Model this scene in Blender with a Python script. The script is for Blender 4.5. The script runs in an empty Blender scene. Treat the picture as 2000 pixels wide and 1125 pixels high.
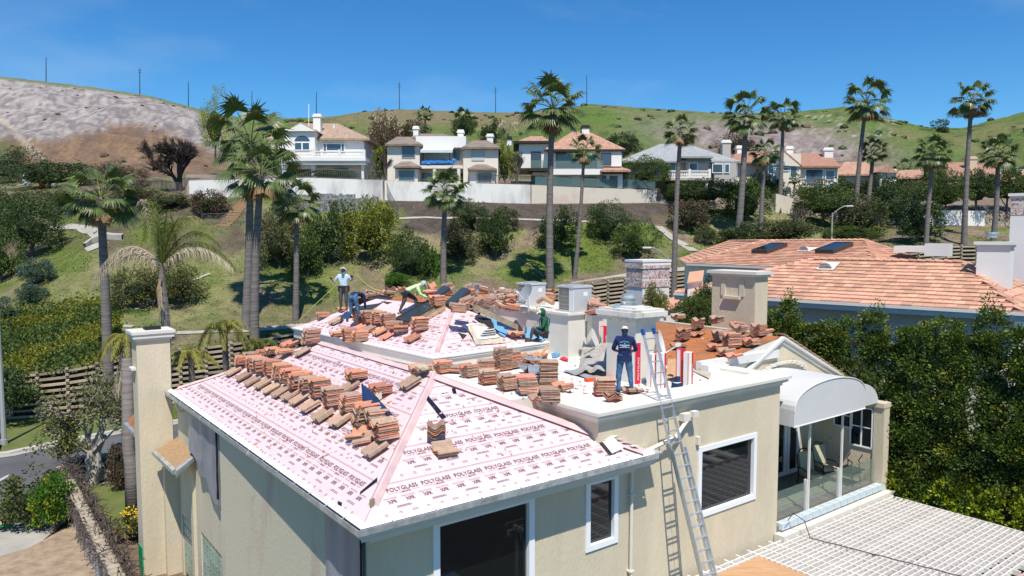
import bpy, bmesh, math, random
from mathutils import Vector, Matrix, noise
import bisect
R = math.radians
rnd = random.Random(7)
sc = bpy.context.scene
COL = sc.collection
# ------------------------------------------------------------------ camera, sky, sun
F = 1450.0                       # focal length in photo pixels (photo 2000 wide)
PITCH = R(4.0)
cam = bpy.data.cameras.new('camera'); cam.sensor_width = 36; cam.lens = F / 2000 * 36
cam.clip_start = 0.1; cam.clip_end = 5000
camo = bpy.data.objects.new('camera', cam); COL.objects.link(camo)
camo.location = (0, 0, 0); camo.rotation_euler = (R(90) - PITCH, 0, 0)
sc.camera = camo
SUN_EL = R(60); SUN_AZ = (-0.14, 0.99)       # horizontal direction the light travels
SUN_EL = R(60)
w = bpy.data.worlds.new('World'); sc.world = w; w.use_nodes = True
nt = w.node_tree; nt.nodes.clear()
sky = nt.nodes.new('ShaderNodeTexSky'); sky.sky_type = 'NISHITA'; sky.sun_disc = False
sky.sun_elevation = SUN_EL
sun_to = Vector((-SUN_AZ[0], -SUN_AZ[1])).normalized()
sky.sun_rotation = math.atan2(sun_to.x, sun_to.y)
sky.altitude = 300; sky.air_density = 1.0; sky.dust_density = 0.1; sky.ozone_density = 4.0
bg = nt.nodes.new('ShaderNodeBackground'); bg.inputs[1].default_value = SKY_STRENGTH = 0.10
hs = nt.nodes.new('ShaderNodeHueSaturation'); hs.inputs['Saturation'].default_value = 1.25
# thin high cloud wisps
tc = nt.nodes.new('ShaderNodeTexCoord'); mp = nt.nodes.new('ShaderNodeMapping')
mp.inputs['Scale'].default_value = (1.6, 1.6, 4.5); mp.inputs['Location'].default_value = (3.1, .4, 0)
nz = nt.nodes.new('ShaderNodeTexNoise'); nz.inputs['Scale'].default_value = 1.6; nz.inputs['Detail'].default_value = 6
nz.inputs['Roughness'].default_value = .55
rp = nt.nodes.new('ShaderNodeValToRGB'); rp.color_ramp.elements[0].position = .54; rp.color_ramp.elements[1].position = .9
rp.color_ramp.elements[1].color = (.30, .30, .30, 1)
mx = nt.nodes.new('ShaderNodeMixRGB'); mx.inputs[2].default_value = (6.2, 6.9, 7.4, 1)
wo = nt.nodes.new('ShaderNodeOutputWorld')
L = nt.links.new
L(tc.outputs['Generated'], mp.inputs[0]); L(mp.outputs[0], nz.inputs['Vector']); L(nz.outputs[0], rp.inputs[0])
tint = nt.nodes.new('ShaderNodeMixRGB'); tint.blend_type = 'MULTIPLY'; tint.inputs[0].default_value = 1; tint.inputs[2].default_value = (.63, .97, 1.13, 1)
L(sky.outputs[0], hs.inputs['Color']); L(hs.outputs[0], tint.inputs[1]); L(tint.outputs[0], mx.inputs[1]); L(rp.outputs[0], mx.inputs[0])
L(mx.outputs[0], bg.inputs[0]); L(bg.outputs[0], wo.inputs[0])
sl = bpy.data.lights.new('sun', 'SUN'); sl.energy = 4.8; sl.angle = R(.5); sl.color = (1, .94, .84)
so = bpy.data.objects.new('sun', sl); COL.objects.link(so)
ld = Vector((SUN_AZ[0] * math.cos(SUN_EL), SUN_AZ[1] * math.cos(SUN_EL), -math.sin(SUN_EL)))
so.rotation_euler = ld.to_track_quat('-Z', 'Y').to_euler(); so.location = (0, -10, 60)
sc.view_settings.view_transform = 'Standard'; sc.view_settings.look = 'None'
sc.view_settings.exposure = 0.26; sc.view_settings.gamma = 1; sc.view_settings.use_curve_mapping = False
sc.render.engine = 'CYCLES'

# ------------------------------------------------------------------ geometry from the survey of the photograph
CP, SP = math.cos(PITCH), math.sin(PITCH)
def ray(px, py):
    x = (px - 1000) / F; y = -(py - 562.5) / F
    Y = CP + SP * y; Z = -SP + CP * y
    return Vector((x / Y, 1.0, Z / Y))
def PY(px, py, Y): return ray(px, py) * Y
def PZ(px, py, z):
    r = ray(px, py); return r * (z / r.z)
HT = R(37.0); U = Vector((math.cos(HT), math.sin(HT), 0)); V = Vector((-math.sin(HT), math.cos(HT), 0))
ZZ = Vector((0, 0, 1))
O = Vector((-2.78, 13.40, 0))
def H(a, b, z=0): return O + U * a + V * b + ZZ * z
def AB(p):
    d = p - O; return d.dot(U), d.dot(V)
def PL(px, py, p0, n):
    r = ray(px, py); return r * (p0.dot(n) / r.dot(n))
def lerp(a, b, t): return a + (b - a) * t
def interp(tab, x):
    if x <= tab[0][0]: return tab[0][1]
    for (x0, y0), (x1, y1) in zip(tab, tab[1:]):
        if x <= x1: return y0 + (y1 - y0) * (x - x0) / (x1 - x0)
    return tab[-1][1]

# ------------------------------------------------------------------ materials
def mat(name, col, rough=.8, var=.0, scale=3., bump=.0, bscale=None, spec=.3, metal=0., col2=None, island=0., objrand=0.,
        trans=0., alpha=1., coords='Object', detail=5., stretch=None, edge=(.35, .65), emit=None):
    m = bpy.data.materials.new(name); m.use_nodes = True
    t = m.node_tree; N = t.nodes; b = N['Principled BSDF']; l = t.links.new
    b.inputs['Roughness'].default_value = rough; b.inputs['Specular IOR Level'].default_value = spec
    b.inputs['Metallic'].default_value = metal
    c = (*col, 1)
    src = None
    if var or col2 or bump:
        tc = N.new('ShaderNodeTexCoord'); v = tc.outputs[coords]
        if stretch:
            mp = N.new('ShaderNodeMapping'); mp.inputs['Scale'].default_value = stretch; l(v, mp.inputs[0]); v = mp.outputs[0]
    if var or col2:
        n = N.new('ShaderNodeTexNoise'); n.inputs['Scale'].default_value = scale; n.inputs['Detail'].default_value = detail
        n.inputs['Roughness'].default_value = .62
        l(v, n.inputs['Vector'])
        r = N.new('ShaderNodeValToRGB'); r.color_ramp.elements[0].position = edge[0]; r.color_ramp.elements[1].position = edge[1]
        c2 = col2 if col2 else tuple(x * (1 - var) for x in col)
        c1 = col if col2 else tuple(min(1, x * (1 + var)) for x in col)
        r.color_ramp.elements[0].color = (*c2, 1); r.color_ramp.elements[1].color = (*c1, 1)
        l(n.outputs[0], r.inputs[0]); src = r.outputs[0]
    if island or objrand:
        hv = N.new('ShaderNodeHueSaturation'); hv.inputs['Color'].default_value = c
        if src: l(src, hv.inputs['Color'])
        g = N.new('ShaderNodeNewGeometry'); oi = N.new('ShaderNodeObjectInfo')
        ad = N.new('ShaderNodeMath'); ad.operation = 'ADD'
        l(g.outputs['Random Per Island'], ad.inputs[0]); l(oi.outputs['Random'], ad.inputs[1])
        fr = N.new('ShaderNodeMath'); fr.operation = 'FRACT'; l(ad.outputs[0], fr.inputs[0])
        k = max(island, objrand)
        mr = N.new('ShaderNodeMapRange'); mr.inputs[3].default_value = 1 - k; mr.inputs[4].default_value = 1 + k
        l(fr.outputs[0], mr.inputs[0]); l(mr.outputs[0], hv.inputs['Value'])
        m2 = N.new('ShaderNodeMath'); m2.operation = 'MULTIPLY'; m2.inputs[1].default_value = 7.31; l(fr.outputs[0], m2.inputs[0])
        f2 = N.new('ShaderNodeMath'); f2.operation = 'FRACT'; l(m2.outputs[0], f2.inputs[0])
        mh = N.new('ShaderNodeMapRange'); mh.inputs[3].default_value = .5 - .045 * k; mh.inputs[4].default_value = .5 + .045 * k
        l(f2.outputs[0], mh.inputs[0]); l(mh.outputs[0], hv.inputs['Hue'])
        src = hv.outputs[0]
    if src: l(src, b.inputs['Base Color'])
    else: b.inputs['Base Color'].default_value = c
    if bump:
        n = N.new('ShaderNodeTexNoise'); n.inputs['Scale'].default_value = bscale or scale * 4; n.inputs['Detail'].default_value = 4
        l(v, n.inputs['Vector'])
        bp = N.new('ShaderNodeBump'); bp.inputs['Strength'].default_value = bump; bp.inputs['Distance'].default_value = .03
        l(n.outputs[0], bp.inputs['Height']); l(bp.outputs[0], b.inputs['Normal'])
    if trans:
        tr = N.new('ShaderNodeBsdfTranslucent'); ms = N.new('ShaderNodeMixShader'); ms.inputs[0].default_value = trans
        if src: l(src, tr.inputs[0])
        else: tr.inputs[0].default_value = c
        l(b.outputs[0], ms.inputs[1]); l(tr.outputs[0], ms.inputs[2]); l(ms.outputs[0], N['Material Output'].inputs[0])
    if alpha < 1: b.inputs['Alpha'].default_value = alpha
    return m
M = {}
def mk(k, *a, **kw): M[k] = mat(k, *a, **kw)
mk('stucco', (.61, .53, .39), .92, .075, 1.1, bump=.5, bscale=24, stretch=(1, 1, .3), detail=9)
mk('stucco_stain', (.60, .53, .40), .9, scale=.9, bump=.4, bscale=30, col2=(.52, .37, .30), stretch=(1, 1, .35), edge=(.30, .48))
mk('trim', (.66, .63, .56), .7, .04, 1.5)
mk('white', (.70, .685, .65), .6, .03, 1.2)
mk('dirty_white', (.66, .63, .58), .75, scale=2.2, col2=(.36, .33, .29), edge=(.28, .46), stretch=(1, 1, .35))
mk('deck', (.72, .71, .69), .7, scale=1.6, col2=(.42, .40, .38), edge=(.27, .42), bump=.2)
mk('membrane', (.71, .535, .545), .55, scale=2.6, col2=(.62, .49, .48), edge=(.30, .48), bump=.5, bscale=3.5, detail=9, objrand=.03)
mk('membrane_cap', (.66, .46, .45), .6, .08, 2, bump=.5, bscale=5)
mk('ink', (.20, .12, .15), .7)
mk('galv', (.44, .42, .385), .6, scale=3, col2=(.30, .285, .26), bump=.4, bscale=6)
mk('ink_grey', (.34, .25, .28), .7)
mk('black_tape', (.015, .013, .03), .4)
mk('metal_flash', (.55, .57, .58), .35, .25, 4, metal=.6, spec=.5)
mk('white_flash', (.80, .81, .82), .4, .05, 2)
mk('tile', (.58, .26, .165), .88, scale=7, col2=(.43, .20, .13), objrand=.26, island=.26, bump=.3, bscale=40)
mk('tile_dirty', (.45, .28, .20), .9, scale=8, col2=(.29, .225, .18), objrand=.2, island=.2, bump=.4, bscale=40)
mk('nb_tile', (.56, .285, .20), .8, scale=1.2, col2=(.56, .34, .225), objrand=.22, island=.22, bump=.3, bscale=30)
mk('nb_under', (.26, .10, .06), .9)
mk('orange_felt', (.42, .155, .055), .9, scale=1.3, col2=(.24, .11, .06), bump=.4, bscale=8, edge=(.3, .6))
mk('mortar', (.48, .42, .34), .95, .2, 6, bump=.5)
mk('wood', (.34, .22, .12), .85, .25, 3, stretch=(1, 8, 8))
mk('plywood', (.55, .34, .19), .75, scale=1.2, col2=(.44, .25, .13), stretch=(1, 7, 1))
mk('old_wood', (.30, .25, .18), .9, .3, 4, bump=.3)
mk('blue_film', (.16, .36, .55), .3, .08, 2, spec=.5)
mk('navy_felt', (.015, .035, .10), .6, .2, 4)
mk('black_felt', (.03, .026, .03), .7, .2, 4)
mk('glass_room', (.012, .016, .016), .03, spec=.8, alpha=.55)
mk('dust_sheet', (.55, .56, .54), .7, .1, 4)
mk('glass_dark', (.012, .015, .018), .04, spec=.7)
mk('glass_sky', (.035, .045, .045), .25, spec=.35)
mk('win_frame', (.80, .82, .84), .4)
mk('dark_frame', (.06, .05, .045), .5)
mk('alu', (.62, .64, .66), .38, .1, 8, metal=.75, spec=.5)
mk('blue_plastic', (.02, .09, .32), .5)
mk('grey_plastic_sheet', (.30, .31, .35), .35, scale=1.2, col2=(.20, .21, .25), bump=.7, bscale=3.5, stretch=(1, 1, .3), spec=.5)
mk('red', (.62, .02, .055), .5, .05, 3)
mk('orange_stripe', (.72, .30, .16), .6)
mk('box_white', (.80, .79, .77), .6)
mk('ac', (.50, .51, .52), .5, .05, 3)
mk('ac_coil', (.16, .10, .055), .7, scale=3, col2=(.22, .20, .18), edge=(.3, .7))
mk('dish', (.30, .32, .34), .5)
mk('dish_light', (.70, .70, .69), .5)
mk('skin', (.40, .21, .14), .6)
mk('navy_shirt', (.010, .022, .085), .85, .2, 6, bump=.4, bscale=12)
mk('jeans', (.055, .13, .24), .9, .35, 6, bump=.4, bscale=12)
mk('light_shirt', (.46, .58, .64), .9, .1, 6, bump=.4, bscale=12)
mk('grey_pants', (.075, .07, .085), .9, .2, 6)
mk('hivis', (.60, .82, .42), .8, .05, 6, bump=.4, bscale=12)
mk('green_hoodie', (.015, .10, .05), .9, .2, 6, bump=.4, bscale=12)
mk('hood_grey', (.42, .44, .46), .9, .1, 8)
mk('cap_white', (.75, .72, .66), .8)
mk('boots', (.10, .065, .045), .8)
mk('tool_black', (.02, .018, .018), .7)
mk('hair', (.05, .03, .02), .8)
mk('shirt_print', (.75, .8, .85), .8)
mk('shirt_logo', (.15, .5, .75), .8)
mk('awning', (.56, .56, .555), .8, .03, 1)
mk('cushion', (.44, .42, .28), .9, .05, 4)
mk('iron', (.03, .035, .035), .5, metal=.5)
mk('patio', (.20, .16, .135), .85, scale=2.5, col2=(.20, .20, .22))
mk('coping', (.52, .60, .64), .6, .1, 4)
mk('rail_glass', (.20, .27, .23), .03, spec=.6, alpha=.30)
mk('glass_block', (.36, .50, .42), .12, scale=6, col2=(.20, .30, .25), bump=.8, bscale=14, spec=.6, objrand=.15)
mk('pergola', (.69, .66, .62), .75, .07, 1.5, objrand=.07)
mk('asphalt', (.105, .105, .11), .9, .18, .35, bump=.3, bscale=30, coords='Object')
mk('asphalt_old', (.19, .18, .17), .9, .15, .6, bump=.3, bscale=30)
mk('concrete', (.36, .34, .30), .9, .12, 1.2, bump=.3, bscale=20)
mk('kerb', (.46, .44, .40), .85, .08, 1.0)
mk('paint_yellow', (.70, .40, .08), .8)
mk('paint_white', (.42, .42, .41), .8)
mk('lawn', (.075, .12, .028), .95, scale=.9, col2=(.15, .16, .05), bump=.6, bscale=30, edge=(.35, .75))
mk('sand', (.38, .29, .20), .95, scale=2.2, col2=(.24, .175, .12), bump=.8, bscale=5)
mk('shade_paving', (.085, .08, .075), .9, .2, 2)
mk('soil', (.16, .115, .08), .95, .3, 2, bump=.8, bscale=8)
mk('crib', (.36, .30, .22), .95, .15, 2.5, objrand=.25, island=.25, bump=.3)
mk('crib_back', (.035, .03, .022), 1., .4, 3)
mk('garden_stone', (.33, .28, .21), .9, .12, 3, objrand=.12, bump=.4)
mk('garden_wall', (.50, .49, .51), .9, scale=2.2, col2=(.10, .09, .085), stretch=(1, 1, .14), edge=(.42, .56))
mk('twig', (.10, .078, .068), .95, .3, 5, island=.3)
mk('bin_green', (.010, .085, .055), .45)
mk('bin_blue', (.03, .035, .06), .45)
mk('cone', (.75, .09, .02), .6)
mk('green_hose', (.0, .30, .12), .5)
mk('lamp_grey', (.42, .42, .42), .5, metal=.3)
mk('pole_dark', (.05, .05, .06), .7)
mk('palm_trunk', (.17, .15, .14), .95, .28, 1.2, bump=.9, bscale=3, stretch=(.4, .4, 4.5))
mk('palm_leaf', (.105, .145, .042), .42, island=.45, objrand=.15, trans=.2, spec=.5)
mk('palm_leaf_bright', (.17, .20, .06), .45, island=.3, trans=.2, spec=.5)
mk('palm_dry', (.28, .19, .11), .9, island=.3)
mk('queen_leaf', (.115, .14, .028), .6, island=.4, trans=.25)
mk('queen_yellow', (.27, .26, .055), .6, island=.35, trans=.25)
mk('queen_dry', (.40, .33, .235), .9, island=.25)
mk('leaf_dark', (.052, .085, .026), .6, island=.5, objrand=.12, trans=.15)
mk('leaf_mid', (.085, .130, .028), .6, island=.45, objrand=.12, trans=.2)
mk('leaf_yellow', (.20, .21, .025), .6, island=.4, objrand=.1, trans=.25)
mk('leaf_olive', (.10, .11, .045), .7, island=.4, objrand=.12, trans=.15)
mk('leaf_brown', (.12, .085, .052), .8, island=.4, objrand=.12, trans=.1)
mk('leaf_blue', (.08, .13, .095), .7, island=.35, objrand=.1, trans=.15)
mk('leaf_bright', (.07, .17, .015), .6, island=.4, trans=.25)
mk('leaf_lime', (.27, .33, .02), .6, island=.3, trans=.25)
mk('leaf_red', (.16, .02, .02), .7, island=.3)
mk('flower_yellow', (.70, .50, .02), .7, island=.2)
mk('hedge_leaf', (.075, .125, .018), .5, island=.6, objrand=.18, trans=.25, spec=.4)
mk('hedge_tip', (.28, .28, .03), .55, island=.4, trans=.3)
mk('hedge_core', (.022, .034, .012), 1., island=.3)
mk('bark', (.13, .105, .085), .95, .3, 3, bump=.5)
mk('bark_pale', (.42, .39, .35), .9, scale=6, col2=(.16, .14, .12), bump=.3, edge=(.3, .5))
mk('burnt', (.045, .036, .034), .95, .3, 3)
mk('h_white', (.76, .735, .70), .85, .04, .3)
mk('h_cream', (.70, .64, .56), .85, .04, .3)
mk('h_grey', (.44, .41, .38), .85, .04, .3)
mk('h_roofbrown', (.22, .175, .145), .9, .25, 1.2, bump=.6, bscale=3, stretch=(1, 1, 5))
mk('h_rooftan', (.42, .30, .21), .9, scale=1.5, col2=(.27, .20, .16), bump=.8, bscale=4, stretch=(3, .6, .6))
mk('h_roofred', (.50, .32, .23), .9, scale=2.2, col2=(.30, .15, .10), bump=.8, bscale=4, stretch=(3, .6, .6))
mk('h_roofgrey', (.30, .31, .32), .9, .2, 1.5, bump=.6, bscale=3, stretch=(1, 1, 5))
mk('h_roofterra', (.33, .18, .13), .9, .25, 1.5, bump=.6, bscale=4, stretch=(2, 2, 6))
mk('h_glass', (.05, .08, .11), .1, spec=.8)
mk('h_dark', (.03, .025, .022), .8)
mk('curtain', (.45, .50, .52), .8)
mk('retain_white', (.74, .72, .68), .9, scale=.5, col2=(.42, .40, .38), stretch=(1, 1, .3), edge=(.33, .55))
mk('retain_cream', (.61, .55, .46), .9, scale=.25, col2=(.56, .40, .34), edge=(.32, .46))
mk('brick', (.36, .15, .125), .9, scale=9, col2=(.66, .60, .57), objrand=.2, island=.2, edge=(.45, .62))
mk('chim_white', (.72, .71, .69), .8, .03, .8)
mk('blue_cloth', (.05, .22, .55), .7, .3, 4)
mk('fence', (.13, .12, .12), .8)
mk('glass_fence', (.10, .16, .15), .08, alpha=.6, spec=.6)
mk('ochre', (.55, .43, .31), .8)
mk('pale_paint', (.5, .49, .47), .7)

# ------------------------------------------------------------------ mesh builder
class MB:
    def __init__(s): s.v = []; s.f = []; s.m = []
    def add(s, vs, fs, mi=0):
        o = len(s.v); s.v += [tuple(x) for x in vs]; s.f += [tuple(i + o for i in f) for f in fs]; s.m += [mi] * len(fs)
    def poly(s, pts, mi=0): s.add(pts, [tuple(range(len(pts)))], mi)
    def box(s, o, a, b, c, mi=0):          # corner + three edge vectors
        o = Vector(o); a = Vector(a); b = Vector(b); c = Vector(c)
        if a.cross(b).dot(c) < 0: a, b = b, a
        P = [o, o + a, o + a + b, o + b]; P += [p + c for p in P]
        s.add(P, [(3, 2, 1, 0), (4, 5, 6, 7), (0, 1, 5, 4), (1, 2, 6, 5), (2, 3, 7, 6), (3, 0, 4, 7)], mi)
    def cbox(s, c, x, y, z, mi=0):         # centre + full edge vectors
        c, x, y, z = map(Vector, (c, x, y, z)); s.box(c - (x + y + z) / 2, x, y, z, mi)
    def abox(s, x0, x1, y0, y1, z0, z1, mi=0): s.box((x0, y0, z0), (x1 - x0, 0, 0), (0, y1 - y0, 0), (0, 0, z1 - z0), mi)
    def hbox(s, a0, a1, b0, b1, z0, z1, mi=0): s.box(H(a0, b0, z0), U * (a1 - a0), V * (b1 - b0), ZZ * (z1 - z0), mi)
    def prism(s, pts, d, mi=0):            # polygon extruded along d
        n = len(pts); P = [Vector(p) for p in pts]; d = Vector(d)
        nn = Vector((0, 0, 0))
        for i in range(n): nn += P[i].cross(P[(i + 1) % n])
        if nn.dot(d) > 0: P = P[::-1]
        Q = [p + d for p in P]
        s.add(P + Q, [tuple(range(n)), tuple(range(2 * n - 1, n - 1, -1))] + [(i, i + n, (i + 1) % n + n, (i + 1) % n) for i in range(n)], mi)
    def tube(s, pts, rs, n=6, mi=0, caps=True):
        P = [Vector(p) for p in pts]
        if not hasattr(rs, '__len__'): rs = [rs] * len(P)
        rings = []; up = None
        for i, p in enumerate(P):
            t = (P[min(i + 1, len(P) - 1)] - P[max(i - 1, 0)]).normalized()
            if up is None: up = Vector((0, 0, 1)) if abs(t.z) < .9 else Vector((1, 0, 0))
            x = up.cross(t).normalized(); y = t.cross(x).normalized(); up = y
            rings.append([p + (x * math.cos(k * 2 * math.pi / n) + y * math.sin(k * 2 * math.pi / n)) * rs[i] for k in range(n)])
        vs = [q for r in rings for q in r]; fs = []
        for i in range(len(P) - 1):
            for k in range(n): fs.append((i * n + k, i * n + (k + 1) % n, (i + 1) * n + (k + 1) % n, (i + 1) * n + k))
        if caps: fs += [tuple(range(n - 1, -1, -1)), tuple(range((len(P) - 1) * n, len(P) * n))]
        s.add(vs, fs, mi)
    def disc(s, c, r, nrm, depth=.0, n=16, mi=0, ry=None):
        nrm = Vector(nrm).normalized(); x = nrm.orthogonal().normalized(); y = nrm.cross(x)
        c = Vector(c); rim = [c + x * math.cos(k * 2 * math.pi / n) * r + y * math.sin(k * 2 * math.pi / n) * (ry or r) for k in range(n)]
        s.add(rim + [c - nrm * depth], [(k, (k + 1) % n, n) for k in range(n)], mi)
    def ico(s, c, r, mi=0, sub=1, sc3=(1, 1, 1), jit=0):
        bm = bmesh.new(); bmesh.ops.create_icosphere(bm, subdivisions=sub, radius=1)
        vs = []
        for v in bm.verts:
            k = 1 + (rnd.random() - .5) * jit
            vs.append((c[0] + v.co.x * r * sc3[0] * k, c[1] + v.co.y * r * sc3[1] * k, c[2] + v.co.z * r * sc3[2] * k))
        s.add(vs, [tuple(v.index for v in f.verts) for f in bm.faces], mi); bm.free()
    def mesh(s, name, mats, loc=(0, 0, 0), smooth=False):
        me = bpy.data.meshes.new(name); lx, ly, lz = loc
        me.from_pydata([(x - lx, y - ly, z - lz) for x, y, z in s.v], [], s.f)
        for q in (mats if isinstance(mats, (list, tuple)) else [mats]): me.materials.append(M[q] if isinstance(q, str) else q)
        me.polygons.foreach_set('material_index', s.m)
        if smooth: me.polygons.foreach_set('use_smooth', [True] * len(s.f))
        me.update(); return me
    def build(s, name, mats, parent=None, smooth=False, **k):
        loc = (0, 0, 0)
        if parent is not None: loc = wloc(parent)
        elif 'loc' in k: loc = k.pop('loc')
        elif s.v and k.get('kind') is None:
            zs = min(v[2] for v in s.v); xs = [v[0] for v in s.v]; ys = [v[1] for v in s.v]
            loc = ((min(xs) + max(xs)) / 2, (min(ys) + max(ys)) / 2, zs)
        o = bpy.data.objects.new(name, s.mesh(name, mats, loc, smooth)); COL.objects.link(o)
        if parent is not None: o.parent = parent
        else: o.location = loc
        WL[o.name] = Vector(loc) if parent is None else Vector(loc)
        for kk, vv in k.items():
            if vv is not None: o[kk] = vv
        return o
WL = {}
def wloc(o): return tuple(WL.get(o.name, Vector((0, 0, 0))))
def thing(name, label, cat, loc, group=None):
    o = bpy.data.objects.new(name, None); COL.objects.link(o); o.location = loc; WL[o.name] = Vector(loc)
    o.empty_display_size = .3
    o['label'] = label; o['category'] = cat
    if group: o['group'] = group
    return o
def tag(o, label, cat, group=None):
    o['label'] = label; o['category'] = cat
    if group: o['group'] = group
    return o
def dup(root, loc=None, rot=None, scale=None, label=None, parent=None):
    def cp(o, par):
        c = o.copy(); COL.objects.link(c)
        if par is not None: c.parent = par
        for ch in o.children: cp(ch, c)
        return c
    r = cp(root, parent)
    if loc is not None: r.location = loc
    if rot is not None: r.rotation_euler = rot
    if scale is not None: r.scale = scale
    if label: r['label'] = label
    WL[r.name] = Vector(r.location)
    return r
# ------------------------------------------------------------------ terrain
T_kerbY = [(-1500, 30), (-400, 35.5), (0, 40.1), (235, 45.1), (400, 48.5), (600, 53), (900, 60), (1180, 66), (1850, 73), (3200, 80)]
T_cribY = [(-1500, 44), (-400, 46), (0, 47.3), (200, 49.3), (450, 54), (600, 58), (900, 64), (1180, 70), (1850, 78), (3200, 84)]
T_cribZ = [(-1500, -12), (450, -12), (600, -11.7), (900, -10), (1180, -8), (1850, -4.2), (3200, -3)]
T_topZ = [(-1500, -9.4), (100, -9.0), (240, -8.3), (450, -7.9), (555, -7.6), (900, -6.0), (1180, -4.25), (1500, -2.8), (1850, -.95), (3200, -.2)]
def zat(tab_py, tab_Y):
    return lambda px: ray(px, interp(tab_py, px)).z * interp(tab_Y, px)
T_wbY = [(-1500, 100), (-400, 95), (0, 90), (370, 80), (760, 86), (1050, 88), (1280, 92), (1500, 96), (1850, 95), (3200, 100)]
T_wbP = [(-1500, 430), (-400, 410), (0, 400), (370, 386), (600, 378), (690, 384), (760, 390), (1050, 397), (1280, 395), (1360, 402), (1500, 412), (1700, 436), (1920, 441), (3200, 441)]
T_wtP = [(-1500, 420), (-400, 400), (0, 392), (366, 383), (370, 354), (600, 348), (745, 353), (830, 357), (1040, 363), (1280, 372), (1300, 386), (1500, 392), (1700, 408), (1920, 412), (3200, 412)]
T_pbP = [(-1500, 400), (-400, 375), (0, 362), (370, 340), (1280, 352), (1500, 352), (1900, 352), (3200, 360)]
T_pbY = [(-1500, 130), (0, 112), (370, 112), (1280, 120), (3200, 126)]
T_ftP = [(-1500, 370), (-400, 330), (0, 318), (370, 322), (760, 312), (1280, 318), (1600, 330), (3200, 330)]
T_rgP = [(-1500, 100), (-400, 118), (0, 147), (80, 156), (200, 171), (300, 186), (380, 208), (420, 222), (500, 231), (560, 232), (650, 228), (720, 217),
         (790, 213), (900, 218), (1000, 220), (1080, 216), (1150, 203), (1250, 210), (1400, 221), (1500, 220), (1600, 213), (1640, 208), (1670, 212),
         (1720, 230), (1800, 249), (1870, 250), (1920, 236), (2000, 216), (2200, 190), (3200, 150)]
rowsdef = []
def rowspec(px):
    ky = interp(T_kerbY, px); cy = interp(T_cribY, px); zb = interp(T_cribZ, px); zt = interp(T_topZ, px)
    wy = interp(T_wbY, px); wz = ray(px, interp(T_wbP, px)).z * wy
    wt = ray(px, interp(T_wtP, px)).z * (wy + .6)
    by = interp(T_pbY, px); bz = ray(px, interp(T_pbP, px)).z * by
    fz = ray(px, interp(T_ftP, px)).z * 160
    rz = ray(px, interp(T_rgP, px)).z * 380
    mid = lerp(wz, zt, .5) - .5
    return [(1.0, -12), (ky - 22, -12), (ky - 13, lerp(-12, zb, .95) - (.5 if px > 440 else 0)), (ky, zb - .02), (cy + .8, zb + .12), (cy + 1.5, zt),
            (lerp(cy + 1, wy, .5), mid), (wy, wz), (wy + .6, wt), (by, max(bz, wt + .3)), (160, max(fz, bz + .5)),
            (270, lerp(fz, rz, .53)), (380, rz), (700, rz - 45)]
_cache = {}
def spec(px):
    k = round(px / 4)
    if k not in _cache: _cache[k] = rowspec(k * 4)
    return _cache[k]
def hillnoise(x, y, amp):
    return amp * (noise.noise(Vector((x * .02, y * .02, 3))) + .5 * noise.noise(Vector((x * .06, y * .06, 9))))
def TZ(px, Y, rough=True):
    sp = spec(px)
    for (y0, z0), (y1, z1) in zip(sp, sp[1:]):
        if Y <= y1:
            t = (Y - y0) / (y1 - y0); z = z0 + (z1 - z0) * t; break
    else: z = sp[-1][1]
    cy = sp[4][0]; wy = sp[7][0]; X = (px - 1000) / F * Y
    if rough:
        if cy + .9 < Y < wy:
            k = min(1, (Y - cy - .9) / 4, (wy - Y) / 4); z += k * (1.0 * noise.noise(Vector((X * .09, Y * .09, 0))) + .3 * noise.noise(Vector((X * .35, Y * .35, 4))))
        elif Y > sp[9][0]:
            k = min(1, (Y - sp[9][0]) / 60, abs(380 - Y) / 190 + .015)
            z += k * hillnoise(X, Y, 9) - k * 5 * abs(noise.noise(Vector((X * .035, Y * .010, 7))))
            z += min(1, (Y - sp[9][0]) / 60) * .5 * noise.noise(Vector((X * .2, Y * .2, 7)))
    return z
def hit(px, py, y0=38, y1=420):
    r = ray(px, py); Y = y0; st = .5; prev = Y
    while Y < y1:
        if r.z * Y <= TZ(px, Y):
            lo, hi = prev, Y
            for _ in range(12):
                m = (lo + hi) / 2
                if r.z * m <= TZ(px, m): hi = m
                else: lo = m
            return r * hi
        prev = Y; Y += st * (1 + Y / 150)
    return r * y1
def mixc(a, b, t): t = max(0, min(1, t)); return tuple(x + (y - x) * t for x, y in zip(a, b))
G_GREEN = (.125, .168, .038); G_DRY = (.28, .26, .13); G_SOIL = (.22, .165, .125); G_DARK = (.10, .080, .070); G_ROCK = (.36, .32, .30)
G_BROWN = (.215, .145, .095); G_LUSH = (.092, .168, .03); G_STONE = (.40, .35, .27); G_PAD = (.30, .27, .23)
def sm(a, b, x): t = max(0, min(1, (x - a) / (b - a))); return t * t * (3 - 2 * t)
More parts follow.
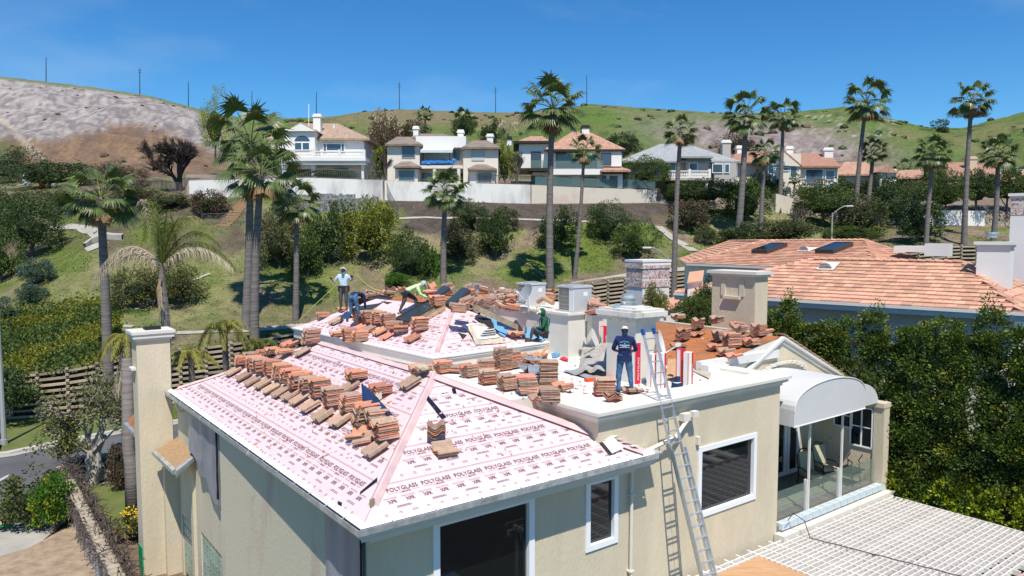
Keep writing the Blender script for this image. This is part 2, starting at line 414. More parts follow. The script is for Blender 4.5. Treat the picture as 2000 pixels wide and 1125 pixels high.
def cover(px, Y, z):
    X = (px - 1000) / F * Y; sp = spec(px); cy = sp[4][0]; wy = sp[7][0]
    d = CP * Y - SP * z; py = 562.5 - F * (SP * Y + CP * z) / d
    n1 = noise.noise(Vector((X * .05, Y * .05, 1))); n2 = noise.noise(Vector((X * .2, Y * .2, 5))); n3 = noise.noise(Vector((X * .7, Y * .7, 8)))
    if Y < cy + 1: return mixc(G_GREEN, G_SOIL, .35 + n2)
    if Y < wy:                                   # terraced slope
        t = (Y - cy) / (wy - cy)
        c = mixc(G_GREEN, G_DRY, .46 + .9 * n1 + .8 * n2 + .4 * n3)
        c = mixc(c, G_LUSH, 1.2 * n3 + .5 * n1)
        c = mixc(c, G_SOIL, (sm(.26, .0, t)) * (.75 + .9 * n2 + .5 * n3) * (1.0 if px > 250 else .8))
        c = mixc(c, G_SOIL, 1.7 * (n2 - .06) + .7 * n3)
        dk = sm(745, 800, px + 40 * n2) * (1 - sm(1270, 1350, px + 60 * n2))
        c = mixc(c, G_DARK, dk * (sm(.66, .72, t + .05 * n2) * 1.3 + .3 * n3 * sm(.6, .7, t)))
        if px > 1330: c = mixc(c, G_SOIL, sm(1600, 1800, px) * (.7 + n2))
        if px < 480: c = mixc(c, (.12, .10, .07), sm(.48, .62, t) * (.55 + 1.2 * n2 + .6 * n3))
        return c
    if Y < sp[9][0]: return mixc(G_PAD, G_SOIL, .5 + n2) if px > 366 else mixc(G_GREEN, G_SOIL, .6 + n2)
    g = mixc((.095, .150, .035), (.16, .155, .070), .30 + 1.3 * n1 + .6 * noise.noise(Vector((X * .012, Y * .012, 2))))
    g = mixc(g, (.045, .065, .028), 1.6 * (n2 + .3 * n3) - .25)
    if 600 < px < 1120: g = mixc(g, (.19, .15, .09), sm(262, 232, py) * .75 * sm(600, 700, px) * (1 - sm(1040, 1120, px)) + .3 * n2)
    # left burnt rocky hill
    k = 1 - sm(400, 500, px + 30 * n1)
    rock = mixc((.35, .32, .30), (.19, .165, .165), .40 + 1.5 * n2 + 2.2 * n3 + sm(205, 290, py) * .45)
    edge = 235 + 40 * math.sin(px * .012 + .4) + .22 * px * sm(150, 400, px) + 14 * n2
    brown = mixc((.235, .155, .095), (.15, .10, .075), .5 + 1.2 * n2 + .9 * n3)
    rock = mixc(rock, brown, sm(edge - 9, edge + 9, py) if px > 50 else sm(255, 280, py))
    if px < 95: rock = mixc(rock, (.40, .34, .27), sm(10, 4, abs(py - (215 + px * 1.05)) - 0) * .8)
    rock = mixc(rock, (.12, .15, .06), sm(9, 3, py - interp(T_rgP, px)) * .8)
    rock = mixc(rock, (.09, .12, .04), (1 - sm(0, 90, px + 10)) * sm(265, 290, py))
    c = mixc(g, rock, k)
    # right hill scree
    sc_ = math.exp(-((px - 1500) / 190) ** 2 - ((py - 275 - (px - 1450) * .12) / 34) ** 2) if 1200 < px < 1900 else 0
    c = mixc(c, mixc((.30, .25, .235), (.17, .135, .13), .5 + 1.2 * n3), sc_ * 1.6 + .5 * n2 * sc_)
    c = mixc(c, (.34, .31, .28), (n3 - .22) * 3 * (1 if (1540 < px < 1740 and 225 < py < 300) else 0))
    return c
def make_terrain():
    pxs = list(range(-1500, -300, 60)) + [x * 1.0 for x in range(-300, 2300, 7)] + list(range(2300, 3300, 60))
    fr = [0, .5, 1, 1.5, 2, 2.5, 3, 3.33, 3.66, 4, 4.5, 5] + [5 + i / 26 for i in range(1, 52)] + [7, 8] + [8 + i / 8 for i in range(1, 8)] + \
         [9 + i / 12 for i in range(0, 12)] + [10 + i / 34 for i in range(0, 34)] + [11 + i / 30 for i in range(0, 31)] + [12.1, 12.25, 12.5, 13]
    vs = []; cols = []
    for px in pxs:
        sp = spec(px)
        for f in fr:
            i = min(int(f), 12); t = f - i
            Y = lerp(sp[i][0], sp[i + 1][0], t)
            X = (px - 1000) / F * Y
            z = TZ(px, Y + 1e-6)
            if Y > 60: z += .0
            vs.append((X, Y, z)); cols.append(cover(px, Y, z))
    n = len(fr); fs = []
    for i in range(len(pxs) - 1):
        for j in range(n - 1): fs.append((i * n + j, (i + 1) * n + j, (i + 1) * n + j + 1, i * n + j + 1))
    me = bpy.data.meshes.new('hillside'); me.from_pydata(vs, [], fs)
    at = me.color_attributes.new('cover', 'FLOAT_COLOR', 'POINT')
    flat = []
    for c in cols: flat += [max(0, c[0]), max(0, c[1]), max(0, c[2]), 1]
    at.data.foreach_set('color', flat)
    me.polygons.foreach_set('use_smooth', [True] * len(fs))
    m = bpy.data.materials.new('land'); m.use_nodes = True; t = m.node_tree; N = t.nodes; l = t.links.new; b = N['Principled BSDF']
    b.inputs['Roughness'].default_value = .95; b.inputs['Specular IOR Level'].default_value = .1
    a = N.new('ShaderNodeVertexColor'); a.layer_name = 'cover'
    g = N.new('ShaderNodeNewGeometry')
    out = a.outputs[0]
    for s, lo, hi in ((.9, .72, 1.3), (4.5, .72, 1.3), (.25, .85, 1.15)):
        nn = N.new('ShaderNodeTexNoise'); nn.inputs['Scale'].default_value = s; nn.inputs['Detail'].default_value = 5; nn.inputs['Roughness'].default_value = .7
        l(g.outputs['Position'], nn.inputs['Vector'])
        mr = N.new('ShaderNodeMapRange'); mr.inputs[1].default_value = .3; mr.inputs[2].default_value = .7; mr.inputs[3].default_value = lo; mr.inputs[4].default_value = hi
        l(nn.outputs[0], mr.inputs[0])
        mu = N.new('ShaderNodeMixRGB'); mu.blend_type = 'MULTIPLY'; mu.inputs[0].default_value = 1; l(out, mu.inputs[1])
        cb = N.new('ShaderNodeCombineXYZ'); [l(mr.outputs[0], cb.inputs[q]) for q in range(3)]
        l(cb.outputs[0], mu.inputs[2]); out = mu.outputs[0]
    l(out, b.inputs['Base Color'])
    nb = N.new('ShaderNodeTexNoise'); nb.inputs['Scale'].default_value = 2.2; nb.inputs['Detail'].default_value = 8; nb.inputs['Roughness'].default_value = .75
    l(g.outputs['Position'], nb.inputs['Vector'])
    bp = N.new('ShaderNodeBump'); bp.inputs['Strength'].default_value = 1; bp.inputs['Distance'].default_value = .35
    l(nb.outputs[0], bp.inputs['Height']); l(bp.outputs[0], b.inputs['Normal'])
    me.materials.append(m)
    o = bpy.data.objects.new('hillside', me); COL.objects.link(o); o['kind'] = 'structure'
make_terrain()

def drape(pts, wd, name, mname, dz=.06, h=.0, kind='structure', world=False):
    """strip that follows the ground; pts in photo pixels (found on the ground) or world xy"""
    P = [Vector(p) if world else hit(*p) for p in pts]
    Q = []
    for a, b in zip(P, P[1:]):
        n = max(1, int((b - a).length / 1.5))
        for i in range(n): Q.append(a.lerp(b, i / n))
    Q.append(P[-1])
    m = MB(); vs = []; fs = []
    for i, p in enumerate(Q):
        t = (Q[min(i + 1, len(Q) - 1)] - Q[max(i - 1, 0)]); t.z = 0; t.normalize(); nrm = Vector((-t.y, t.x, 0))
        for s in (-1, 1):
            q = p + nrm * wd / 2 * s
            z = TZ(1000 + F * q.x / q.y, q.y) + dz + h
            vs.append((q.x, q.y, z))
    for i in range(len(Q) - 1): fs.append((2 * i, 2 * i + 1, 2 * i + 3, 2 * i + 2))
    if vs[0] and Vector(vs[1]) - Vector(vs[0]):
        m.add(vs, [f[::-1] for f in fs])
    if h:
        vb = [(x, y, z - h - .3) for x, y, z in vs]; n0 = len(vs)
        m.add(vs + vb, [(2 * i + k, 2 * i + 2 + k, 2 * i + 2 + k + n0, 2 * i + k + n0) for i in range(len(Q) - 1) for k in (0, 1)])
    return m.build(name, mname, kind=kind)
# road, kerb, verge, yard ------------------------------------------------------
def kerbpt(px, off=0.0):
    p = Vector(((px - 1000) / F * interp(T_kerbY, px), interp(T_kerbY, px), 0))
    q = Vector(((px - 980) / F * interp(T_kerbY, px + 20), interp(T_kerbY, px + 20), 0))
    t = (q - p).normalized(); n = Vector((t.y, -t.x, 0))
    p = p + n * off; p.z = interp(T_cribZ, px); return p
def strip(name, o0, o1, mname, dz, kind='structure', px0=-700, px1=2300, thick=0):
    m = MB(); prev = None
    for px in range(px0, px1 + 1, 20):
        a = kerbpt(px, o0); b = kerbpt(px, o1); a.z += dz; b.z += dz
        if prev:
            m.poly([prev[0], a, b, prev[1]][::-1])
            if thick:
                dn = ZZ * thick; m.poly([prev[1], b, b - dn, prev[1] - dn][::-1]); m.poly([prev[0] - dn, a - dn, a, prev[0]][::-1])
        prev = (a, b)
    return m.build(name, mname, kind=kind)
strip('road', .62, 8.6, 'asphalt', .03)
strip('road_edge', 8.6, 12.5, 'asphalt_old', .034)
strip('gutter_apron', .12, .62, 'concrete', .05)
strip('kerb', -.28, .12, 'kerb', .16, thick=.2)
strip('center_line', 5.3, 5.42, 'paint_yellow', .038, px0=80, px1=700)
m = MB()
m.poly([PZ(-2, 936, -11.95), PZ(18, 926, -11.95), PZ(18, 930, -11.95), PZ(-2, 941, -11.95)]); m.build('lane_mark', 'paint_white', kind='structure')
# verge grass strip
strip('grass_verge', -.3, -5.2, 'lawn', .12, px1=240)
zg = -11.93
def gp(px, py, z=zg): return PZ(px, py, z)
def flat(name, pts, mname, z=zg):
    m = MB(); P = [PZ(x, y, z) for x, y in pts]
    if sum((P[i].x * P[(i + 1) % len(P)].y - P[(i + 1) % len(P)].x * P[i].y) for i in range(len(P))) < 0: P = P[::-1]
    m.poly(P); return m.build(name, mname, kind='structure')
flat('sidewalk', [(-400, 1180), (-400, 1400), (60, 1075), (150, 1000), (110, 958), (0, 1012)], 'concrete', -11.955)
flat('sand_ground', [(-400, 1500), (-400, 1230), (-20, 1092), (60, 1068), (130, 1030), (160, 990), (260, 1150), (300, 1500)], 'sand', -11.945)
flat('lawn', [(150, 948), (200, 946), (262, 936), (420, 925), (420, 990), (270, 1010), (250, 1040), (205, 1050), (180, 1000)], 'lawn', -11.93)
flat('garden_soil', [(165, 985), (205, 1050), (250, 1040), (290, 1000), (420, 990), (420, 1300), (290, 1400), (235, 1125)], 'soil', -11.94)
# crib retaining wall -----------------------------------------------------------
cw = thing('crib_wall', 'long timber coloured concrete crib retaining wall beside the street below the slope', 'retaining wall', tuple(kerbpt(200, -6)))
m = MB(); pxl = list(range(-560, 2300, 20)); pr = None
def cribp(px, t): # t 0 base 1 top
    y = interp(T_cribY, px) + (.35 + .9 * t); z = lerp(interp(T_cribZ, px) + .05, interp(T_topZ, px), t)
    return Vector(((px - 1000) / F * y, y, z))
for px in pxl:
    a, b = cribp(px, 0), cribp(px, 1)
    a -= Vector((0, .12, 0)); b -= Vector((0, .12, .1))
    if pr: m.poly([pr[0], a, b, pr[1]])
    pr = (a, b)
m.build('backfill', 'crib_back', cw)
st = MB(); st.abox(-.5, .5, -.09, .09, -.075, .075); stm = st.mesh('stretcher', 'crib')
hd = MB(); hd.abox(-.10, .10, -.28, .14, -.07, .07); hdm = hd.mesh('header', 'crib')
cnt = 0; rest = MB(); items = []
# walk along the wall in 1.7 m bays
Wp = []; px = -560.0
while px < 2290:
    p = cribp(px, 0); Wp.append((px, p))
    q = cribp(px + 10, 0); px += 10 * 1.7 / max((q - p).length, .1)
for (pa, A), (pb, B) in zip(Wp, Wp[1:]):
    hgt = cribp((pa + pb) / 2, 1).z - A.z
    n = int(hgt / .36)
    for k in range(n):
        t0 = (k + .5) / n
        a = cribp(pa, t0) - Vector((0, .34, 0)); b = cribp(pb, t0) - Vector((0, .34, 0))
        items.append(('s', a, b, pa, t0)); items.append(('h', cribp(pa, (k + .95) / n) - Vector((0, .30, 0)), b - a, pa, t0))
vis = lambda px: 0 if (-20 <= px <= 260 or 335 <= px <= 560) else (1 if 1120 <= px <= 1340 or px > 1480 else 2)
items.sort(key=lambda i: (vis(i[3]), i[1].y))
for it in items:
    if it[0] == 's':
        c = (it[1] + it[2]) / 2; d = it[2] - it[1]; ang = math.atan2(d.y, d.x); ln = d.length; tilt = math.asin(d.z / ln)
        mw = Matrix.Translation(c) @ Matrix.Rotation(ang, 4, 'Z') @ Matrix.Rotation(-tilt, 4, 'Y') @ Matrix.Diagonal((ln, 1, 1, 1))
        me = stm
    else:
        d = it[2]; mw = Matrix.Translation(it[1]) @ Matrix.Rotation(math.atan2(d.y, d.x), 4, 'Z'); me = hdm
    if vis(it[3]) < 2 and cnt < 290:
        o = bpy.data.objects.new('stretcher' if it[0] == 's' else 'header', me); COL.objects.link(o); o.parent = cw
        o.matrix_local = Matrix.Translation(-WL[cw.name]) @ mw; cnt += 1
    else:
        rest.add([mw @ v.co for v in me.vertices], [tuple(p.vertices) for p in me.polygons])
rest.build('crib_members', 'crib', cw, kind='stuff')
# ------------------------------------------------------------------ main house
def fwall(mb, a0, a1, z0, z1, holes, plane, mi=0, depth=.16, mir=0):
    """wall rectangle with recessed openings. plane(a, z, d) -> point, d = depth into the wall"""
    As = sorted({a0, a1, *[h[0] for h in holes], *[h[1] for h in holes]}); Zs = sorted({z0, z1, *[h[2] for h in holes], *[h[3] for h in holes]})
    for i in range(len(As) - 1):
        for j in range(len(Zs) - 1):
            ca = (As[i] + As[i + 1]) / 2; cz = (Zs[j] + Zs[j + 1]) / 2
            if any(h[0] < ca < h[1] and h[2] < cz < h[3] for h in holes): continue
            mb.poly([plane(As[i], Zs[j], 0), plane(As[i + 1], Zs[j], 0), plane(As[i + 1], Zs[j + 1], 0), plane(As[i], Zs[j + 1], 0)], mi)
    for h in holes:
        c = [(h[0], h[2]), (h[1], h[2]), (h[1], h[3]), (h[0], h[3])]
        for k in range(4):
            p, q = c[k], c[(k + 1) % 4]
            mb.poly([plane(*p, 0), plane(*p, depth), plane(*q, depth), plane(*q, 0)], mir)
def window(parent, plane, a0, a1, z0, z1, fw=.13, mull=(), rows=(), frame='win_frame', glass='glass_dark', out=.04, rec=.07, name='window'):
    fr = MB()
    def bar(x0, x1, y0, y1, o=out, r=.12):
        p = plane(x0, y0, -o); fr.box(p, plane(x1, y0, -o) - p, plane(x0, y1, -o) - p, plane(x0, y0, r) - p)
    bar(a0, a0 + fw, z0, z1); bar(a1 - fw, a1, z0, z1); bar(a0 + fw, a1 - fw, z0, z0 + fw); bar(a0 + fw, a1 - fw, z1 - fw, z1)
    for x in mull: bar(x - .03, x + .03, z0 + fw, z1 - fw, out * .3)
    for y in rows: bar(a0 + fw, a1 - fw, y - .02, y + .02, out * .2)
    w = fr.build(name, frame, parent)
    g = MB(); g.poly([plane(a0 + fw, z0 + fw, rec), plane(a1 - fw, z0 + fw, rec), plane(a1 - fw, z1 - fw, rec), plane(a0 + fw, z1 - fw, rec)])
    o = g.build('pane', glass, None, loc=wloc(parent)); o.parent = w; o.location = (0, 0, 0); WL[o.name] = WL[w.name] if w.name in WL else Vector(wloc(parent))
    return w
def sub(mb, name, mats, part, **k):
    """sub-part: mesh in world coordinates under a part whose object sits at its thing's origin"""
    root = part.parent; o = mb.build(name, mats, None, loc=wloc(root), **k); o.parent = part; o.location = (0, 0, 0); return o
house = thing('house', 'cream stucco house being reroofed, with pink underlayment on its hipped roofs', 'house', tuple(H(5, 5, -12)))
pf = lambda a, z, d=0: H(a, .65 + d, z)
SL = .4656; RZ = -5.4 + SL * 3.93
WB, DK = 15.23, -4.30
# walls ---
LW0 = (.40, .65); LW1 = (.05, 9.4)
def pl_(b, z, d=0):            # left wall, angled piece; b along the wall
    t = (b - LW0[1]) / (LW1[1] - LW0[1]); return H(lerp(LW0[0], LW1[0], t) + d, b, z)
m = MB()
fwall(m, .40, 7.5, -12, -5.6, [(1.9, 4.6, -9.3, -5.9), (6.21, 7.3, -7.72, -5.92)], pf)
fwall(m, 7.5, 14.27, -12, -4.45, [(10.42, 13.1, -7.86, -5.84)], pf)
m.poly([pf(6.62, -5.6), pf(7.5, -5.6), pf(7.5, -4.45), pf(6.62, -4.45)])
m.build('front_wall', 'stucco', house)
m = MB(); m.poly([H(6.62, .65, -5.6), H(6.62, .65, -4.45), H(6.62, 3.2, -4.45), H(6.62, 3.2, -5.6)]); m.build('deck_side_wall', 'stucco', house)
m = MB(); m.poly([H(14.27, .65, -12), H(14.27, 3.4, -12), H(14.27, 3.4, -4.45), H(14.27, .65, -4.45)]); m.build('side_wall', 'stucco', house)
m = MB(); fwall(m, 9.4, .65, -12, -5.5, [], pl_); m.build('left_wall', 'stucco_stain', house)
pl2 = lambda b, z, d=0: H(.22 + d, b, z)
m = MB(); fwall(m, 15.1, 9.4, -12, -5.5, [(13.5, 14.9, -12, -9.7), (9.8, 12.45, -12, -9.55)], pl2, depth=.1)
m.poly([H(.05, 9.4, -12), H(.22, 9.4, -12), H(.22, 9.4, -5.5), H(.05, 9.4, -5.5)][::-1])
m.hbox(.12, .22, 12.95, 13.25, -12, -5.6); m.hbox(.10, .2, 9.43, 9.63, -12, -5.6)
m.build('left_wall', 'stucco', house)
m = MB(); m.poly([H(.22, 15.1, -12), H(7.6, 15.1, -12), H(7.6, 15.1, -5.4), H(.22, 15.1, -5.4)][::-1]); m.poly([H(14.27, 3.4, -12), H(21, 3.4, -12), H(21, 14, -12)][::-1]); m.build('rear_wall', 'stucco', house)
# glass blocks
def blocks(b0, b1, z1, nb, nz_):
    w_ = (b1 - b0) / nb; gb = MB(); g = .02
    gb.abox(0, .05, g, w_ - g, g, w_ - g)
    pan = MB(); pan.poly([pl2(b1, z1 - nz_ * w_, .09), pl2(b1, z1, .09), pl2(b0, z1, .09), pl2(b0, z1 - nz_ * w_, .09)]); pan = pan.build('glass_block_window', 'box_white', house)
    me = gb.mesh('glass_block', 'glass_block')
    for i in range(nb):
        for j in range(nz_):
            o = bpy.data.objects.new('glass_block', me); COL.objects.link(o); o.parent = pan
            o.location = pl2(b0 + i * w_, z1 - (j + 1) * w_, .035) - WL[house.name]; o.rotation_euler = (0, 0, HT)
blocks(13.5, 14.9, -9.7, 4, 6); blocks(9.8, 12.45, -9.55, 8, 6)
# windows
w1 = window(house, pf, 1.9, 4.6, -9.3, -5.9, .16, glass='glass_room')
m = MB(); m.box(H(1.0, .83, -9.6), U * 4.6, V * 3.4, ZZ * .02); m.box(H(1.0, 4.2, -9.6), U * 4.6, V * .02, ZZ * 4.1); m.box(H(1.0, .83, -9.6), U * .02, V * 3.4, ZZ * 4.1); m.box(H(5.6, .83, -9.6), U * .02, V * 3.4, ZZ * 4.1); m.box(H(1.0, .83, -5.62), U * 4.6, V * 3.4, ZZ * .02); m.build('room', 'h_dark', house)
m = MB(); vs_ = []
for j_ in range(11):
    for i_ in range(15):
        s_, t_ = i_ / 14, j_ / 10; vs_.append(H(1.5 + 2.4 * s_, 1.0 + 1.9 * t_, -9.3 + 1.7 * math.sin(math.pi * s_) ** .6 * math.sin(math.pi * min(1, t_ + .25)) ** .6 + .22 * noise.noise(Vector((s_ * 6, t_ * 6, 1)))))
m.add(vs_, [(j_ * 15 + i_, j_ * 15 + i_ + 1, j_ * 15 + i_ + 16, j_ * 15 + i_ + 15) for j_ in range(10) for i_ in range(14)]); m.build('dust_sheet', 'dust_sheet', house, smooth=True)
window(house, pf, 6.21, 7.3, -7.72, -5.92, .14)
window(house, pf, 10.42, 13.1, -7.86, -5.84, .14)
# plastic sheets over left windows (rumpled)
def sheet(name, pts_fn, nu, nv, mname, parent, amp=.05, hem=0):
    mb = MB(); vs = []; fs = []
    for j in range(nv + 1):
        for i in range(nu + 1):
            u_, v_ = i / nu, j / nv; p, nn = pts_fn(u_, v_)
            k = noise.noise(Vector((u_ * 7, v_ * 2.0, len(name)))) * amp * (1 - .6 * v_)
            vs.append(p + nn * (amp + k))
    for j in range(nv):
        for i in range(nu):
            a = j * (nu + 1) + i
            if hem and j == nv - 1 and (noise.noise(Vector((i * .9, 3, 1))) > .05): continue
            fs.append((a, a + 1, a + nu + 2, a + nu + 1))
    mb.add(vs, fs); return mb.build(name, mname, parent, smooth=True)
sheet('plastic_sheet', lambda u_, v_: (pl2(lerp(12.9, 9.45, u_), lerp(-7.0 - .95 * u_ + .15 * math.sin(u_ * 14), -5.55, v_), -.10), -U), 24, 16, 'grey_plastic_sheet', house, .07, 1)
sheet('plastic_sheet', lambda u_, v_: (pl_(lerp(2.35, .66, u_), lerp(-11.9, -5.55, v_), -.02), -U), 16, 30, 'grey_plastic_sheet', house, .06)
m = MB()
prev = None
for i in range(26):
    z = -5.6 - i * .25; q = pl_(.70 + .03 * rnd.random(), z, -.09)
    if prev is not None: m.tube([prev, q], .025 + .015 * rnd.random(), 5)
    prev = q
m.build('black_tape_edge', 'black_tape', house); m = MB()
prev = None
for i in range(9):
    z = -5.6 - i * .25; q = pl2(9.5 + .04 * rnd.random(), z, -.22)
    if prev is not None: m.tube([prev, q], .022 + .015 * rnd.random(), 5)
    prev = q
m.build('black_tape_edge', 'black_tape', house)
m = MB()
for c in ((-9.6, 1.3), (-10.2, 1.1), (-9.9, 1.5), (-10.4, 1.3)):
    m = MB(); m.cbox(pl_(c[1], c[0], -.14), V * .3 + ZZ * rnd.uniform(-.2, .4), U * .01, ZZ * .10); m.build('tape_patch', 'white_flash', house)
# cornices and gutters of the wing
def run(mb, prof, p0, p1, out, mi=0, e0=0.0, e1=0.0):
    """extrude profile [(o, z)] along p0->p1; o measured along 'out'; e0/e1 mitre factors"""
    d = (p1 - p0).normalized()
    A = [p0 + out * o - d * o * e0 + ZZ * z for o, z in prof]; B = [p1 + out * o + d * o * e1 + ZZ * z for o, z in prof]
    n = len(prof)
    fs = [(i, (i + 1) % n, (i + 1) % n + n, i + n) for i in range(n)] + [tuple(range(n))[::-1], tuple(range(n, 2 * n))]
    bm = bmesh.new(); vv = [bm.verts.new(p) for p in A + B]; bm.verts.ensure_lookup_table()
    for f in fs:
        try: bm.faces.new([vv[i] for i in f])
        except ValueError: pass
    bmesh.ops.recalc_face_normals(bm, faces=bm.faces)
    bm.verts.index_update(); mb.add([v.co.copy() for v in bm.verts], [tuple(v.index for v in f.verts) for f in bm.faces], mi); bm.free()
corn = [(-.66, -5.50), (.09, -5.50), (.09, -5.56), (.03, -5.62), (.03, -5.66), (-.12, -5.72), (-.30, -5.80), (-.30, -5.86), (-.66, -5.86)]
m = MB(); run(m, corn, H(0, 0), H(7.86, 0), -V, 0, 1, 1); m.build('eave_cornice', 'trim', house)
cornl = [(-.9, -5.50), (.06, -5.50), (.06, -5.58), (.0, -5.62), (-.9, -5.64)]
m = MB(); run(m, cornl, H(0, WB), H(0, 0), -U, 0, 0, 1); m.build('eave_cornice', 'trim', house)
gut = [(.13, -5.385), (.13, -5.50), (.02, -5.50), (.02, -5.47), (.105, -5.47), (.105, -5.385)]
for p0, p1, out, e0, e1 in ((H(0, 0), H(7.95, 0), -V, 1, 0), (H(0, WB + .15), H(0, 0), -U, 0, 1)):
    m = MB(); run(m, gut, p0, p1, out, 0, e0, e1)
    L_ = (p1 - p0).length; d = (p1 - p0).normalized(); k = .6
    while k < L_:
        q = p0 + d * k + out * .0 - ZZ * 5.39; m.box(q, d * .03, out * .12, ZZ * .008); k += rnd.uniform(.7, 1.1)
    m.build('gutter', 'metal_flash', house)
    m = MB(); run(m, [(-.10, -5.335), (.035, -5.396), (.035, -5.404), (-.10, -5.345)], p0, p1, out, 0, e0, e1); m.build('drip_edge', 'white_flash', house)
# membrane sheets: one per course -------------------------------------------------
def plane_sheets(parent, org, ax, up, s_len, rows, W, lo, hi, name='membrane_sheet', mname='membrane', lift=.0):
    """org: eave start; ax: unit vector along eave; up: unit vector up the slope; lo(t), hi(t) limits along the eave"""
    n = ax.cross(up).normalized()
    if n.z < 0: n = -n
    for i in range(rows):
        t0, t1 = i * W, min(s_len, (i + 1) * W + .07)
        if t0 >= s_len - .02: break
        m = MB(); ns = 14
        vs = []
        for j in range(ns + 1):
            for t, h in ((t0, .012 + .004), (t1, .004)):
                s = lerp(lo(t), hi(t), j / ns); k = noise.noise(Vector((s * .9, i * 3.1, 2))) * .008
                vs.append(org + ax * s + up * t + n * (h + lift + max(k, -.003)))
        fs = [(2 * j, 2 * j + 2, 2 * j + 3, 2 * j + 1) for j in range(ns)]
        m.add(vs, fs)
        m.poly([vs[0], vs[2 * ns], vs[2 * ns] - n * .016, vs[0] - n * .016])
        m.build(name, mname, parent)
roof = MB()
e = Vector
cA, cB_, cC, cD = H(0, 0, -5.41), H(7.86, 0, -5.41), H(7.86, WB, -5.41), H(0, WB, -5.41); rA, rB = H(3.93, 3.93, RZ - .01), H(3.93, WB - 3.93, RZ - .01)
roof.poly([cA, cB_, rA]); roof.poly([cB_, cC, rB, rA]); roof.poly([cC, cD, rB]); roof.poly([cD, cA, rA, rB]); 
roofo = roof.build('wing_roof', 'membrane', house)
upF = (V + ZZ * SL).normalized(); upL = (U + ZZ * SL).normalized(); SLEN = 3.93 * math.sqrt(1 + SL * SL); CF = 1 / math.sqrt(1 + SL * SL)
def subsheets(part, *a, **k):
    plane_sheets(part, *a, **k)
# sheets are sub-parts of the roof they lie on
_old_build = MB.build
def sheets_on(part, *a, **k):
    root = part.parent
    before = set(o.name for o in COL.objects)
    plane_sheets(root, *a, **k)
    for o in COL.objects:
        if o.name not in before: o.parent = part
sheets_on(roofo, H(0, 0, -5.4), U, upF, SLEN, 5, .96, lambda t: t * CF, lambda t: 7.86 - t * CF)
sheets_on(roofo, H(0, WB, -5.4), -V, upL, SLEN, 5, .96, lambda t: t * CF, lambda t: WB - t * CF)
upR = (-U + ZZ * SL).normalized()
sheets_on(roofo, H(7.86, 0, -5.4), V, upR, SLEN, 5, .96, lambda t: t * CF, lambda t: WB - t * CF)
# hip and ridge caps (folded strips)
def cap(parent, p, q, wd=.11, h=.07, mname='membrane_cap', name='hip_cap'):
    m = MB(); d = (q - p); n = max(2, int(d.length / .22)); s = d.cross(ZZ).normalized(); vs = []
    for i in range(n + 1):
        c = p + d * (i / n); k = noise.noise(Vector((i * .7, p.x, 3))); hh = h * (1 + .6 * k)
        for o, zz in ((-wd, -.045), (-.02 + .02 * k, hh), (.02 + .02 * k, hh), (wd, -.045)): vs.append(c + s * o + ZZ * (zz + .03))
    m.add(vs, [(4 * i + k, 4 * i + k + 1, 4 * i + k + 5, 4 * i + k + 4) for i in range(n) for k in range(3)]); m.poly([vs[0], vs[1], vs[2], vs[3]])
    return sub(m, name, mname, parent)
cap(roofo, H(.45, .45, -5.4 + .45 * SL), H(3.93, 3.93, RZ)); cap(roofo, H(3.93, 3.93, RZ), H(3.93, WB - 3.93, RZ), .16, .02)
cap(roofo, H(.25, WB - .25, -5.4 + .25 * SL), H(3.93, WB - 3.93, RZ), .16, .03); cap(roofo, H(7.7, .16, -5.4 + .16 * SL), H(3.93, 3.93, RZ), .30, .012)
m = MB(); m.cbox(H(.42, .42, -5.4 + .45 * SL + .06), U * .10 + V * .04, V * .06, ZZ * .16); sub(m, 'hip_board_end', 'old_wood', roofo)
# ---- printing on the membrane
_fc = {}
def glyphs(txt, bold=.012):
    if txt in _fc: return _fc[txt]
    cu = bpy.data.curves.new('t', 'FONT'); cu.body = txt; cu.size = 1; cu.resolution_u = 2; cu.offset = bold; cu.fill_mode = 'FRONT' if hasattr(cu, 'fill_mode') else cu.fill_mode
    ob = bpy.data.objects.new('t', cu); COL.objects.link(ob); dg = bpy.context.evaluated_depsgraph_get()
    me = bpy.data.meshes.new_from_object(ob.evaluated_get(dg)); v = [x.co.copy() for x in me.vertices]; f = [tuple(p.vertices) for p in me.polygons]
    x0 = min(p.x for p in v); x1 = max(p.x for p in v); y0 = min(p.y for p in v); y1 = max(p.y for p in v)
    v = [((p.x - x0) / (x1 - x0), (p.y - y0) / (y1 - y0)) for p in v]
    bpy.data.objects.remove(ob); bpy.data.meshes.remove(me); _fc[txt] = (v, f); return v, f
def stamp(mb, txt, fn, s, t, w_, h_, bold=.012, mi=0):
    v, f = glyphs(txt, bold); mb.add([fn(s + x * w_, t + y * h_) for x, y in v], f, mi)
def bar_(mb, fn, s, t, w_, h_, mi=0): mb.add([fn(s, t), fn(s + w_, t), fn(s + w_, t + h_), fn(s, t + h_)], [(0, 1, 2, 3)], mi)
def ring(mb, fn, s, t, r, mi=1, rx=1.0, th=.22):
    n = 10; vs = []
    for k in range(n):
        a = k * 2 * math.pi / n; vs += [fn(s + math.cos(a) * r * rx, t + math.sin(a) * r), fn(s + math.cos(a) * (r * rx - r * th), t + math.sin(a) * r * (1 - th))]
    mb.add(vs, [(2 * k, 2 * ((k + 1) % n), 2 * ((k + 1) % n) + 1, 2 * k + 1) for k in range(n)], mi)
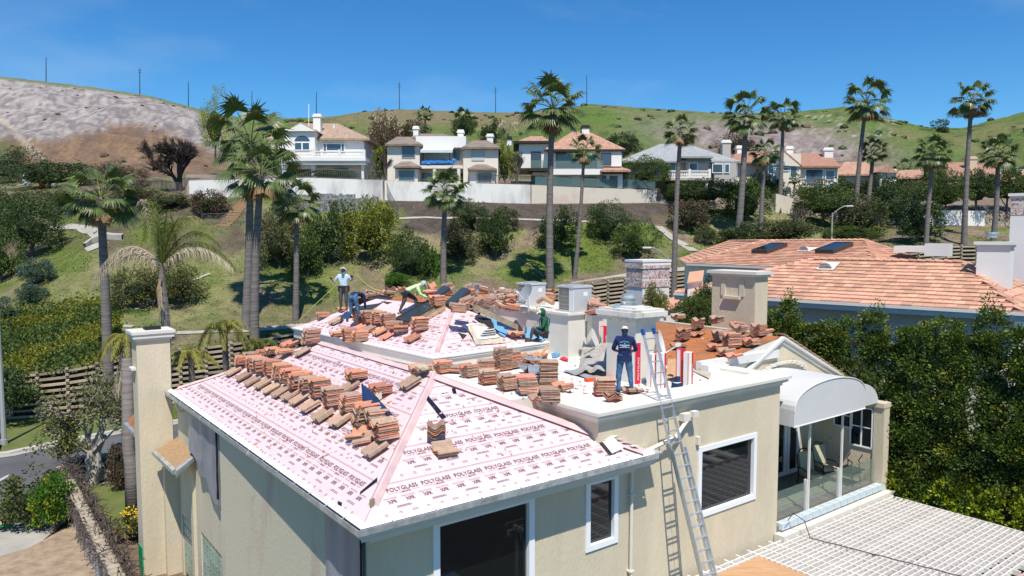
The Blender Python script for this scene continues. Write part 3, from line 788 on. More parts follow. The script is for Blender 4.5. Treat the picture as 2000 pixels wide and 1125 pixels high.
def printing(part, org, ax, up, s_len, rows, W, lo, hi, skip=lambda s, t: False, bold=.010, lift=0, detail=True):
    n = ax.cross(up).normalized()
    if n.z < 0: n = -n
    for i in range(rows):
        m = MB(); t0 = i * W
        hN = lambda t: .021 + lift + (1 - (t - t0) / W) * .008
        fn = lambda s, t: org + ax * s + up * t + n * hN(t)
        off = rnd.uniform(0, .9)
        def row(t, h_, wd, pitch, draw, o=off):
            if t + h_ > s_len: return
            s = math.floor((lo(t) - o) / pitch) * pitch + o
            while s < hi(t):
                if s > lo(t + h_) + .08 and s + wd < hi(t + h_) - .08 and not skip(s + wd / 2, t): draw(s, t)
                s += pitch
        row(t0 + .70, .125, .70, .80, lambda s, t: stamp(m, 'POLYGLASS', fn, s, t, .70, .118, bold))
        row(t0 + .625, .05, .70, .80, lambda s, t: (bar_(m, fn, s, t + .03, .22, .006), bar_(m, fn, s + .54, t + .03, .18, .006), stamp(m, 'MAPEI', fn, s + .30, t, .19, .05, bold), ring(m, fn, s + .265, t + .025, .025)))
        row(t0 + .40, .09, .17, .40, lambda s, t: stamp(m, 'XFR', fn, s, t, .20, .092, .02), off * .4)
        row(t0 + .505, .03, .26, .40, lambda s, t: stamp(m, 'POLYSTICK', fn, s - .045, t + .016, .29, .040, bold, 1), off * .4)
        def tiny(s, t):
            bar_(m, fn, s, t, .34, .012, 1); bar_(m, fn, s + .02, t + .030, .30, .012, 1)
        row(t0 + .27, .05, .3, .80, tiny)
        k_ = [0]
        def icon(s, t):
            k_[0] += 1
            if k_[0] % 3 == 0: ring(m, fn, s + .06, t, .026, 0, 2.7, .35)
            else: ring(m, fn, s + .05, t, .034, 1, 1.0, .3)
        row(t0 + .13, .05, .16, .31, icon, off * .6)
        if t0 + .93 < s_len:
            t = t0 + .93; bar_(m, fn, lo(t) + .05, t, hi(t) - lo(t) - .1, .006)
        if m.v: sub(m, 'printed_lettering', ['ink', 'ink_grey'], part)
printing(roofo, H(0, 0, -5.4), U, upF, SLEN, 5, .96, lambda t: t * CF, lambda t: 7.86 - t * CF)
printing(roofo, H(0, WB, -5.4), -V, upL, SLEN, 5, .96, lambda t: t * CF, lambda t: WB - t * CF)
# black laps and tape on the front slope
def onF(a, b, h=.03): return H(a, b, -5.4 + SL * b) + Vector((0, 0, h))
def onL(a, b, h=.03): return H(a, b, -5.4 + SL * a) + Vector((0, 0, h))
pWF = (H(0, 0, -5.4), (ZZ - V * SL).normalized()); pWL = (H(0, 0, -5.4), (ZZ - U * SL).normalized())
def tapepx(pts, plane, h=.034):
    return [PL(x, y, *plane) + ZZ * h for x, y in pts]
for pts_, pl_n in (([(829, 778), (837, 776), (872, 817), (863, 821)], pWF), ([(882, 761), (889, 760), (892, 770), (885, 771)], pWF), ([(703, 964), (737, 935), (737, 942), (703, 968)], pWL), ([(660, 981), (668, 985), (667, 992), (660, 988)], pWL), ([(395, 737), (402, 730), (410, 735), (402, 735)], pWL)):
    m = MB(); m.poly(tapepx(pts_, pl_n)); sub(m, 'lap_tape', 'black_tape', roofo)
# flap of membrane and torn flashing at the right end of the front slope
m = MB(); P = [PL(x, y, *pWF) for x, y in ((1145, 828), (1160, 824), (1218, 886), (1196, 889))]
m.poly([P[0] + ZZ * .05, P[1] + ZZ * .16, P[2] + ZZ * .14, P[3] + ZZ * .04][::-1]); m.build('torn_flashing', 'dirty_white', house)
m = MB(); m.poly([p + ZZ * .035 for p in (PL(1140, 830, *pWF), PL(1150, 826, *pWF), PL(1204, 888, *pWF), PL(1190, 892, *pWF))][::-1]); m.build('lifted_lap', 'black_felt', house)
m = MB()
for i in range(7):
    x = 1160 + i * 13; y = 838 + i * 7; p = PL(x, y, *pWF) + ZZ * .12
    m.cbox(p, U * rnd.uniform(.15, .35) + V * rnd.uniform(-.1, .1), V * .12 + ZZ * rnd.uniform(-.05, .08), ZZ * .015)
m.build('roof_scraps', 'dirty_white', house, kind='stuff')
# downspouts
m = MB(); m.tube([H(7.72, .56, -5.5), H(7.72, .56, -12)], .045, 8)
for z in (-6.6, -8.6, -10.6): m.hbox(7.65, 7.79, .50, .65, z, z + .05)
m.build('downspout', 'trim', house)
m = MB(); m.tube([H(9.75, .50, -4.95), H(9.2, .42, -5.3), H(7.9, .45, -5.52)], .055, 8); m.cbox(H(9.75, .55, -4.85), U * .34, V * .2, ZZ * .20); m.cbox(H(9.95, .42, -4.78), U * .22, V * .16, ZZ * .16)
m.cbox(H(9.1, .52, -5.35), U * .06, V * .26, ZZ * .2); m.build('overflow_pipe', 'trim', house)
m = MB(); m.hbox(7.6, 8.35, .1, .62, -5.50, -5.46); m.build('drip_pan', 'metal_flash', house)
m = MB(); m.tube([H(.4, 4.2, -5.75), H(.28, 4.2, -5.75), H(-.02, 4.15, -5.62), H(-.02, 4.1, -5.5)], .05, 7); m.build('gutter_outlet', 'trim', house)
m = MB(); m.tube([H(.2, 14.3, -5.95), H(.1, 14.3, -5.95), H(-.02, 14.2, -5.7), H(-.02, 14.1, -5.5)], .05, 7); m.build('gutter_outlet', 'trim', house)
m = MB(); m.cbox(H(10.35, .60, -5.62), U * .10, V * .1, ZZ * .22); m.build('wall_sensor', 'trim', house)
# ---- flat deck with parapet
m = MB(); m.poly([H(6.5, .7, DK), H(14.4, .7, DK), H(14.4, 3.0, DK), H(6.5, 3.0, DK)]); m.poly([H(5.1, 3.0, DK), H(16, 3.0, DK), H(16, 13, DK), H(5.1, 13, DK)])
m.build('flat_roof', 'deck', house)
m = MB(); m.poly([H(5.0, 3.0, -5.4), H(6.65, 3.0, -5.4), H(6.65, 3.0, DK), H(5.0, 3.0, DK)]); m.build('curb', 'trim', house)
par = [(-.62, -4.22), (.24, -4.26), (.24, -4.34), (.17, -4.36), (.17, -4.43), (.05, -4.50), (.05, -4.56), (-.05, -4.56), (-.30, -4.4), (-.62, -4.3)]
m = MB(); run(m, par, H(6.62, .65), H(14.27, .65), -V, 0, 1, 1); m.build('parapet', 'trim', house)
m = MB(); run(m, par, H(6.62, 3.2), H(6.62, .65), -U, 0, 0, 1); m.build('parapet', 'trim', house)
m = MB(); run(m, par, H(14.27, .65), H(14.27, 2.9), U, 0, 1, 0); m.build('parapet', 'trim', house)
m = MB(); m.hbox(12.9, 13.5, 2.3, 2.6, DK, -4.05); m.hbox(12.95, 17.2, 2.62, 2.82, -4.25, -3.98); m.build('curb', 'white', house)
# ---- middle roof
mC, mR, mL = H(6.29, 7.79, -3.85), H(11.5, 8.35, -3.85), H(5.55, 17.97, -3.85); mA = PZ(887, 600, -2.66); mB = H(8.15, 15.6, -2.60); mBR = H(11.6, 13.5, -3.6)
m = MB(); m.poly([mC, mR, mA]); m.poly([mL, mC, mA, mB]); m.poly([mR, mBR, mB, mA])
m.poly([mL, mB, mBR])
midr = m.build('middle_roof', 'membrane', house)
def plframe(p, q, top):
    ax = (q - p).normalized(); n = ax.cross(top - p).normalized()
    if n.z < 0: n = -n
    up = n.cross(ax)
    if up.z < 0: up = -up
    return ax, up, n
axF, upmF, nmF = plframe(mC, mR, mA); axL, upmL, nmL = plframe(mL, mC, mA)
sF = (mA - mC).dot(upmF); lF = (mR - mC).length; aF = (mA - mC).dot(axF)
sL = (mA - mC).dot(upmL); lL = (mC - mL).length; aL = (mA - mL).dot(axL); bL = (mB - mL).dot(axL)
argF = (mC, axF, upmF, sF, 3, .96, lambda t: aF * t / sF, lambda t: lF - (lF - aF) * t / sF)
argL = (mL, axL, upmL, sL, 3, .96, lambda t: bL * t / sL, lambda t: lL - (lL - aL) * t / sL)
sheets_on(midr, *argF); sheets_on(midr, *argL); printing(midr, *argF); printing(midr, *argL)
cap(midr, mC.lerp(mA, .08), mA, .09, .07); cap(midr, mR, mA, .12, .03, 'membrane_cap')
pMF = (mC, nmF); pML = (mC, nmL)
# fascia of the middle roof
def mfascia(p, q, e0, e1):
    d = (q - p).normalized(); out = Vector((d.y, -d.x, 0))
    m = MB(); run(m, [(-.3, .0), (.10, .0), (.10, -.10), (.04, -.12), (.04, -.40), (-.3, -.62)], p, q, out, 0, e0, e1); m.build('fascia', 'trim', house)
    m = MB(); run(m, [(-.06, .03), (.125, .012), (.125, -.03), (.11, -.03), (.11, .0), (-.06, .01)], p, q, out, 0, e0, e1); m.build('edge_flashing', 'white_flash', house)
mfascia(mC, mR, 1, 0); mfascia(mL, mC, 0, 1)
# ---- air conditioner platform and rear roof
m = MB(); m.hbox(11.35, 13.9, 7.15, 12.6, DK, -2.78); m.hbox(11.25, 14.0, 7.05, 12.7, -2.78, -2.70); m.hbox(12.2, 12.55, 6.86, 7.1, DK, -2.8); m.hbox(12.1, 12.65, 6.76, 7.1, -3.02, -2.8); m.build('equipment_platform', 'trim', house)
m = MB(); m.poly([H(8.1, 14.5, -2.66), H(14, 12.65, -2.82), H(15.0, 17.5, -2.75), H(8.3, 17.5, -2.70)]); m.poly([H(8.3, 17.5, -2.70), H(15.0, 17.5, -2.75), H(16, 22, -5), H(8, 22, -5)]); m.poly([H(13.9, 7.2, -4.1), H(16.2, 7.2, -3.7), H(17, 19, -3.2), H(14, 19, -2.8), H(13.9, 12.6, -3.0)]); m.build('rear_roof', 'orange_felt', house)
m = MB(); m.hbox(13.95, 13.98, 7.2, 12.5, DK, -2.8); m.build('rear_wall', 'stucco', house)
m = MB(); m.poly([H(5.9, 17.6, -12), H(5.9, 17.6, -4.0), H(6.4, 8.0, -4.2), H(6.4, 8.0, -12)]); m.build('middle_wall', 'stucco', house)
m = MB(); P0, P1 = PZ(925, 604, -2.62), PZ(1012, 645, -3.3)
m.box(P0, P1 - P0, V * .05, ZZ * .20); m.build('sleeper_board', 'old_wood', house)
m = MB(); m.tube([PZ(1205, 600, -2.4), PZ(1205, 600, -2.1)], .12, 10); m.build('roof_vent_pipe', 'metal_flash', house)
# ---- centre chimney
CC = (9.85, 2.5)
m = MB(); a0, b0 = CC; m.hbox(a0, a0 + .85, b0, b0 + 1.2, DK, -2.45); m.build('centre_chimney', 'trim', house)
cp_ = house.children and None
m = MB(); q = H(a0, b0)
for (o_, z0, z1) in ((.08, -2.50, -2.42), (.17, -2.42, -2.34), (.24, -2.34, -2.20), (.17, -2.20, -2.13)):
    m.hbox(a0 - o_, a0 + .85 + o_, b0 - o_, b0 + 1.2 + o_, z0, z1)
m.hbox(a0 + .05, a0 + .8, b0 + .1, b0 + 1.2, -2.13, -2.08); m.build('chimney_cap', 'dirty_white', house)
m = MB(); c = H(a0 + .45, b0 + .75)
for r_, z0, z1 in ((.30, -2.08, -2.05), (.20, -2.05, -1.97), (.25, -1.97, -1.93), (.20, -1.93, -1.85), (.26, -1.85, -1.81), (.20, -1.81, -1.74)): m.tube([c + ZZ * z0, c + ZZ * z1], r_, 14)
m.build('flue_cap', 'metal_flash', house)
# ---- left tall chimney
m = MB(); a0, b0 = -.95, 15.45; m.hbox(a0, .12, b0, b0 + .85, -12, -3.5); m.hbox(-.25, .3, 15.2, 15.5, -12, -7.4)
m.build('left_chimney', 'stucco', house)
m = MB(); m.hbox(a0 - .06, .18, b0 - .06, b0 + .91, -3.58, -3.5); m.hbox(a0 - .12, .24, b0 - .12, b0 + .97, -3.5, -3.36); m.hbox(a0 - .16, .28, b0 - .16, b0 + 1.01, -3.36, -3.26); m.build('chimney_cap', 'trim', house)
m = MB(); m.hbox(a0 + .35, a0 + .85, b0 + .25, b0 + .7, -3.26, -3.17); m.build('spark_cover', 'tool_black', house)
m = MB(); m.hbox(a0 - .14, a0, b0 + .2, b0 + .7, -4.62, -4.54); m.build('chimney_ledge', 'trim', house)
# pent roofs beside the left chimney
for (pts, z) in (([(303, 880), (343, 917), (390, 880), (372, 838)], -7.35), ([(247, 825), (277, 855), (284, 820), (262, 808)], -7.2)):
    P = [PZ(x, y, zz) for (x, y), zz in zip(pts, (z, z, z + .35, z + .35))]
    m = MB(); m.prism(P, -ZZ * .06); pr_ = m.build('pent_roof', 'wood' if z == -7.35 else 'orange_felt', house)
    m = MB(); d = (P[1] - P[0]).normalized(); out = Vector((d.y, -d.x, 0))
    run(m, [(.0, .03), (.11, .0), (.11, -.12), (.0, -.16), (-.25, -.25)], P[0], P[1], out, 0, 0, .8); run(m, [(.0, .03), (.11, .0), (.11, -.12), (.0, -.3)], P[1], P[2], Vector(((P[2] - P[1]).y, -(P[2] - P[1]).x, 0)).normalized(), 0, .8, 0)
    sub(m, 'pent_gutter', 'metal_flash', pr_)
m = MB(); m.tube([H(-.1, 15.3, -7.7), H(-.1, 15.3, -12)], .05, 7); m.build('downspout', 'trim', house)
# ---- orange felt roof with pediment, right side
rgd = (17.5, -3.56)
m = MB(); m.poly([H(13.0, 2.75, -4.27), H(rgd[0], 2.75, rgd[1]), H(rgd[0], 12, rgd[1]), H(13.0, 12, -4.27)]); m.poly([H(rgd[0], 2.75, rgd[1]), H(21.6, 2.75, -5.42), H(21.6, 12, -5.42), H(rgd[0], 12, rgd[1])])
gab = m.build('gable_roof', 'orange_felt', house)
m = MB(); m.hbox(17.35, 17.65, 3.2, 12, -3.6, -3.5); sub(m, 'ridge_mortar', 'mortar', gab)
rk = [(0, .02), (.16, .02), (.16, -.08), (.09, -.10), (.09, -.22), (.0, -.26)]
m = MB(); run(m, rk, H(rgd[0], 2.75, rgd[1]), H(21.8, 2.75, -5.5), -V); m.build('rake_trim', 'trim', house)
m = MB(); run(m, rk, H(13.9, 2.75, rgd[1] - 3.6 * .455), H(rgd[0], 2.75, rgd[1]), -V); m.build('rake_trim', 'trim', house)
m = MB(); m.poly([H(13.0, 2.77, -5.5), H(17.5, 2.77, -5.5), H(17.5, 2.77, rgd[1] - .02), H(13.0, 2.77, -4.29)]); m.build('curb', 'trim', house)
m = MB(); m.poly([H(14.0, 2.72, -5.3), H(21.3, 2.72, -5.4), H(rgd[0], 2.72, rgd[1] - .1)]); m.build('pediment', 'stucco', house)
m = MB()
for k in range(14):
    t = k / 13; m.cbox(H(lerp(17.7, 21.6, t), 2.85, lerp(-3.56, -5.36, t) + .05), U * .30 - ZZ * .1, V * .35, ZZ * .05)
m.build('verge_tiles', 'tile_dirty', house, kind='stuff')
m = MB()
for k in range(15):
    t = math.pi * k / 14; m.cbox(H(17.5 + 1.5 * math.cos(t), 2.62, -5.0 + .55 * math.sin(t)), U * (.3 * abs(math.sin(t)) + .06), V * .06, ZZ * (.06 + .1 * abs(math.cos(t))))
m.build('arch_trim', 'trim', house)
# right chimney behind the ridge
Pc = PY(1474, 600, 29.5); ca, cb = AB(Pc); ztop = -1.62
m = MB(); m.hbox(ca, ca + .85, cb, cb + 2.1, -6, ztop); m.build('right_chimney', 'stucco', house)
m = MB(); m.hbox(ca - .08, ca + .93, cb - .08, cb + 2.18, ztop - .02, ztop + .08); m.hbox(ca - .16, ca + 1.01, cb - .16, cb + 2.26, ztop + .08, ztop + .2); m.build('chimney_cap', 'trim', house)
m = MB(); m.hbox(ca - .14, ca, cb + .65, cb + 1.45, ztop - .95, ztop - .83); m.hbox(ca - .04, ca, cb + .5, cb + .72, ztop - .83, ztop - .15); m.hbox(ca - .04, ca, cb + 1.4, cb + 1.62, ztop - .83, ztop - .15); m.build('chimney_ledge', 'stucco', house)
# ---- balcony
BF = -9.0
m = MB(); m.hbox(14.27, 20.9, .62, 3.4, BF - .25, BF); m.build('balcony_floor', 'patio', house)
m = MB(); m.hbox(14.1, 21.0, .28, .62, BF - .42, BF - .18); m.hbox(14.1, 21.0, .40, .62, BF - .6, BF - .42); m.build('balcony_cornice', 'trim', house)
n = 15
cpm = MB(); cpm.abox(0, .40, 0, .25, 0, .20); cpme = cpm.mesh('coping_tile', 'coping')
for k in range(n):
    o = bpy.data.objects.new('coping_tile', cpme); COL.objects.link(o); o.parent = house; o.rotation_euler = (0, 0, HT); o.location = H(14.35 + k * .425, .50, BF - .12) - WL[house.name]
fl = MB(); fl.abox(0, .42, 0, .42, 0, .03); flme = fl.mesh('floor_tile', mat('floor_tile', (.30, .20, .16), .8, .2, 4, objrand=.3))
for k in range(14):
    o = bpy.data.objects.new('floor_tile', flme); COL.objects.link(o); o.parent = house; o.rotation_euler = (0, 0, HT); o.location = H(14.4 + k * .44, .80, BF + .005) - WL[house.name]
m = MB(); m.hbox(15.0, 19.6, 1.5, 3.0, BF + .002, BF + .02); m.build('patio_rug', mat('rug', (.20, .22, .16), .95, .1, 5), house)
pb = lambda a, z, d=0: H(a, 3.3 + d, z)
m = MB(); fwall(m, 14.27, 20.9, BF, -5.3, [(17.3, 19.75, BF, -6.75)], pb); m.build('balcony_back_wall', 'stucco', house)
pr2 = lambda b, z, d=0: H(20.62 + d, b, z)
m = MB(); m.hbox(20.62, 20.9, .62, 3.3, BF - .4, -6.15); m.hbox(20.5, 21.0, .5, 3.3, -6.15, -5.98); m.build('balcony_side_wall', 'stucco', house)
m = MB(); m.hbox(20.56, 20.95, .52, .9, BF - .2, -6.15); m.build('balcony_pier', 'stucco', house)
for (x0, x1) in ((17.32, 18.1), (18.1, 18.9), (18.95, 19.73)):
    window(house, pb, x0, x1, BF + .02, -6.78, .15, rec=.05, name='french_door', out=.0)
# stepped window on the side wall, drawn as separate panes
def sidepane(b0, b1, z0, z1): return window(house, lambda a, z, d=0: H(20.62 + d, a, z), b1, b0, z0, z1, .05, mull=((b0 + b1) / 2,), rows=((z0 + z1) / 2,) if z1 - z0 > .6 else (), rec=-.005, out=.05, name='stepped_window')
sidepane(.98, 1.75, -7.75, -6.25); sidepane(1.76, 2.4, -7.15, -6.25); sidepane(2.41, 3.1, -6.7, -6.25)
# glass guard and posts
for (x0, x1) in ((14.35, 16.05), (16.2, 18.05), (18.2, 20.5)):
    m = MB(); m.hbox(x0, x1, .80, .812, BF - .05, BF + 1.0); m.build('glass_guard', 'rail_glass', house)
m = MB(); m.hbox(20.45, 20.5, .8, .82, BF, BF + 1.02)
for x in (16.12, 18.12):
    mm = MB(); mm.hbox(x - .03, x + .03, .70, .76, BF - .02, -5.95); mm.hbox(x - .05, x + .05, .74, .86, BF, BF + 1.08); mm.build('awning_post', 'white', house)
# awning
aw = MB(); a0, a1 = 14.7, 19.0; n = 20; prof = []
for k in range(n + 1):
    t = math.pi * k / n; prof.append((lerp(a0, a1, .5 - .5 * math.cos(t)), -5.42 + .80 * math.sin(t) ** .8))
front = [H(a, .42, z) for a, z in prof]; back = [H(a, 3.25, z) for a, z in prof]
aw.add(front + back, [(i, i + 1, i + n + 2, i + n + 1) for i in range(n)])
aw.poly([H(a0, .42, -5.9)] + front + [H(a1, .42, -5.9)])
aw.poly([H(a0, .42, -5.38), H(a0, 3.25, -5.38), H(a0, 3.25, -5.9), H(a0, .42, -5.9)]); aw.poly([H(a1, .42, -5.9), H(a1, 3.25, -5.9), H(a1, 3.25, -5.38), H(a1, .42, -5.38)])
awo = aw.build('awning', 'awning', house)
m = MB()
for i in range(n): m.tube([front[i] - V * .01, front[i + 1] - V * .01], .018, 5)
m.tube([H(a0, .41, -5.9), H(a1, .41, -5.9)], .02, 5); sub(m, 'frame', 'white', awo)
m = MB(); q0 = []; q1 = []
for k in range(9):
    t = math.pi / 2 * k / 8; q0.append(H(19.1 + 1.45 * math.sin(t), .75, -5.98 + .85 * math.cos(t))); q1.append(H(19.1 + 1.45 * math.sin(t), 3.2, -5.98 + .85 * math.cos(t)))
m.add(q0 + q1, [(i, i + 1, i + 10, i + 9) for i in range(8)]); m.poly(q0 + [H(19.1, .75, -5.98)]); sub(m, 'side_hood', 'awning', awo)
m = MB(); q0 = []; q1 = []
for k in range(9):
    t = math.pi / 2 * k / 8; q0.append(H(14.3 + .45 * math.sin(t), 1.2, -5.5 + .75 * math.cos(t))); q1.append(H(14.3 + .45 * math.sin(t), 3.2, -5.5 + .75 * math.cos(t)))
m.add(q0 + q1, [(i, i + 1, i + 10, i + 9) for i in range(8)]); m.poly(q0 + [H(14.3, 1.2, -5.5)]); sub(m, 'side_hood', 'awning', awo)
# ------------------------------------------------------------------ tiled roof pieces
def roof_tiles(part, org, ax, up, s_len, lo, hi, ex=.44, wd=.42, mname='nb_tile', limit=0, lift=.02, skip=None):
    """courses of flat tiles; the nearest become parts, the rest one joined part. 'part' is the roof part"""
    root = part.parent; n = ax.cross(up).normalized()
    if n.z < 0: n = -n
    b = MB(); b.add([(0, 0, 0), (wd * .97, 0, 0), (wd * .97, ex * 1.12, -.03), (0, ex * 1.12, -.03), (0, 0, .052), (wd * .97, 0, .052), (wd * .97, ex * 1.12, -.005), (0, ex * 1.12, -.005)],
                    [(4, 5, 6, 7), (0, 1, 5, 4), (1, 2, 6, 5), (3, 0, 4, 7)])
    me = b.mesh('roof_tile', mname); out = []
    R3 = Matrix((ax, up, n)).transposed().to_4x4()
    rows = int(s_len / ex)
    for i in range(rows):
        t = i * ex; s = lo(t) + (wd / 2 if i % 2 else 0)
        while s < hi(t) - wd * .5:
            j = rnd.uniform(-.035, .02)
            p = org + ax * s + up * (t + j) + n * (lift + rnd.uniform(0, .01))
            if not (skip and skip(p)): out.append((p.length, Matrix.Translation(p) @ R3))
            s += wd
    out.sort(key=lambda q: q[0])
    rest = MB()
    for k, (_, mw) in enumerate(out):
        if k < limit:
            o = bpy.data.objects.new('roof_tile', me); COL.objects.link(o); o.parent = part; o.matrix_local = Matrix.Translation(-WL[root.name]) @ mw
        else: rest.add([mw @ v.co for v in me.vertices], [tuple(p.vertices) for p in me.polygons])
    if rest.v: sub(rest, 'roof_tiles', mname, part, kind='stuff')
def capline(part, p, q, mname='nb_tile', r=.09, seg=.38):
    m = MB(); d = q - p; n = max(1, int(d.length / seg)); s = d.cross(ZZ).normalized(); dn = d.normalized()
    for i in range(n):
        a = p + d * (i / n); b = p + d * ((i + 1.08) / n); vs = []
        for c, k, up_ in ((a, 1.12, .035), (b, .95, .0)):
            for t in range(5):
                an = math.pi * t / 4; vs.append(c + s * math.cos(an) * r * k + ZZ * (math.sin(an) * r * k + up_ - .01))
        m.add(vs, [(t, t + 1, t + 6, t + 5) for t in range(4)] + [(0, 1, 2, 3, 4)])
    return sub(m, 'ridge_tiles', mname, part, kind='stuff')
# ------------------------------------------------------------------ neighbouring house on the right
nb = thing('house', 'neighbouring white house with a broad salmon coloured tiled roof behind the tall hedge', 'house', tuple(PZ(1750, 620, -12)))
zE = -3.0
E1, E2 = PZ(1500, 583, zE), PZ(2003, 612, zE); dE = (E2 - E1).normalized(); nE = Vector((-dE.y, dE.x, 0))     # nE points away from us
RR = PZ(1880, 512, -1.22); rr_ = ray(1590, 504); D1 = (RR - E2).dot(nE)
s_ = (RR.x - rr_.x * RR.y) / (rr_.x * dE.y - dE.x); RL = RR + dE * s_
E0 = E2 + dE * ((RL - E2).dot(dE) - D1)
E3 = E2 + nE * 2 * D1; E4 = E0 + nE * 2 * D1
m = MB(); m.poly([E0, E2, RR, RL]); m.poly([E2, E3, RR]); m.poly([E3, E4, RL, RR]); m.poly([E4, E0, RL])
rB_ = m.build('roof', 'nb_under', nb)
ax, up, n_ = plframe(E0, E2, RR); sl_ = (RR - E0).dot(up); LT = (E2 - E0).length; c0 = (RL - E0).dot(ax); c1 = LT - (RR - E0).dot(ax)
roof_tiles(rB_, E0, ax, up, sl_, lambda t: c0 * t / sl_, lambda t: LT - c1 * t / sl_, limit=298)
ax, up, n_ = plframe(E2, E3, RR); s2 = (RR - E2).dot(up); L2 = (E3 - E2).length; k0 = (RR - E2).dot(ax)
roof_tiles(rB_, E2, ax, up, s2, lambda t: k0 * t / s2, lambda t: L2 - (L2 - k0) * t / s2)
for p, q in ((E0, RL), (RL, RR), (E2, RR), (E3, RR)): capline(rB_, p, q)
# eave fascia, gutter, walls
m = MB(); run(m, [(.10, .02), (.10, -.10), (.0, -.13), (-.02, -.34), (-1.1, -.36), (-1.1, .0)], E0, E2, -nE, 0, 0, 1)
run(m, [(.10, .02), (.10, -.10), (.0, -.13), (-.02, -.34), (-1.1, -.36), (-1.1, .0)], E2, E3, dE, 0, 1, 0); m.build('fascia', 'white', nb)
ns_ = lambda a, z, d=0: E0 + dE * a + nE * (1.1 + d) + ZZ * (z - zE)
def na(px): r = ray(px, 640); p0 = ns_(0, 0); s = p0.dot(nE) / r.dot(nE); return (r * s - E0).dot(dE)
m = MB(); fwall(m, .5, LT - .5, -12, -3.35, [(na(1880), na(1907), -5.3, -4.35), (na(1915), na(1947), -5.35, -4.4), (na(1500), na(1527), -5.4, -4.1)], ns_)
m.poly([ns_(LT - .5, -12), ns_(LT - .5, -3.35), ns_(LT - .5, -3.35, 8), ns_(LT - .5, -12, 8)][::-1]); m.build('wall', 'h_white', nb)
for q in ((na(1880), na(1907), -5.3, -4.35), (na(1915), na(1947), -5.35, -4.4), (na(1500), na(1527), -5.4, -4.1)): window(nb, ns_, *q, .06)
m = MB(); q = ns_(na(1845), -3.3, -.15); m.tube([q, q - ZZ * .4, q - ZZ * .8 + nE * .1, q - ZZ * 8], .05, 7); m.build('downspout', 'white', nb)
# rear roof
zA = -1.9
A1, A2, A3 = PZ(1340, 515, zA), PZ(1722, 530, zA), PZ(1327, 507, zA)
AR1, AR2 = PY(1488, 470.5, 55), PY(1690, 469, 39.5); AL = PY(1425, 471, 58)
A4 = PZ(1868, 527, zA) + Vector((0, 1, 0))
_n = (A2 - A1).cross(AR1 - A1).normalized(); AR2 = PL(1690, 469, A1, _n); AL = PL(1425, 471, A1, (A3 - A1).cross(AR1 - A1).normalized())
m = MB(); m.poly([A1, A2, AR2, AR1]); m.poly([A2, A4, AR2]); m.poly([A3, A1, AR1, AL]); m.poly([AR1, AR2, AR2 + Vector((2, 5, -1)), AL + Vector((2, 5, -1)), AL])
rA_ = m.build('roof', 'nb_under', nb)
for (p, q, r0, r1, big) in ((A1, A2, AR1, AR2, 0), (A3, A1, AL, AR1, 0), (A2, A4, AR2, AR2, 0)):
    ax, up, n_ = plframe(p, q, r0); s_ = (r0 - p).dot(up); L_ = (q - p).length; u0 = (r0 - p).dot(ax); u1 = L_ - (r1 - p).dot(ax)
    roof_tiles(rA_, p, ax, up, s_, lambda t: u0 * t / s_, lambda t: L_ - u1 * t / s_)
for p, q in ((A1, AR1), (AR1, AR2), (A2, AR2), (A4, AR2), (A3, AL), (AL, AR1)): capline(rA_, p, q)
dA = (A2 - A1).normalized(); nA = Vector((-dA.y, dA.x, 0)); dC = (A1 - A3).normalized(); nC = Vector((-dC.y, dC.x, 0))
m = MB(); run(m, [(.06, .02), (.06, -.12), (-.3, -.14), (-.3, .0)], A1, A2, -nA); run(m, [(.06, .02), (.06, -.12), (-.3, -.14), (-.3, .0)], A3, A1, -nC); m.build('fascia', 'white', nb)
m = MB(); a_ = A1 + nA * .4 + dA * .35; b_ = A2 + nA * .4; c_ = A3 + nC * .4 + dC * .2
m.poly([a_ - ZZ * 10, b_ - ZZ * 10, b_ - ZZ * .1, a_ - ZZ * .1]); m.poly([c_ - ZZ * 10, a_ - ZZ * 10, a_ - ZZ * .1, c_ - ZZ * .1]); m.build('wall', 'h_white', nb)
def bricks(parent_part, o, ux, uy, w_, h_, bw=.22, bh=.075):
    m = MB(); nx = ux.cross(uy).normalized(); k = 0; z = 0
    while z < h_ - bh * .5:
        s = -(bw / 2 if k % 2 else 0)
        while s < w_:
            s0 = max(0, s + .006); s1 = min(w_, s + bw - .006)
            if s1 - s0 > .03: m.box(o + ux * s0 + uy * (z + .005), ux * (s1 - s0), uy * (bh - .01), nx * (.012 + rnd.uniform(0, .008)))
            s += bw
        z += bh; k += 1
    return sub(m, 'bricks', 'brick', parent_part, kind='stuff')
m = MB(); q = A1 + dA * 1.4 + nA * .38 - ZZ * .5; m.box(q - ZZ * 2.2, dA * 2.4, -nA * .1, ZZ * 2.0); bp_ = m.build('brick_panel', 'chim_white', nb); bricks(bp_, q - ZZ * 2.2 - nA * .1, dA, ZZ, 2.4, 2.0)
for (x0, y0, x1, y1, yy) in ((1342, 552, 1372, 548, 38), (1352, 592, 1405, 575, 36), (1300, 605, 1345, 590, 40)):
    a = PY(x0, y0, yy); b = PY(x1, y1, yy + 1); n = Vector((.3, .9, 0)); m = MB(); m.prism([a, b, b + n * 1.2 + ZZ * .5, a + n * 1.2 + ZZ * .5], -ZZ * .08); m.build('small_roof', 'nb_tile', nb)
    m = MB(); m.poly([a + n * .3 - ZZ * 6, b + n * .3 - ZZ * 6, b + n * .3 - ZZ * .05, a + n * .3 - ZZ * .05]); m.build('wall', 'h_white', nb)
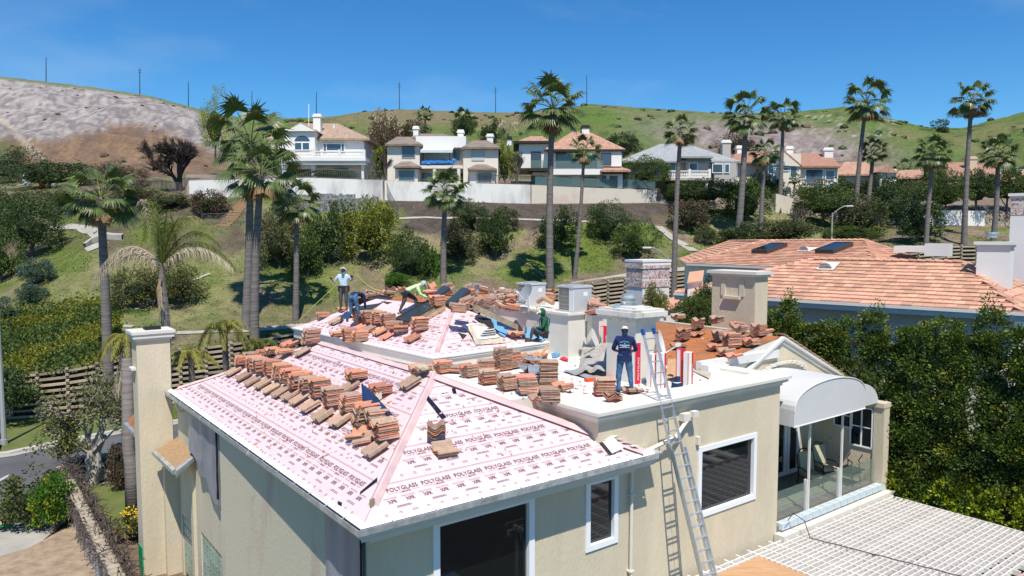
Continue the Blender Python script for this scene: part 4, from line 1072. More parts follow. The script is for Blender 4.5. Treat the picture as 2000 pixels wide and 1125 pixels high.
def skylight(root, bl, br, tr, tl, nrm, name='skylight', h=.34):
    m = MB(); P = [bl, br, tr, tl]; Q = [p + nrm * h for p in P]
    for i in range(4): m.poly([P[i], P[(i + 1) % 4], Q[(i + 1) % 4], Q[i]])
    c = sum(Q, Vector()) / 4; Rr = [q.lerp(c, .10) for q in Q]
    for i in range(4): m.poly([Q[i], Q[(i + 1) % 4], Rr[(i + 1) % 4], Rr[i]])
    o = m.build(name, 'dark_frame', root)
    g = MB(); g.poly([r - nrm * .02 for r in Rr]); sub(g, 'pane', 'glass_dark', o); return o
ax, up, n_ = plframe(A1, A2, AR1)
for x in (1468, 1592):
    b = PL(x, 497, A1, n_); c = PL(x + 32, 497, A1, n_); s_ = .95 if x == 1468 else 1.0
    w_ = ax * 1.25; skylight(nb, b, b + w_, b + w_ + up * 2.3, b + up * 2.3, n_)
def louvre(root, p, wx, ny, nrm, r=.34, mname='white', name='dormer_vent', flange=True):
    """half round louvred dormer vent; p base centre, wx across, ny up the slope, nrm up"""
    m = MB(); n = 10
    f = [p + wx * (math.cos(math.pi * k / n) * r) + nrm * (math.sin(math.pi * k / n) * r) for k in range(n + 1)]
    g = [q + ny * .75 - nrm * .22 * ((q - p).dot(nrm) / r) for q in f]
    g = [p + ny * .85 + wx * (math.cos(math.pi * k / n) * r * .6) for k in range(n + 1)]
    m.add(f + g, [(k, k + 1, k + n + 2, k + n + 1) for k in range(n)])
    if flange: m.box(p - wx * r * 1.25 - ny * .12, wx * r * 2.5, ny * 1.1, nrm * .015)
    o = m.build(name, mname, root)
    d = MB(); d.poly([q - ny * -.03 for q in f]); sub(d, 'vent_opening', 'h_dark', o)
    s = MB()
    for k in range(4):
        h = r * (.06 + .23 * k); x = math.sqrt(max(0, r * r - (h + .03) ** 2)); s.box(p - wx * x + nrm * h, wx * 2 * x, ny * -.03, nrm * r * .11)
    sub(s, 'louvre_slats', mname, o, kind='stuff'); return o
louvre(nb, PL(1570, 492, A1, n_) + n_ * .08, ax, up, n_)
axB, upB, nB = plframe(E0, E2, RR); louvre(nb, PL(1612, 528, E0, nB) + nB * .08, axB, upB, nB, .33)
# neighbour's chimneys
def chim(root, c, wx, wy, z0, z1, dx, dy, mname='chim_white', capm='white', over=.12, caph=.14, pot=True):
    m = MB(); m.box(c - dx * wx / 2 - dy * wy / 2 + ZZ * (z0 - c.z), dx * wx, dy * wy, ZZ * (z1 - z0)); o = m.build('chimney', mname, root)
    k = MB(); k.box(c - dx * (wx / 2 + over) - dy * (wy / 2 + over) + ZZ * (z1 - c.z), dx * (wx + 2 * over), dy * (wy + 2 * over), ZZ * caph)
    k.box(c - dx * (wx / 2 + over * .5) - dy * (wy / 2 + over * .5) + ZZ * (z1 - c.z - .1), dx * (wx + over), dy * (wy + over), ZZ * .1)
    sub(k, 'chimney_cap', capm, o)
    return o
p = PY(1944, 500, 33); chim(nb, p, 1.25, 1.0, -4, PY(1944, 478, 33).z, dE, nE)
p = PY(1937, 462, 33.3); m = MB(); m.tube([p - ZZ * .05, p + ZZ * .12], .22, 12); m.tube([p + ZZ * .12, p + ZZ * .2], .28, 12); m.build('flue_cap', 'metal_flash', nb)
p = PY(2020, 450, 38); o = chim(nb, p, 1.9, 1.4, -5, PY(2020, 383, 38).z, dE, nE); bricks(o, p - dE * .95 - nE * .71 + ZZ * (PY(2020, 383, 38).z - p.z - .95), dE, ZZ, 1.9, .8)
m = MB(); q = PY(1410, 500, 46); m.box(PY(1745, 492, 44), dE * 2.6, nE * 2, ZZ * .35); m.box(PY(1805, 500, 42), dE * 1.2, nE * 1, ZZ * .7); m.build('roof_parapet', 'white', nb)
# right-hand roof beyond the hip
P0 = RR + Vector((.2, .6, -.05)); P1 = PY(2030, 545, 29.5); P2 = PZ(2060, 640, -3.0)
# white rear wing with brick chimney, between the two houses
bc = PY(1265, 560, 42); ux = (U * .9 + V * -.1).normalized(); uy = Vector((-ux.y, ux.x, 0)); zt_ = PY(1265, 511, 42).z; zb_ = PY(1265, 620, 42).z - 4
bh_ = thing('chimney_stack', 'white painted chimney stack with a band of worn red bricks below its cap', 'chimney', tuple(bc + ZZ * (zb_ - bc.z)))
wv = 1.95
m = MB(); m.box(bc - ux * wv / 2 - uy * .7 + ZZ * (zb_ - bc.z), ux * wv, uy * 1.4, ZZ * (zt_ - zb_)); st_ = m.build('shaft', 'chim_white', bh_)
for z0_, h_, ex_ in ((-1.4, .42, .03), (-.98, .62, .0), (-.36, .3, .05)):
    o0 = bc - ux * (wv / 2 + ex_) - uy * (.7 + ex_) + ZZ * (zt_ + z0_ - bc.z)
    m = MB(); m.box(o0, ux * (wv + 2 * ex_), uy * (1.4 + 2 * ex_), ZZ * h_); c_o = m.build('band', 'chim_white', bh_)
    bricks(c_o, o0, ux, ZZ, wv + 2 * ex_, h_, .22 if ex_ == 0 else .08, .075 if ex_ == 0 else .2)
    bricks(c_o, o0 + ux * (wv + 2 * ex_), uy, ZZ, 1.4 + 2 * ex_, h_); bricks(c_o, o0 + uy * (1.4 + 2 * ex_), -uy, ZZ, 1.4 + 2 * ex_, h_)
m = MB(); m.box(bc - ux * (wv / 2 + .08) - uy * .78 + ZZ * (zt_ - bc.z), ux * (wv + .16), uy * 1.56, ZZ * .12); m.build('cap', 'chim_white', bh_)
# ------------------------------------------------------------------ pergola
PT_ = -9.30
pg = thing('pergola', 'white painted lattice pergola beside the house wall below the balcony', 'pergola', tuple(H(14, -2, -12)))
sm_ = MB(); sm_.abox(0, 12.6, 0, .042, -.12, 0); sme = sm_.mesh('slat', 'pergola')
b = .36; k = 0
while b > -4.85:
    o = bpy.data.objects.new('slat', sme); COL.objects.link(o); o.parent = pg; o.rotation_euler = (0, rnd.uniform(-.0004, .0004), HT + rnd.uniform(-.0006, .0006)); o.location = H(8.15 + rnd.uniform(-.05, .05), b, PT_ - .01) - WL[pg.name]
    b -= .165 if k % 9 else .19; k += 1
rm_ = MB(); rm_.abox(0, .045, -5.45, 0, -.15, 0); rme = rm_.mesh('rafter', 'pergola')
a = 8.3
while a < 20.8:
    o = bpy.data.objects.new('rafter', rme); COL.objects.link(o); o.parent = pg; o.rotation_euler = (0, 0, HT); o.location = H(a, .56, PT_ + rnd.uniform(-.003, .004)) - WL[pg.name]; a += .54
for bb in (-4.95, -1.6):
    m = MB(); m.hbox(8.1, 20.8, bb, bb + .12, PT_ - .36, PT_ - .16); m.build('beam', 'pergola', pg)
for a_ in (8.4, 14.4, 20.5):
    for bb in (-4.9, -1.6): m = MB(); m.hbox(a_, a_ + .14, bb, bb + .14, -12, PT_ - .3); m.build('post', 'pergola', pg)
m = MB(); m.hbox(8.1, 20.8, -5.02, -4.98, PT_ - .12, PT_ + .03); m.build('edge_trim', mat('pink_trim', (.62, .42, .34), .8), pg)
for kk in range(9):
    m = MB(); m.hbox(12 + kk * 1.02, 12.4 + kk * 1.02, -9, -5.05, PT_ - .12, PT_ - .02); m.build('wide_rafter', 'white', pg)
for kk in range(3):
    m = MB(); m.hbox(11, 21.5, -6.2 - kk * 1.1, -6.0 - kk * 1.1, PT_ - .2, PT_ - .13); m.build('cross_beam', 'pergola', pg)
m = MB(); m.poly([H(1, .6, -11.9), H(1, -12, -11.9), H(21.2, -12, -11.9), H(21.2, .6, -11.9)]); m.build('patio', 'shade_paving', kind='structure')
m = MB(); m.hbox(9.9, 12.5, -2.4, .05, PT_ + .012, PT_ + .03); tag(m.build('plywood_sheet', 'plywood'), 'bare plywood sheet lying on the pergola lattice near the foot of the ladder', 'plywood')
m = MB(); P = [H(14.4, .35, PT_ + .55), H(14.6, .3, PT_ + .75), H(14.9, .1, PT_ + .5), H(14.9, -.1, PT_ + .03)]
for i in range(26): P.append(H(14.9 + .04 * i + .02 * math.sin(i * 1.7), -.1 - .17 * i, PT_ + .02))
m.tube(P, .014, 5); tag(m.build('cable', 'tool_black'), 'thin dark cable running down from the balcony corner across the pergola', 'cable')
# ------------------------------------------------------------------ ladder
lad = thing('ladder', 'long aluminium extension ladder leaning from the pergola up to the parapet', 'ladder', tuple(H(8.75, -.9, -9.3)))
LT0, LT1 = (hb1 := None), None
top = PL(1252, 645, H(0, 1.02), V); top2 = PL(1281, 645, H(0, 1.02), V)
bot = PL(1366, 1125, H(0, -.75), V)
dirL = (bot - top); foot = top + dirL * ((-9.33 - top.z) / (bot.z - top.z)); lw = U * .40
side = U; along = (foot - top).normalized(); nl = along.cross(side).normalized()
if nl.dot(V) > 0: nl = -nl
def rail(p, q, off, out_, name='rail'):
    m = MB(); d = q - p; m.box(p + side * off - nl * -out_, d, side * .03, nl * .075); m.build(name, 'alu', lad)
Lt = (foot - top).length
mid = top + along * (Lt * .46); up_end = top + along * (Lt * .93)
rail(top, up_end, 0, 0); rail(top, up_end, .42, 0)
low_top = top + along * (Lt * .44); rail(low_top, foot, -.035, .08, 'lower_rail'); rail(low_top, foot, .455, .08, 'lower_rail')
rg = MB(); rg.tube([(0, 0, 0), (.42, 0, 0)], .017, 7); rgm = rg.mesh('rung', 'alu'); rg2 = MB(); rg2.tube([(0, 0, 0), (.47, 0, 0)], .017, 7); rgm2 = rg2.mesh('rung', 'alu')
t = .25
while t < Lt - .1:
    for meh, c0_, c1_, o_, s_ in ((rgm, 0, Lt * .93, .037, .01), (rgm2, Lt * .44, Lt, .117, -.02)):
        if c0_ < t < c1_:
            o = bpy.data.objects.new('rung', meh); COL.objects.link(o); o.parent = lad; o.rotation_euler = (0, 0, HT); o.location = top + along * t + nl * o_ + side * s_ - WL[lad.name]
    t += .305
for s_ in (0, .42):
    m = MB(); m.box(top - along * .02 + side * (s_ - .012) - nl * .01, along * .16, side * .055, nl * .095); m.build('end_cap', 'blue_plastic', lad)
for s_ in (-.035, .455):
    m = MB(); m.box(foot + side * (s_ - .01) - ZZ * .02, ZZ * .05, side * .05, V * .14); m.build('foot', 'tool_black', lad)
m = MB(); m.tube([mid + nl * .16 + side * .2, foot + nl * .1 + side * .22], .006, 4); m.build('rope', 'box_white', lad)
# ------------------------------------------------------------------ houses on the hill
def fb(mb, px0, px1, py0, py1, Y, dep, mi=0):
    """box whose front face spans photo pixels px0..px1, py0..py1 at distance Y and goes dep metres back"""
    a = PY(px0, py1, Y); b = PY(px1, py1, Y); t = PY(px0, py0, Y)
    mb.box((a.x, Y, a.z), (b.x - a.x, 0, 0), (0, dep, 0), (0, 0, t.z - a.z), mi)
def part(root, name, mname, boxes):
    r = None
    for bx in boxes:
        m = MB(); fb(m, *bx); r = m.build(name, mname, root)
    return r
def fwin(root, px0, px1, py0, py1, Y, mull=0, rows=0, frame='win_frame', glass='h_glass', fw=1.2):
    s = Y / F; z0 = PY(px0, py1, Y).z; z1 = PY(px0, py0, Y).z; x0 = (px0 - 1000) * s; x1 = (px1 - 1000) * s
    x0, x1 = PY(px0, py0, Y).x, PY(px1, py0, Y).x
    pl = lambda a, z, d=0: Vector((a, Y - .02 + d, z))
    return window(root, pl, x0, x1, z0, z1, fw * s, [lerp(x0, x1, (i + 1) / (mull + 1)) for i in range(mull)], [lerp(z0, z1, (i + 1) / (rows + 1)) for i in range(rows)], frame, glass, out=.05, rec=-.02)
def hiproof(root, px0, px1, pye, pyr, Y, dep, mname, rx0=None, rx1=None, over=.5, fasc=None, name='roof'):
    """hip roof: eave corners at px0, px1 (front), eave height pye; ridge from rx0 to rx1 at pyr"""
    a = PY(px0, pye, Y); b = PY(px1, pye, Y); yb = Y + dep; ym = Y + dep / 2
    ra = PY(rx0, pyr, ym); rb = PY(rx1, pyr, ym)
    A, B_, C_, D_ = Vector((a.x, Y, a.z)), Vector((b.x, Y, a.z)), Vector((b.x, yb, a.z)), Vector((a.x, yb, a.z))
    m = MB(); m.poly([A, B_, rb, ra]); m.poly([B_, C_, rb]); m.poly([C_, D_, ra, rb]); m.poly([D_, A, ra]); dn = ZZ * -.22
    for p, q in ((A, B_), (B_, C_), (C_, D_), (D_, A)): m.poly([p + dn, q + dn, q, p])
    m.poly([D_ + dn, C_ + dn, B_ + dn, A + dn]); o = m.build(name, [mname], root)
    if fasc: m = MB(); m.box(A + Vector((-.02, -.05, -.30)), (B_ - A) + Vector((.04, 0, 0)), (0, .06, 0), ZZ * .26); sub(m, 'fascia', fasc, o)
    return o
def chimpx(root, px0, px1, py0, py1, Y, mname='h_white', capm='h_white', kw=1.15):
    m = MB(); fb(m, px0, px1, py0 + 3, py1, Y, 1.0); o = m.build('chimney', mname, root)
    c = (px0 + px1) / 2; w_ = (px1 - px0) / 2 * kw + 1; m = MB(); fb(m, c - w_, c + w_, py0 + 3, py0 + 6, Y - .1, 1.2); fb(m, c - w_ * .8, c + w_ * .8, py0, py0 + 3, Y, 1.0); sub(m, 'chimney_cap', capm, o)
def balustrade(root, px0, px1, py0, py1, Y, n, mname='h_white', posts=()):
    m = MB(); fb(m, px0, px1, py0, py0 + 2, Y - .1, .3); fb(m, px0, px1, py1 - 2, py1, Y - .1, .3); o = m.build('railing', mname, root)
    b = MB()
    for i in range(n):
        x = lerp(px0, px1, (i + .5) / n); p = PY(x, py1 - 2, Y); q = PY(x, py0 + 2, Y); p.y = q.y = Y; h = q.z - p.z
        b.tube([p, p + ZZ * h * .35, p + ZZ * h * .6, p + ZZ * h], [.06, .10, .05, .06], 5)
    sub(b, 'balusters', mname, o, kind='stuff')
    for x in posts: m = MB(); fb(m, x - 2.5, x + 2.5, py0 - 3, py1, Y - .15, .4); sub(m, 'newel', mname, o)
def base(px, py, Y): p = PY(px, py, Y); return tuple(p)
# house 1
Y = 90
h = thing('hill_house', 'white two storey hillside house with arched window, balustraded balcony and tall white chimney', 'house', base(640, 350, Y))
part(h, 'wall', 'h_white', [(551, 712, 270, 352, Y + 1.2, 12), (558, 616, 252, 330, Y - .3, 3)])
part(h, 'balcony_slab', 'h_white', [(549, 714, 307, 314, Y - 1.6, 3), (549, 714, 314, 321, Y - 1.4, 2.6)])
part(h, 'column', 'h_white', [(608, 616, 320, 352, Y - 1, .6), (552, 558, 320, 352, Y - 1, .6), (706, 711, 320, 352, Y - 1, .6)])
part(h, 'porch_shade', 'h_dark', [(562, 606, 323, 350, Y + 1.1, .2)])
hiproof(h, 520, 722, 270, 241, Y + .6, 13, 'h_rooftan', 590, 660)
m = MB(); a, b_, c_ = PY(555, 257, Y - .6), PY(620, 257, Y - .6), PY(587, 238, Y - .6); a.y = b_.y = c_.y = Y - .6
m.prism([a, b_, c_], (0, 6, 0)); gb_ = m.build('gable_roof', 'h_rooftan', h)
m = MB(); a, b_, c_ = PY(559, 256, Y - .7), PY(616, 256, Y - .7), PY(587, 241, Y - .7); a.y = b_.y = c_.y = Y - .7; m.prism([a, b_, c_], (0, .1, 0)); sub(m, 'gable_wall', 'h_white', gb_)
m = MB()
for k in range(9):
    t = math.pi * k / 8; p = PY(590 - 15 * math.cos(t), 276 - 11 * math.sin(t), Y - .33); m.v.append((p.x, Y - .33, p.z))
m.f.append(tuple(range(9))[::-1]); m.m.append(0); aw_ = m.build('arched_window', 'h_glass', h)
fwin(h, 575, 590, 278, 294, Y - .35, 1, 1); fwin(h, 590, 605, 278, 294, Y - .35, 1, 1)
fwin(h, 631, 673, 280, 295, Y + 1.15, 0, 0); fwin(h, 631, 638, 280, 296, Y + 1.1, 0, 2); fwin(h, 666, 673, 280, 296, Y + 1.1, 0, 2)
fwin(h, 652, 682, 326, 350, Y + 1.1, 3, 2)
balustrade(h, 551, 615, 292, 307, Y - 1.4, 16, posts=(553, 614)); balustrade(h, 617, 713, 295, 307, Y - 1.4, 26, posts=(663, 711))
chimpx(h, 612, 626, 222, 262, Y + 3); part(h, 'vent', 'h_white', [(651, 654, 243, 256, Y + 5, .3)])
m = MB(); m.disc(PY(548, 280, Y - 1), .7, (-.4, -1, .2), .15); m.build('wall_dish', 'dish_light', h)
# house 2
Y = 90
h = thing('hill_house', 'cream hillside house with two hipped bays and blue tarpaulin on its middle balcony', 'house', base(860, 355, Y))
part(h, 'wall', 'h_cream', [(757, 820, 282, 358, Y, 11), (905, 973, 288, 364, Y, 11), (818, 908, 290, 362, Y + 2, 9)])
part(h, 'parapet_wall', 'h_white', [(812, 910, 266, 288, Y + .8, 6)])
part(h, 'bay', 'h_cream', [(772, 816, 330, 356, Y - 1.2, 1.6), (918, 966, 334, 362, Y - 1.2, 1.6)])
hiproof(h, 752, 824, 281, 267, Y - .6, 8, 'h_roofbrown', 775, 800); hiproof(h, 902, 977, 287, 274, Y - .6, 8, 'h_roofbrown', 925, 952)
hiproof(h, 768, 820, 324, 315, Y - 1.9, 3, 'h_roofbrown', 785, 803); hiproof(h, 913, 970, 329, 321, Y - 1.9, 3, 'h_roofbrown', 930, 950)
hiproof(h, 800, 890, 268, 261, Y + 3, 8, 'h_roofbrown', 820, 865)
fwin(h, 784, 811, 284, 309, Y, 2, 0, 'h_grey'); fwin(h, 921, 946, 290, 314, Y, 2, 0, 'h_grey', 'curtain')
fwin(h, 778, 810, 332, 353, Y - 1.25, 2, 0, 'h_grey'); fwin(h, 932, 961, 337, 357, Y - 1.25, 2, 0, 'h_grey')
fwin(h, 826, 879, 291, 321, Y + 1.95, 4, 0, 'dark_frame', 'curtain'); fwin(h, 884, 899, 292, 314, Y + 1.95, 1, 0, 'h_grey'); fwin(h, 823, 845, 336, 350, Y + 1.95, 1, 0)
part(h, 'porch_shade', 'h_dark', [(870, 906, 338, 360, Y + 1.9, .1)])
part(h, 'balcony_slab', 'h_cream', [(820, 904, 323, 329, Y - .2, 2.2)]); part(h, 'column', 'h_cream', [(846, 852, 328, 360, Y - .2, .5), (893, 899, 328, 362, Y - .2, .5)])
m = MB(); a = PY(824, 288, Y + .8); b_ = PY(886, 288, Y + .8); m.poly([a, b_, b_ + Vector((0, -1.6, -.5)), a + Vector((0, -1.6, -.5))][::-1]); m.poly([a + Vector((0, -1.6, -.5)), b_ + Vector((0, -1.6, -.5)), b_ + Vector((0, -1.6, -.8)), a + Vector((0, -1.6, -.8))][::-1]); m.build('striped_awning', 'coping', h)
m = MB()
for k in range(18): p = PY(828 + k * 3.4, 318 - 3 * abs(math.sin(k)), Y - .15); m.ico(p, .32, sub=1, jit=.5, sc3=(1.2, .6, .9))
tag(m.build('tarpaulin', 'blue_cloth', None), 'crumpled blue tarpaulin along the balcony of the cream house', 'tarpaulin')
chimpx(h, 807, 817, 246, 268, Y + 5); chimpx(h, 894, 905, 253, 272, Y + 4); chimpx(h, 951, 963, 261, 282, Y + 4); 
# house 3
Y = 92
h = thing('hill_house', 'white hillside house with dark eaves, glass balcony and a mottled terracotta hip roof', 'house', base(1120, 365, Y))
part(h, 'wall', 'h_white', [(1014, 1072, 278, 328, Y + .5, 10), (1072, 1215, 292, 366, Y + 1, 10), (1040, 1074, 328, 368, Y + 1, 8), (1174, 1214, 290, 325, Y - .4, 3), (1179, 1216, 338, 368, Y - 1, 3)])
part(h, 'eave_beam', 'h_dark', [(1003, 1074, 275, 280, Y - .2, 9), (1068, 1218, 289, 297, Y + .2, 8), (1176, 1226, 332, 339, Y - 1.6, 4), (1034, 1074, 328, 334, Y - 1, 4)])
hiproof(h, 1064, 1222, 291, 257, Y - .6, 13, 'h_roofred', 1118, 1150, fasc='h_dark'); hiproof(h, 1012, 1075, 275, 266, Y + 3, 7, 'h_roofred', 1036, 1060)
hiproof(h, 1174, 1232, 332, 326, Y - 2.2, 5, 'h_roofred', 1182, 1215)
fwin(h, 1037, 1057, 296, 328, Y + .45, 1, 0, 'dark_frame'); fwin(h, 1086, 1125, 297, 328, Y + .95, 2, 0, 'dark_frame'); fwin(h, 1126, 1166, 297, 328, Y + .95, 1, 0, 'dark_frame')
fwin(h, 1174, 1194, 299, 322, Y - .45, 0, 0, 'dark_frame'); fwin(h, 1088, 1116, 346, 365, Y + .9, 2, 0, 'dark_frame'); fwin(h, 1135, 1165, 346, 365, Y + .9, 2, 0, 'dark_frame'); fwin(h, 1037, 1064, 344, 365, Y + .9, 1, 0, 'dark_frame')
fwin(h, 1191, 1206, 344, 367, Y - 1.05, 0, 0, 'dark_frame'); fwin(h, 1176, 1184, 343, 364, Y - 1.05, 0, 0, 'dark_frame')
part(h, 'balcony_slab', 'h_white', [(1078, 1178, 330, 341, Y - 1.2, 2.5)])
part(h, 'glass_guard', 'rail_glass', [(1037, 1074, 313, 328, Y - .9, .05), (1080, 1178, 314, 330, Y - 1.2, .05)])
chimpx(h, 1137, 1151, 244, 266, Y + 5, 'h_white', 'h_dark'); chimpx(h, 990, 999, 266, 284, Y + 4, 'h_white', 'h_dark')
# house 4
Y = 96
h = thing('hill_house', 'grey two storey hillside house with a wide pale grey hip roof and white balcony railing', 'house', base(1330, 385, Y))
part(h, 'wall', 'h_grey', [(1222, 1440, 314, 352, Y + .8, 12), (1250, 1390, 352, 390, Y + 3, 8), (1340, 1385, 308, 352, Y - .2, 2), (1395, 1438, 318, 358, Y - .6, 3)])
hiproof(h, 1208, 1446, 314, 281, Y - .4, 14, 'h_roofgrey', 1290, 1342); hiproof(h, 1331, 1394, 305, 297, Y - 1.2, 6, 'h_roofgrey', 1350, 1376)
fwin(h, 1283, 1303, 317, 330, Y + .75, 1); fwin(h, 1307, 1320, 318, 333, Y + .75); fwin(h, 1346, 1363, 318, 333, Y - .25, 1); fwin(h, 1391, 1412, 320, 338, Y - .65, 0); fwin(h, 1415, 1425, 320, 338, Y - .65); fwin(h, 1379, 1388, 320, 334, Y + .1)
balustrade(h, 1305, 1345, 333, 347, Y - 1, 12, posts=(1347,)); balustrade(h, 1350, 1385, 333, 347, Y - 1, 11, posts=(1386,)); part(h, 'balcony_slab', 'h_grey', [(1300, 1390, 347, 352, Y - 1.2, 2.5)])
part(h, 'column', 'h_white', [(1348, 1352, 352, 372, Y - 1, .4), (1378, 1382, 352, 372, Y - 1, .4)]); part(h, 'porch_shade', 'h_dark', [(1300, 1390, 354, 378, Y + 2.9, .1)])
fwin(h, 1405, 1420, 362, 385, Y + 2.9, 1)
chimpx(h, 1411, 1427, 273, 308, Y + 6, 'h_grey', 'h_white')
# house 5
Y = 100
h = thing('hill_house', 'cream hillside house with a brown red tiled gable roof and two squat white chimneys', 'house', base(1540, 385, Y))
part(h, 'wall', 'h_cream', [(1430, 1490, 312, 360, Y + 4, 9), (1505, 1562, 300, 392, Y + .5, 9), (1560, 1636, 322, 370, Y + 1.6, 9)])
m = MB(); a, b_, c_ = PY(1488, 318, Y + .2), PY(1568, 324, Y + .2), PY(1530, 292, Y + .2); a.y = b_.y = c_.y = Y + .2; m.prism([a, b_, c_], (0, 10, 0)); m.build('gable_roof', 'h_roofterra', h)
m = MB(); a, b_, c_ = PY(1492, 321, Y + .1), PY(1563, 325, Y + .1), PY(1530, 297, Y + .1); a.y = b_.y = c_.y = Y + .1; m.prism([a, b_, c_, ], (0, .2, 0)); m.build('gable_wall', 'h_cream', h)
hiproof(h, 1552, 1642, 324, 299, Y + .8, 10, 'h_roofterra', 1546, 1618); hiproof(h, 1424, 1506, 316, 296, Y + 3, 10, 'h_roofterra', 1440, 1500)
fwin(h, 1573, 1608, 330, 352, Y + 1.5, 3); fwin(h, 1612, 1630, 332, 352, Y + 1.5, 1); fwin(h, 1543, 1557, 324, 347, Y + .45, 0, 1); fwin(h, 1500, 1512, 323, 340, Y + .3, 1); fwin(h, 1514, 1521, 327, 333, Y + .3); fwin(h, 1529, 1541, 327, 334, Y + .45, 2)
part(h, 'balcony_slab', 'h_white', [(1564, 1628, 362, 366, Y - .2, 2)]); balustrade(h, 1565, 1612, 350, 362, Y - .1, 14, 'fence')
m = MB(); fb(m, 1580, 1588, 354, 361, Y + .6, .5); fb(m, 1580, 1588, 350, 354, Y + 1.0, .1); tag(m.build('balcony_chair', 'blue_cloth', None), 'small blue chair on the balcony of the cream gabled house', 'chair')
chimpx(h, 1536, 1549, 285, 305, Y + 5); chimpx(h, 1610, 1627, 288, 315, Y + 4); chimpx(h, 1440, 1451, 284, 300, Y + 7)
# house 6, 7
Y = 104
h = thing('hill_house', 'low white hillside house with patchy orange tile roofs partly hidden by palms', 'house', base(1710, 370, Y))
part(h, 'wall', 'h_white', [(1640, 1700, 338, 372, Y + 2, 8), (1718, 1750, 330, 366, Y, 8), (1750, 1812, 345, 374, Y + 1, 8)])
hiproof(h, 1630, 1722, 340, 316, Y + 1, 10, 'h_roofred', 1650, 1690); hiproof(h, 1742, 1820, 346, 332, Y, 9, 'h_roofred', 1758, 1795)
m = MB(); a, b_, c_ = PY(1712, 336, Y - .5), PY(1756, 338, Y - .5), PY(1734, 322, Y - .5); a.y = b_.y = c_.y = Y - .5; m.prism([a, b_, c_], (0, 8, 0)); m.build('gable_roof', 'h_roofred', h)
fwin(h, 1720, 1738, 350, 364, Y - .05, 0, 0, 'h_white', 'h_dark'); fwin(h, 1751, 1772, 350, 364, Y + .95, 0, 0, 'h_white', 'h_dark'); balustrade(h, 1785, 1812, 364, 376, Y - 1, 10)
h = thing('hill_house', 'wide low house under large rust coloured hip roofs at the far right of the ridge', 'house', base(1900, 370, Y))
part(h, 'wall', 'ochre', [(1800, 1880, 346, 380, Y + 2, 8), (1880, 1958, 338, 376, Y + 3, 8), (1955, 2040, 348, 380, Y + 1, 8)])
hiproof(h, 1772, 1862, 348, 330, Y + 1, 10, 'h_roofterra', 1795, 1840); hiproof(h, 1838, 1970, 345, 317, Y + 2, 12, 'h_roofterra', 1850, 1925); hiproof(h, 1950, 2060, 352, 336, Y, 10, 'h_roofterra', 1970, 2040)
chimpx(h, 1890, 1908, 305, 340, Y + 5, 'ochre', 'ochre'); part(h, 'dormer', 'h_grey', [(1985, 2040, 330, 345, Y + 8, 4)])
# retaining walls of the house plots ---------------------------------------------
def rwall(label, mname, pxs, top, dz=.0, name='retaining_wall', th=.3):
    m = MB(); prev = None; pts = []
    for px in pxs:
        Yw = interp(T_wbY, px) - .15; z1 = ray(px, interp(top, px)).z * Yw; z0 = ray(px, interp(T_wbP, px)).z * Yw - 1.0; X = (px - 1000) / F * Yw
        X = ray(px, 400).x * Yw; pts.append((Vector((X, Yw, z0)), Vector((X, Yw, z1))))
    for (a0, a1), (b0, b1) in zip(pts, pts[1:]):
        m.box(a0, b0 - a0, (0, th, 0), (0, 0, 1)) if False else None
        P = [a0, b0, b1, a1]; Q = [p + Vector((0, th + .6, 0)) for p in P]
        m.add(P + Q, [(0, 1, 2, 3), (7, 6, 5, 4), (3, 2, 6, 7), (0, 3, 7, 4), (1, 5, 6, 2)])
    root = m.build(name, mname, None); tag(root, label, 'wall'); return root, pts
TW = [(370, 353), (600, 347), (748, 352), (752, 353), (1038, 361), (1042, 363), (1280, 371)]
rwall('white plastered retaining wall with peeling patches below the balustraded house', 'retain_white', [370, 420, 480, 540, 600, 680, 748], TW)
rwall('stained white retaining wall below the cream house with two bays', 'retain_white', [752, 830, 900, 970, 1036], TW)
rwall('beige retaining wall with a pink patch below the glass balcony house', 'retain_cream', [1038, 1100, 1180, 1282], TW)
rwall('grey stained garden wall behind the shrubs at the right of the slope', 'retain_white', [1690, 1760, 1840, 1925], [(1690, 408), (1925, 412)])
rwall('short pale garden wall corner below the cream gabled house', 'retain_cream', [1515, 1535, 1550], [(1515, 378), (1550, 388)])
def paling(label, px0, px1, dh, n, Yo=-.1, mname='fence', hgt=1.0, cat='fence'):
    t = None; root = None
    pr = []
    for i in range(n + 1):
        px = lerp(px0, px1, i / n); Yw = interp(T_wbY, px) + Yo; z = ray(px, interp(TW, px)).z * Yw; pr.append(Vector((ray(px, 400).x * Yw, Yw, z)))
    root = thing('fence', label, cat, tuple(pr[0]))
    m = MB()
    for k in (0.08, hgt): m.tube([p + ZZ * k for p in pr], .03, 4)
    m.build('rail', mname, root)
    m = MB()
    for p in pr: m.tube([p, p + ZZ * hgt], .018, 4, caps=False)
    m.build('pickets', mname, root, kind='stuff')
paling('thin iron railing along the top of the white retaining wall', 420, 748, 0, 90, .25)
paling('rusty low railing above the wall beside the cream house', 930, 1035, 0, 40, .3, 'twig')
gr = [PY(x, y, yy) for x, y, yy in ((1045, 361, 88.3), (1280, 369, 92.3))]
m = MB(); m.prism([gr[0], gr[1], gr[1] + ZZ * 1.0, gr[0] + ZZ * 1.0], (0, .03, 0)); tag(m.build('glass_screen', 'glass_fence'), 'dark glass screen standing on the beige retaining wall', 'glass fence')
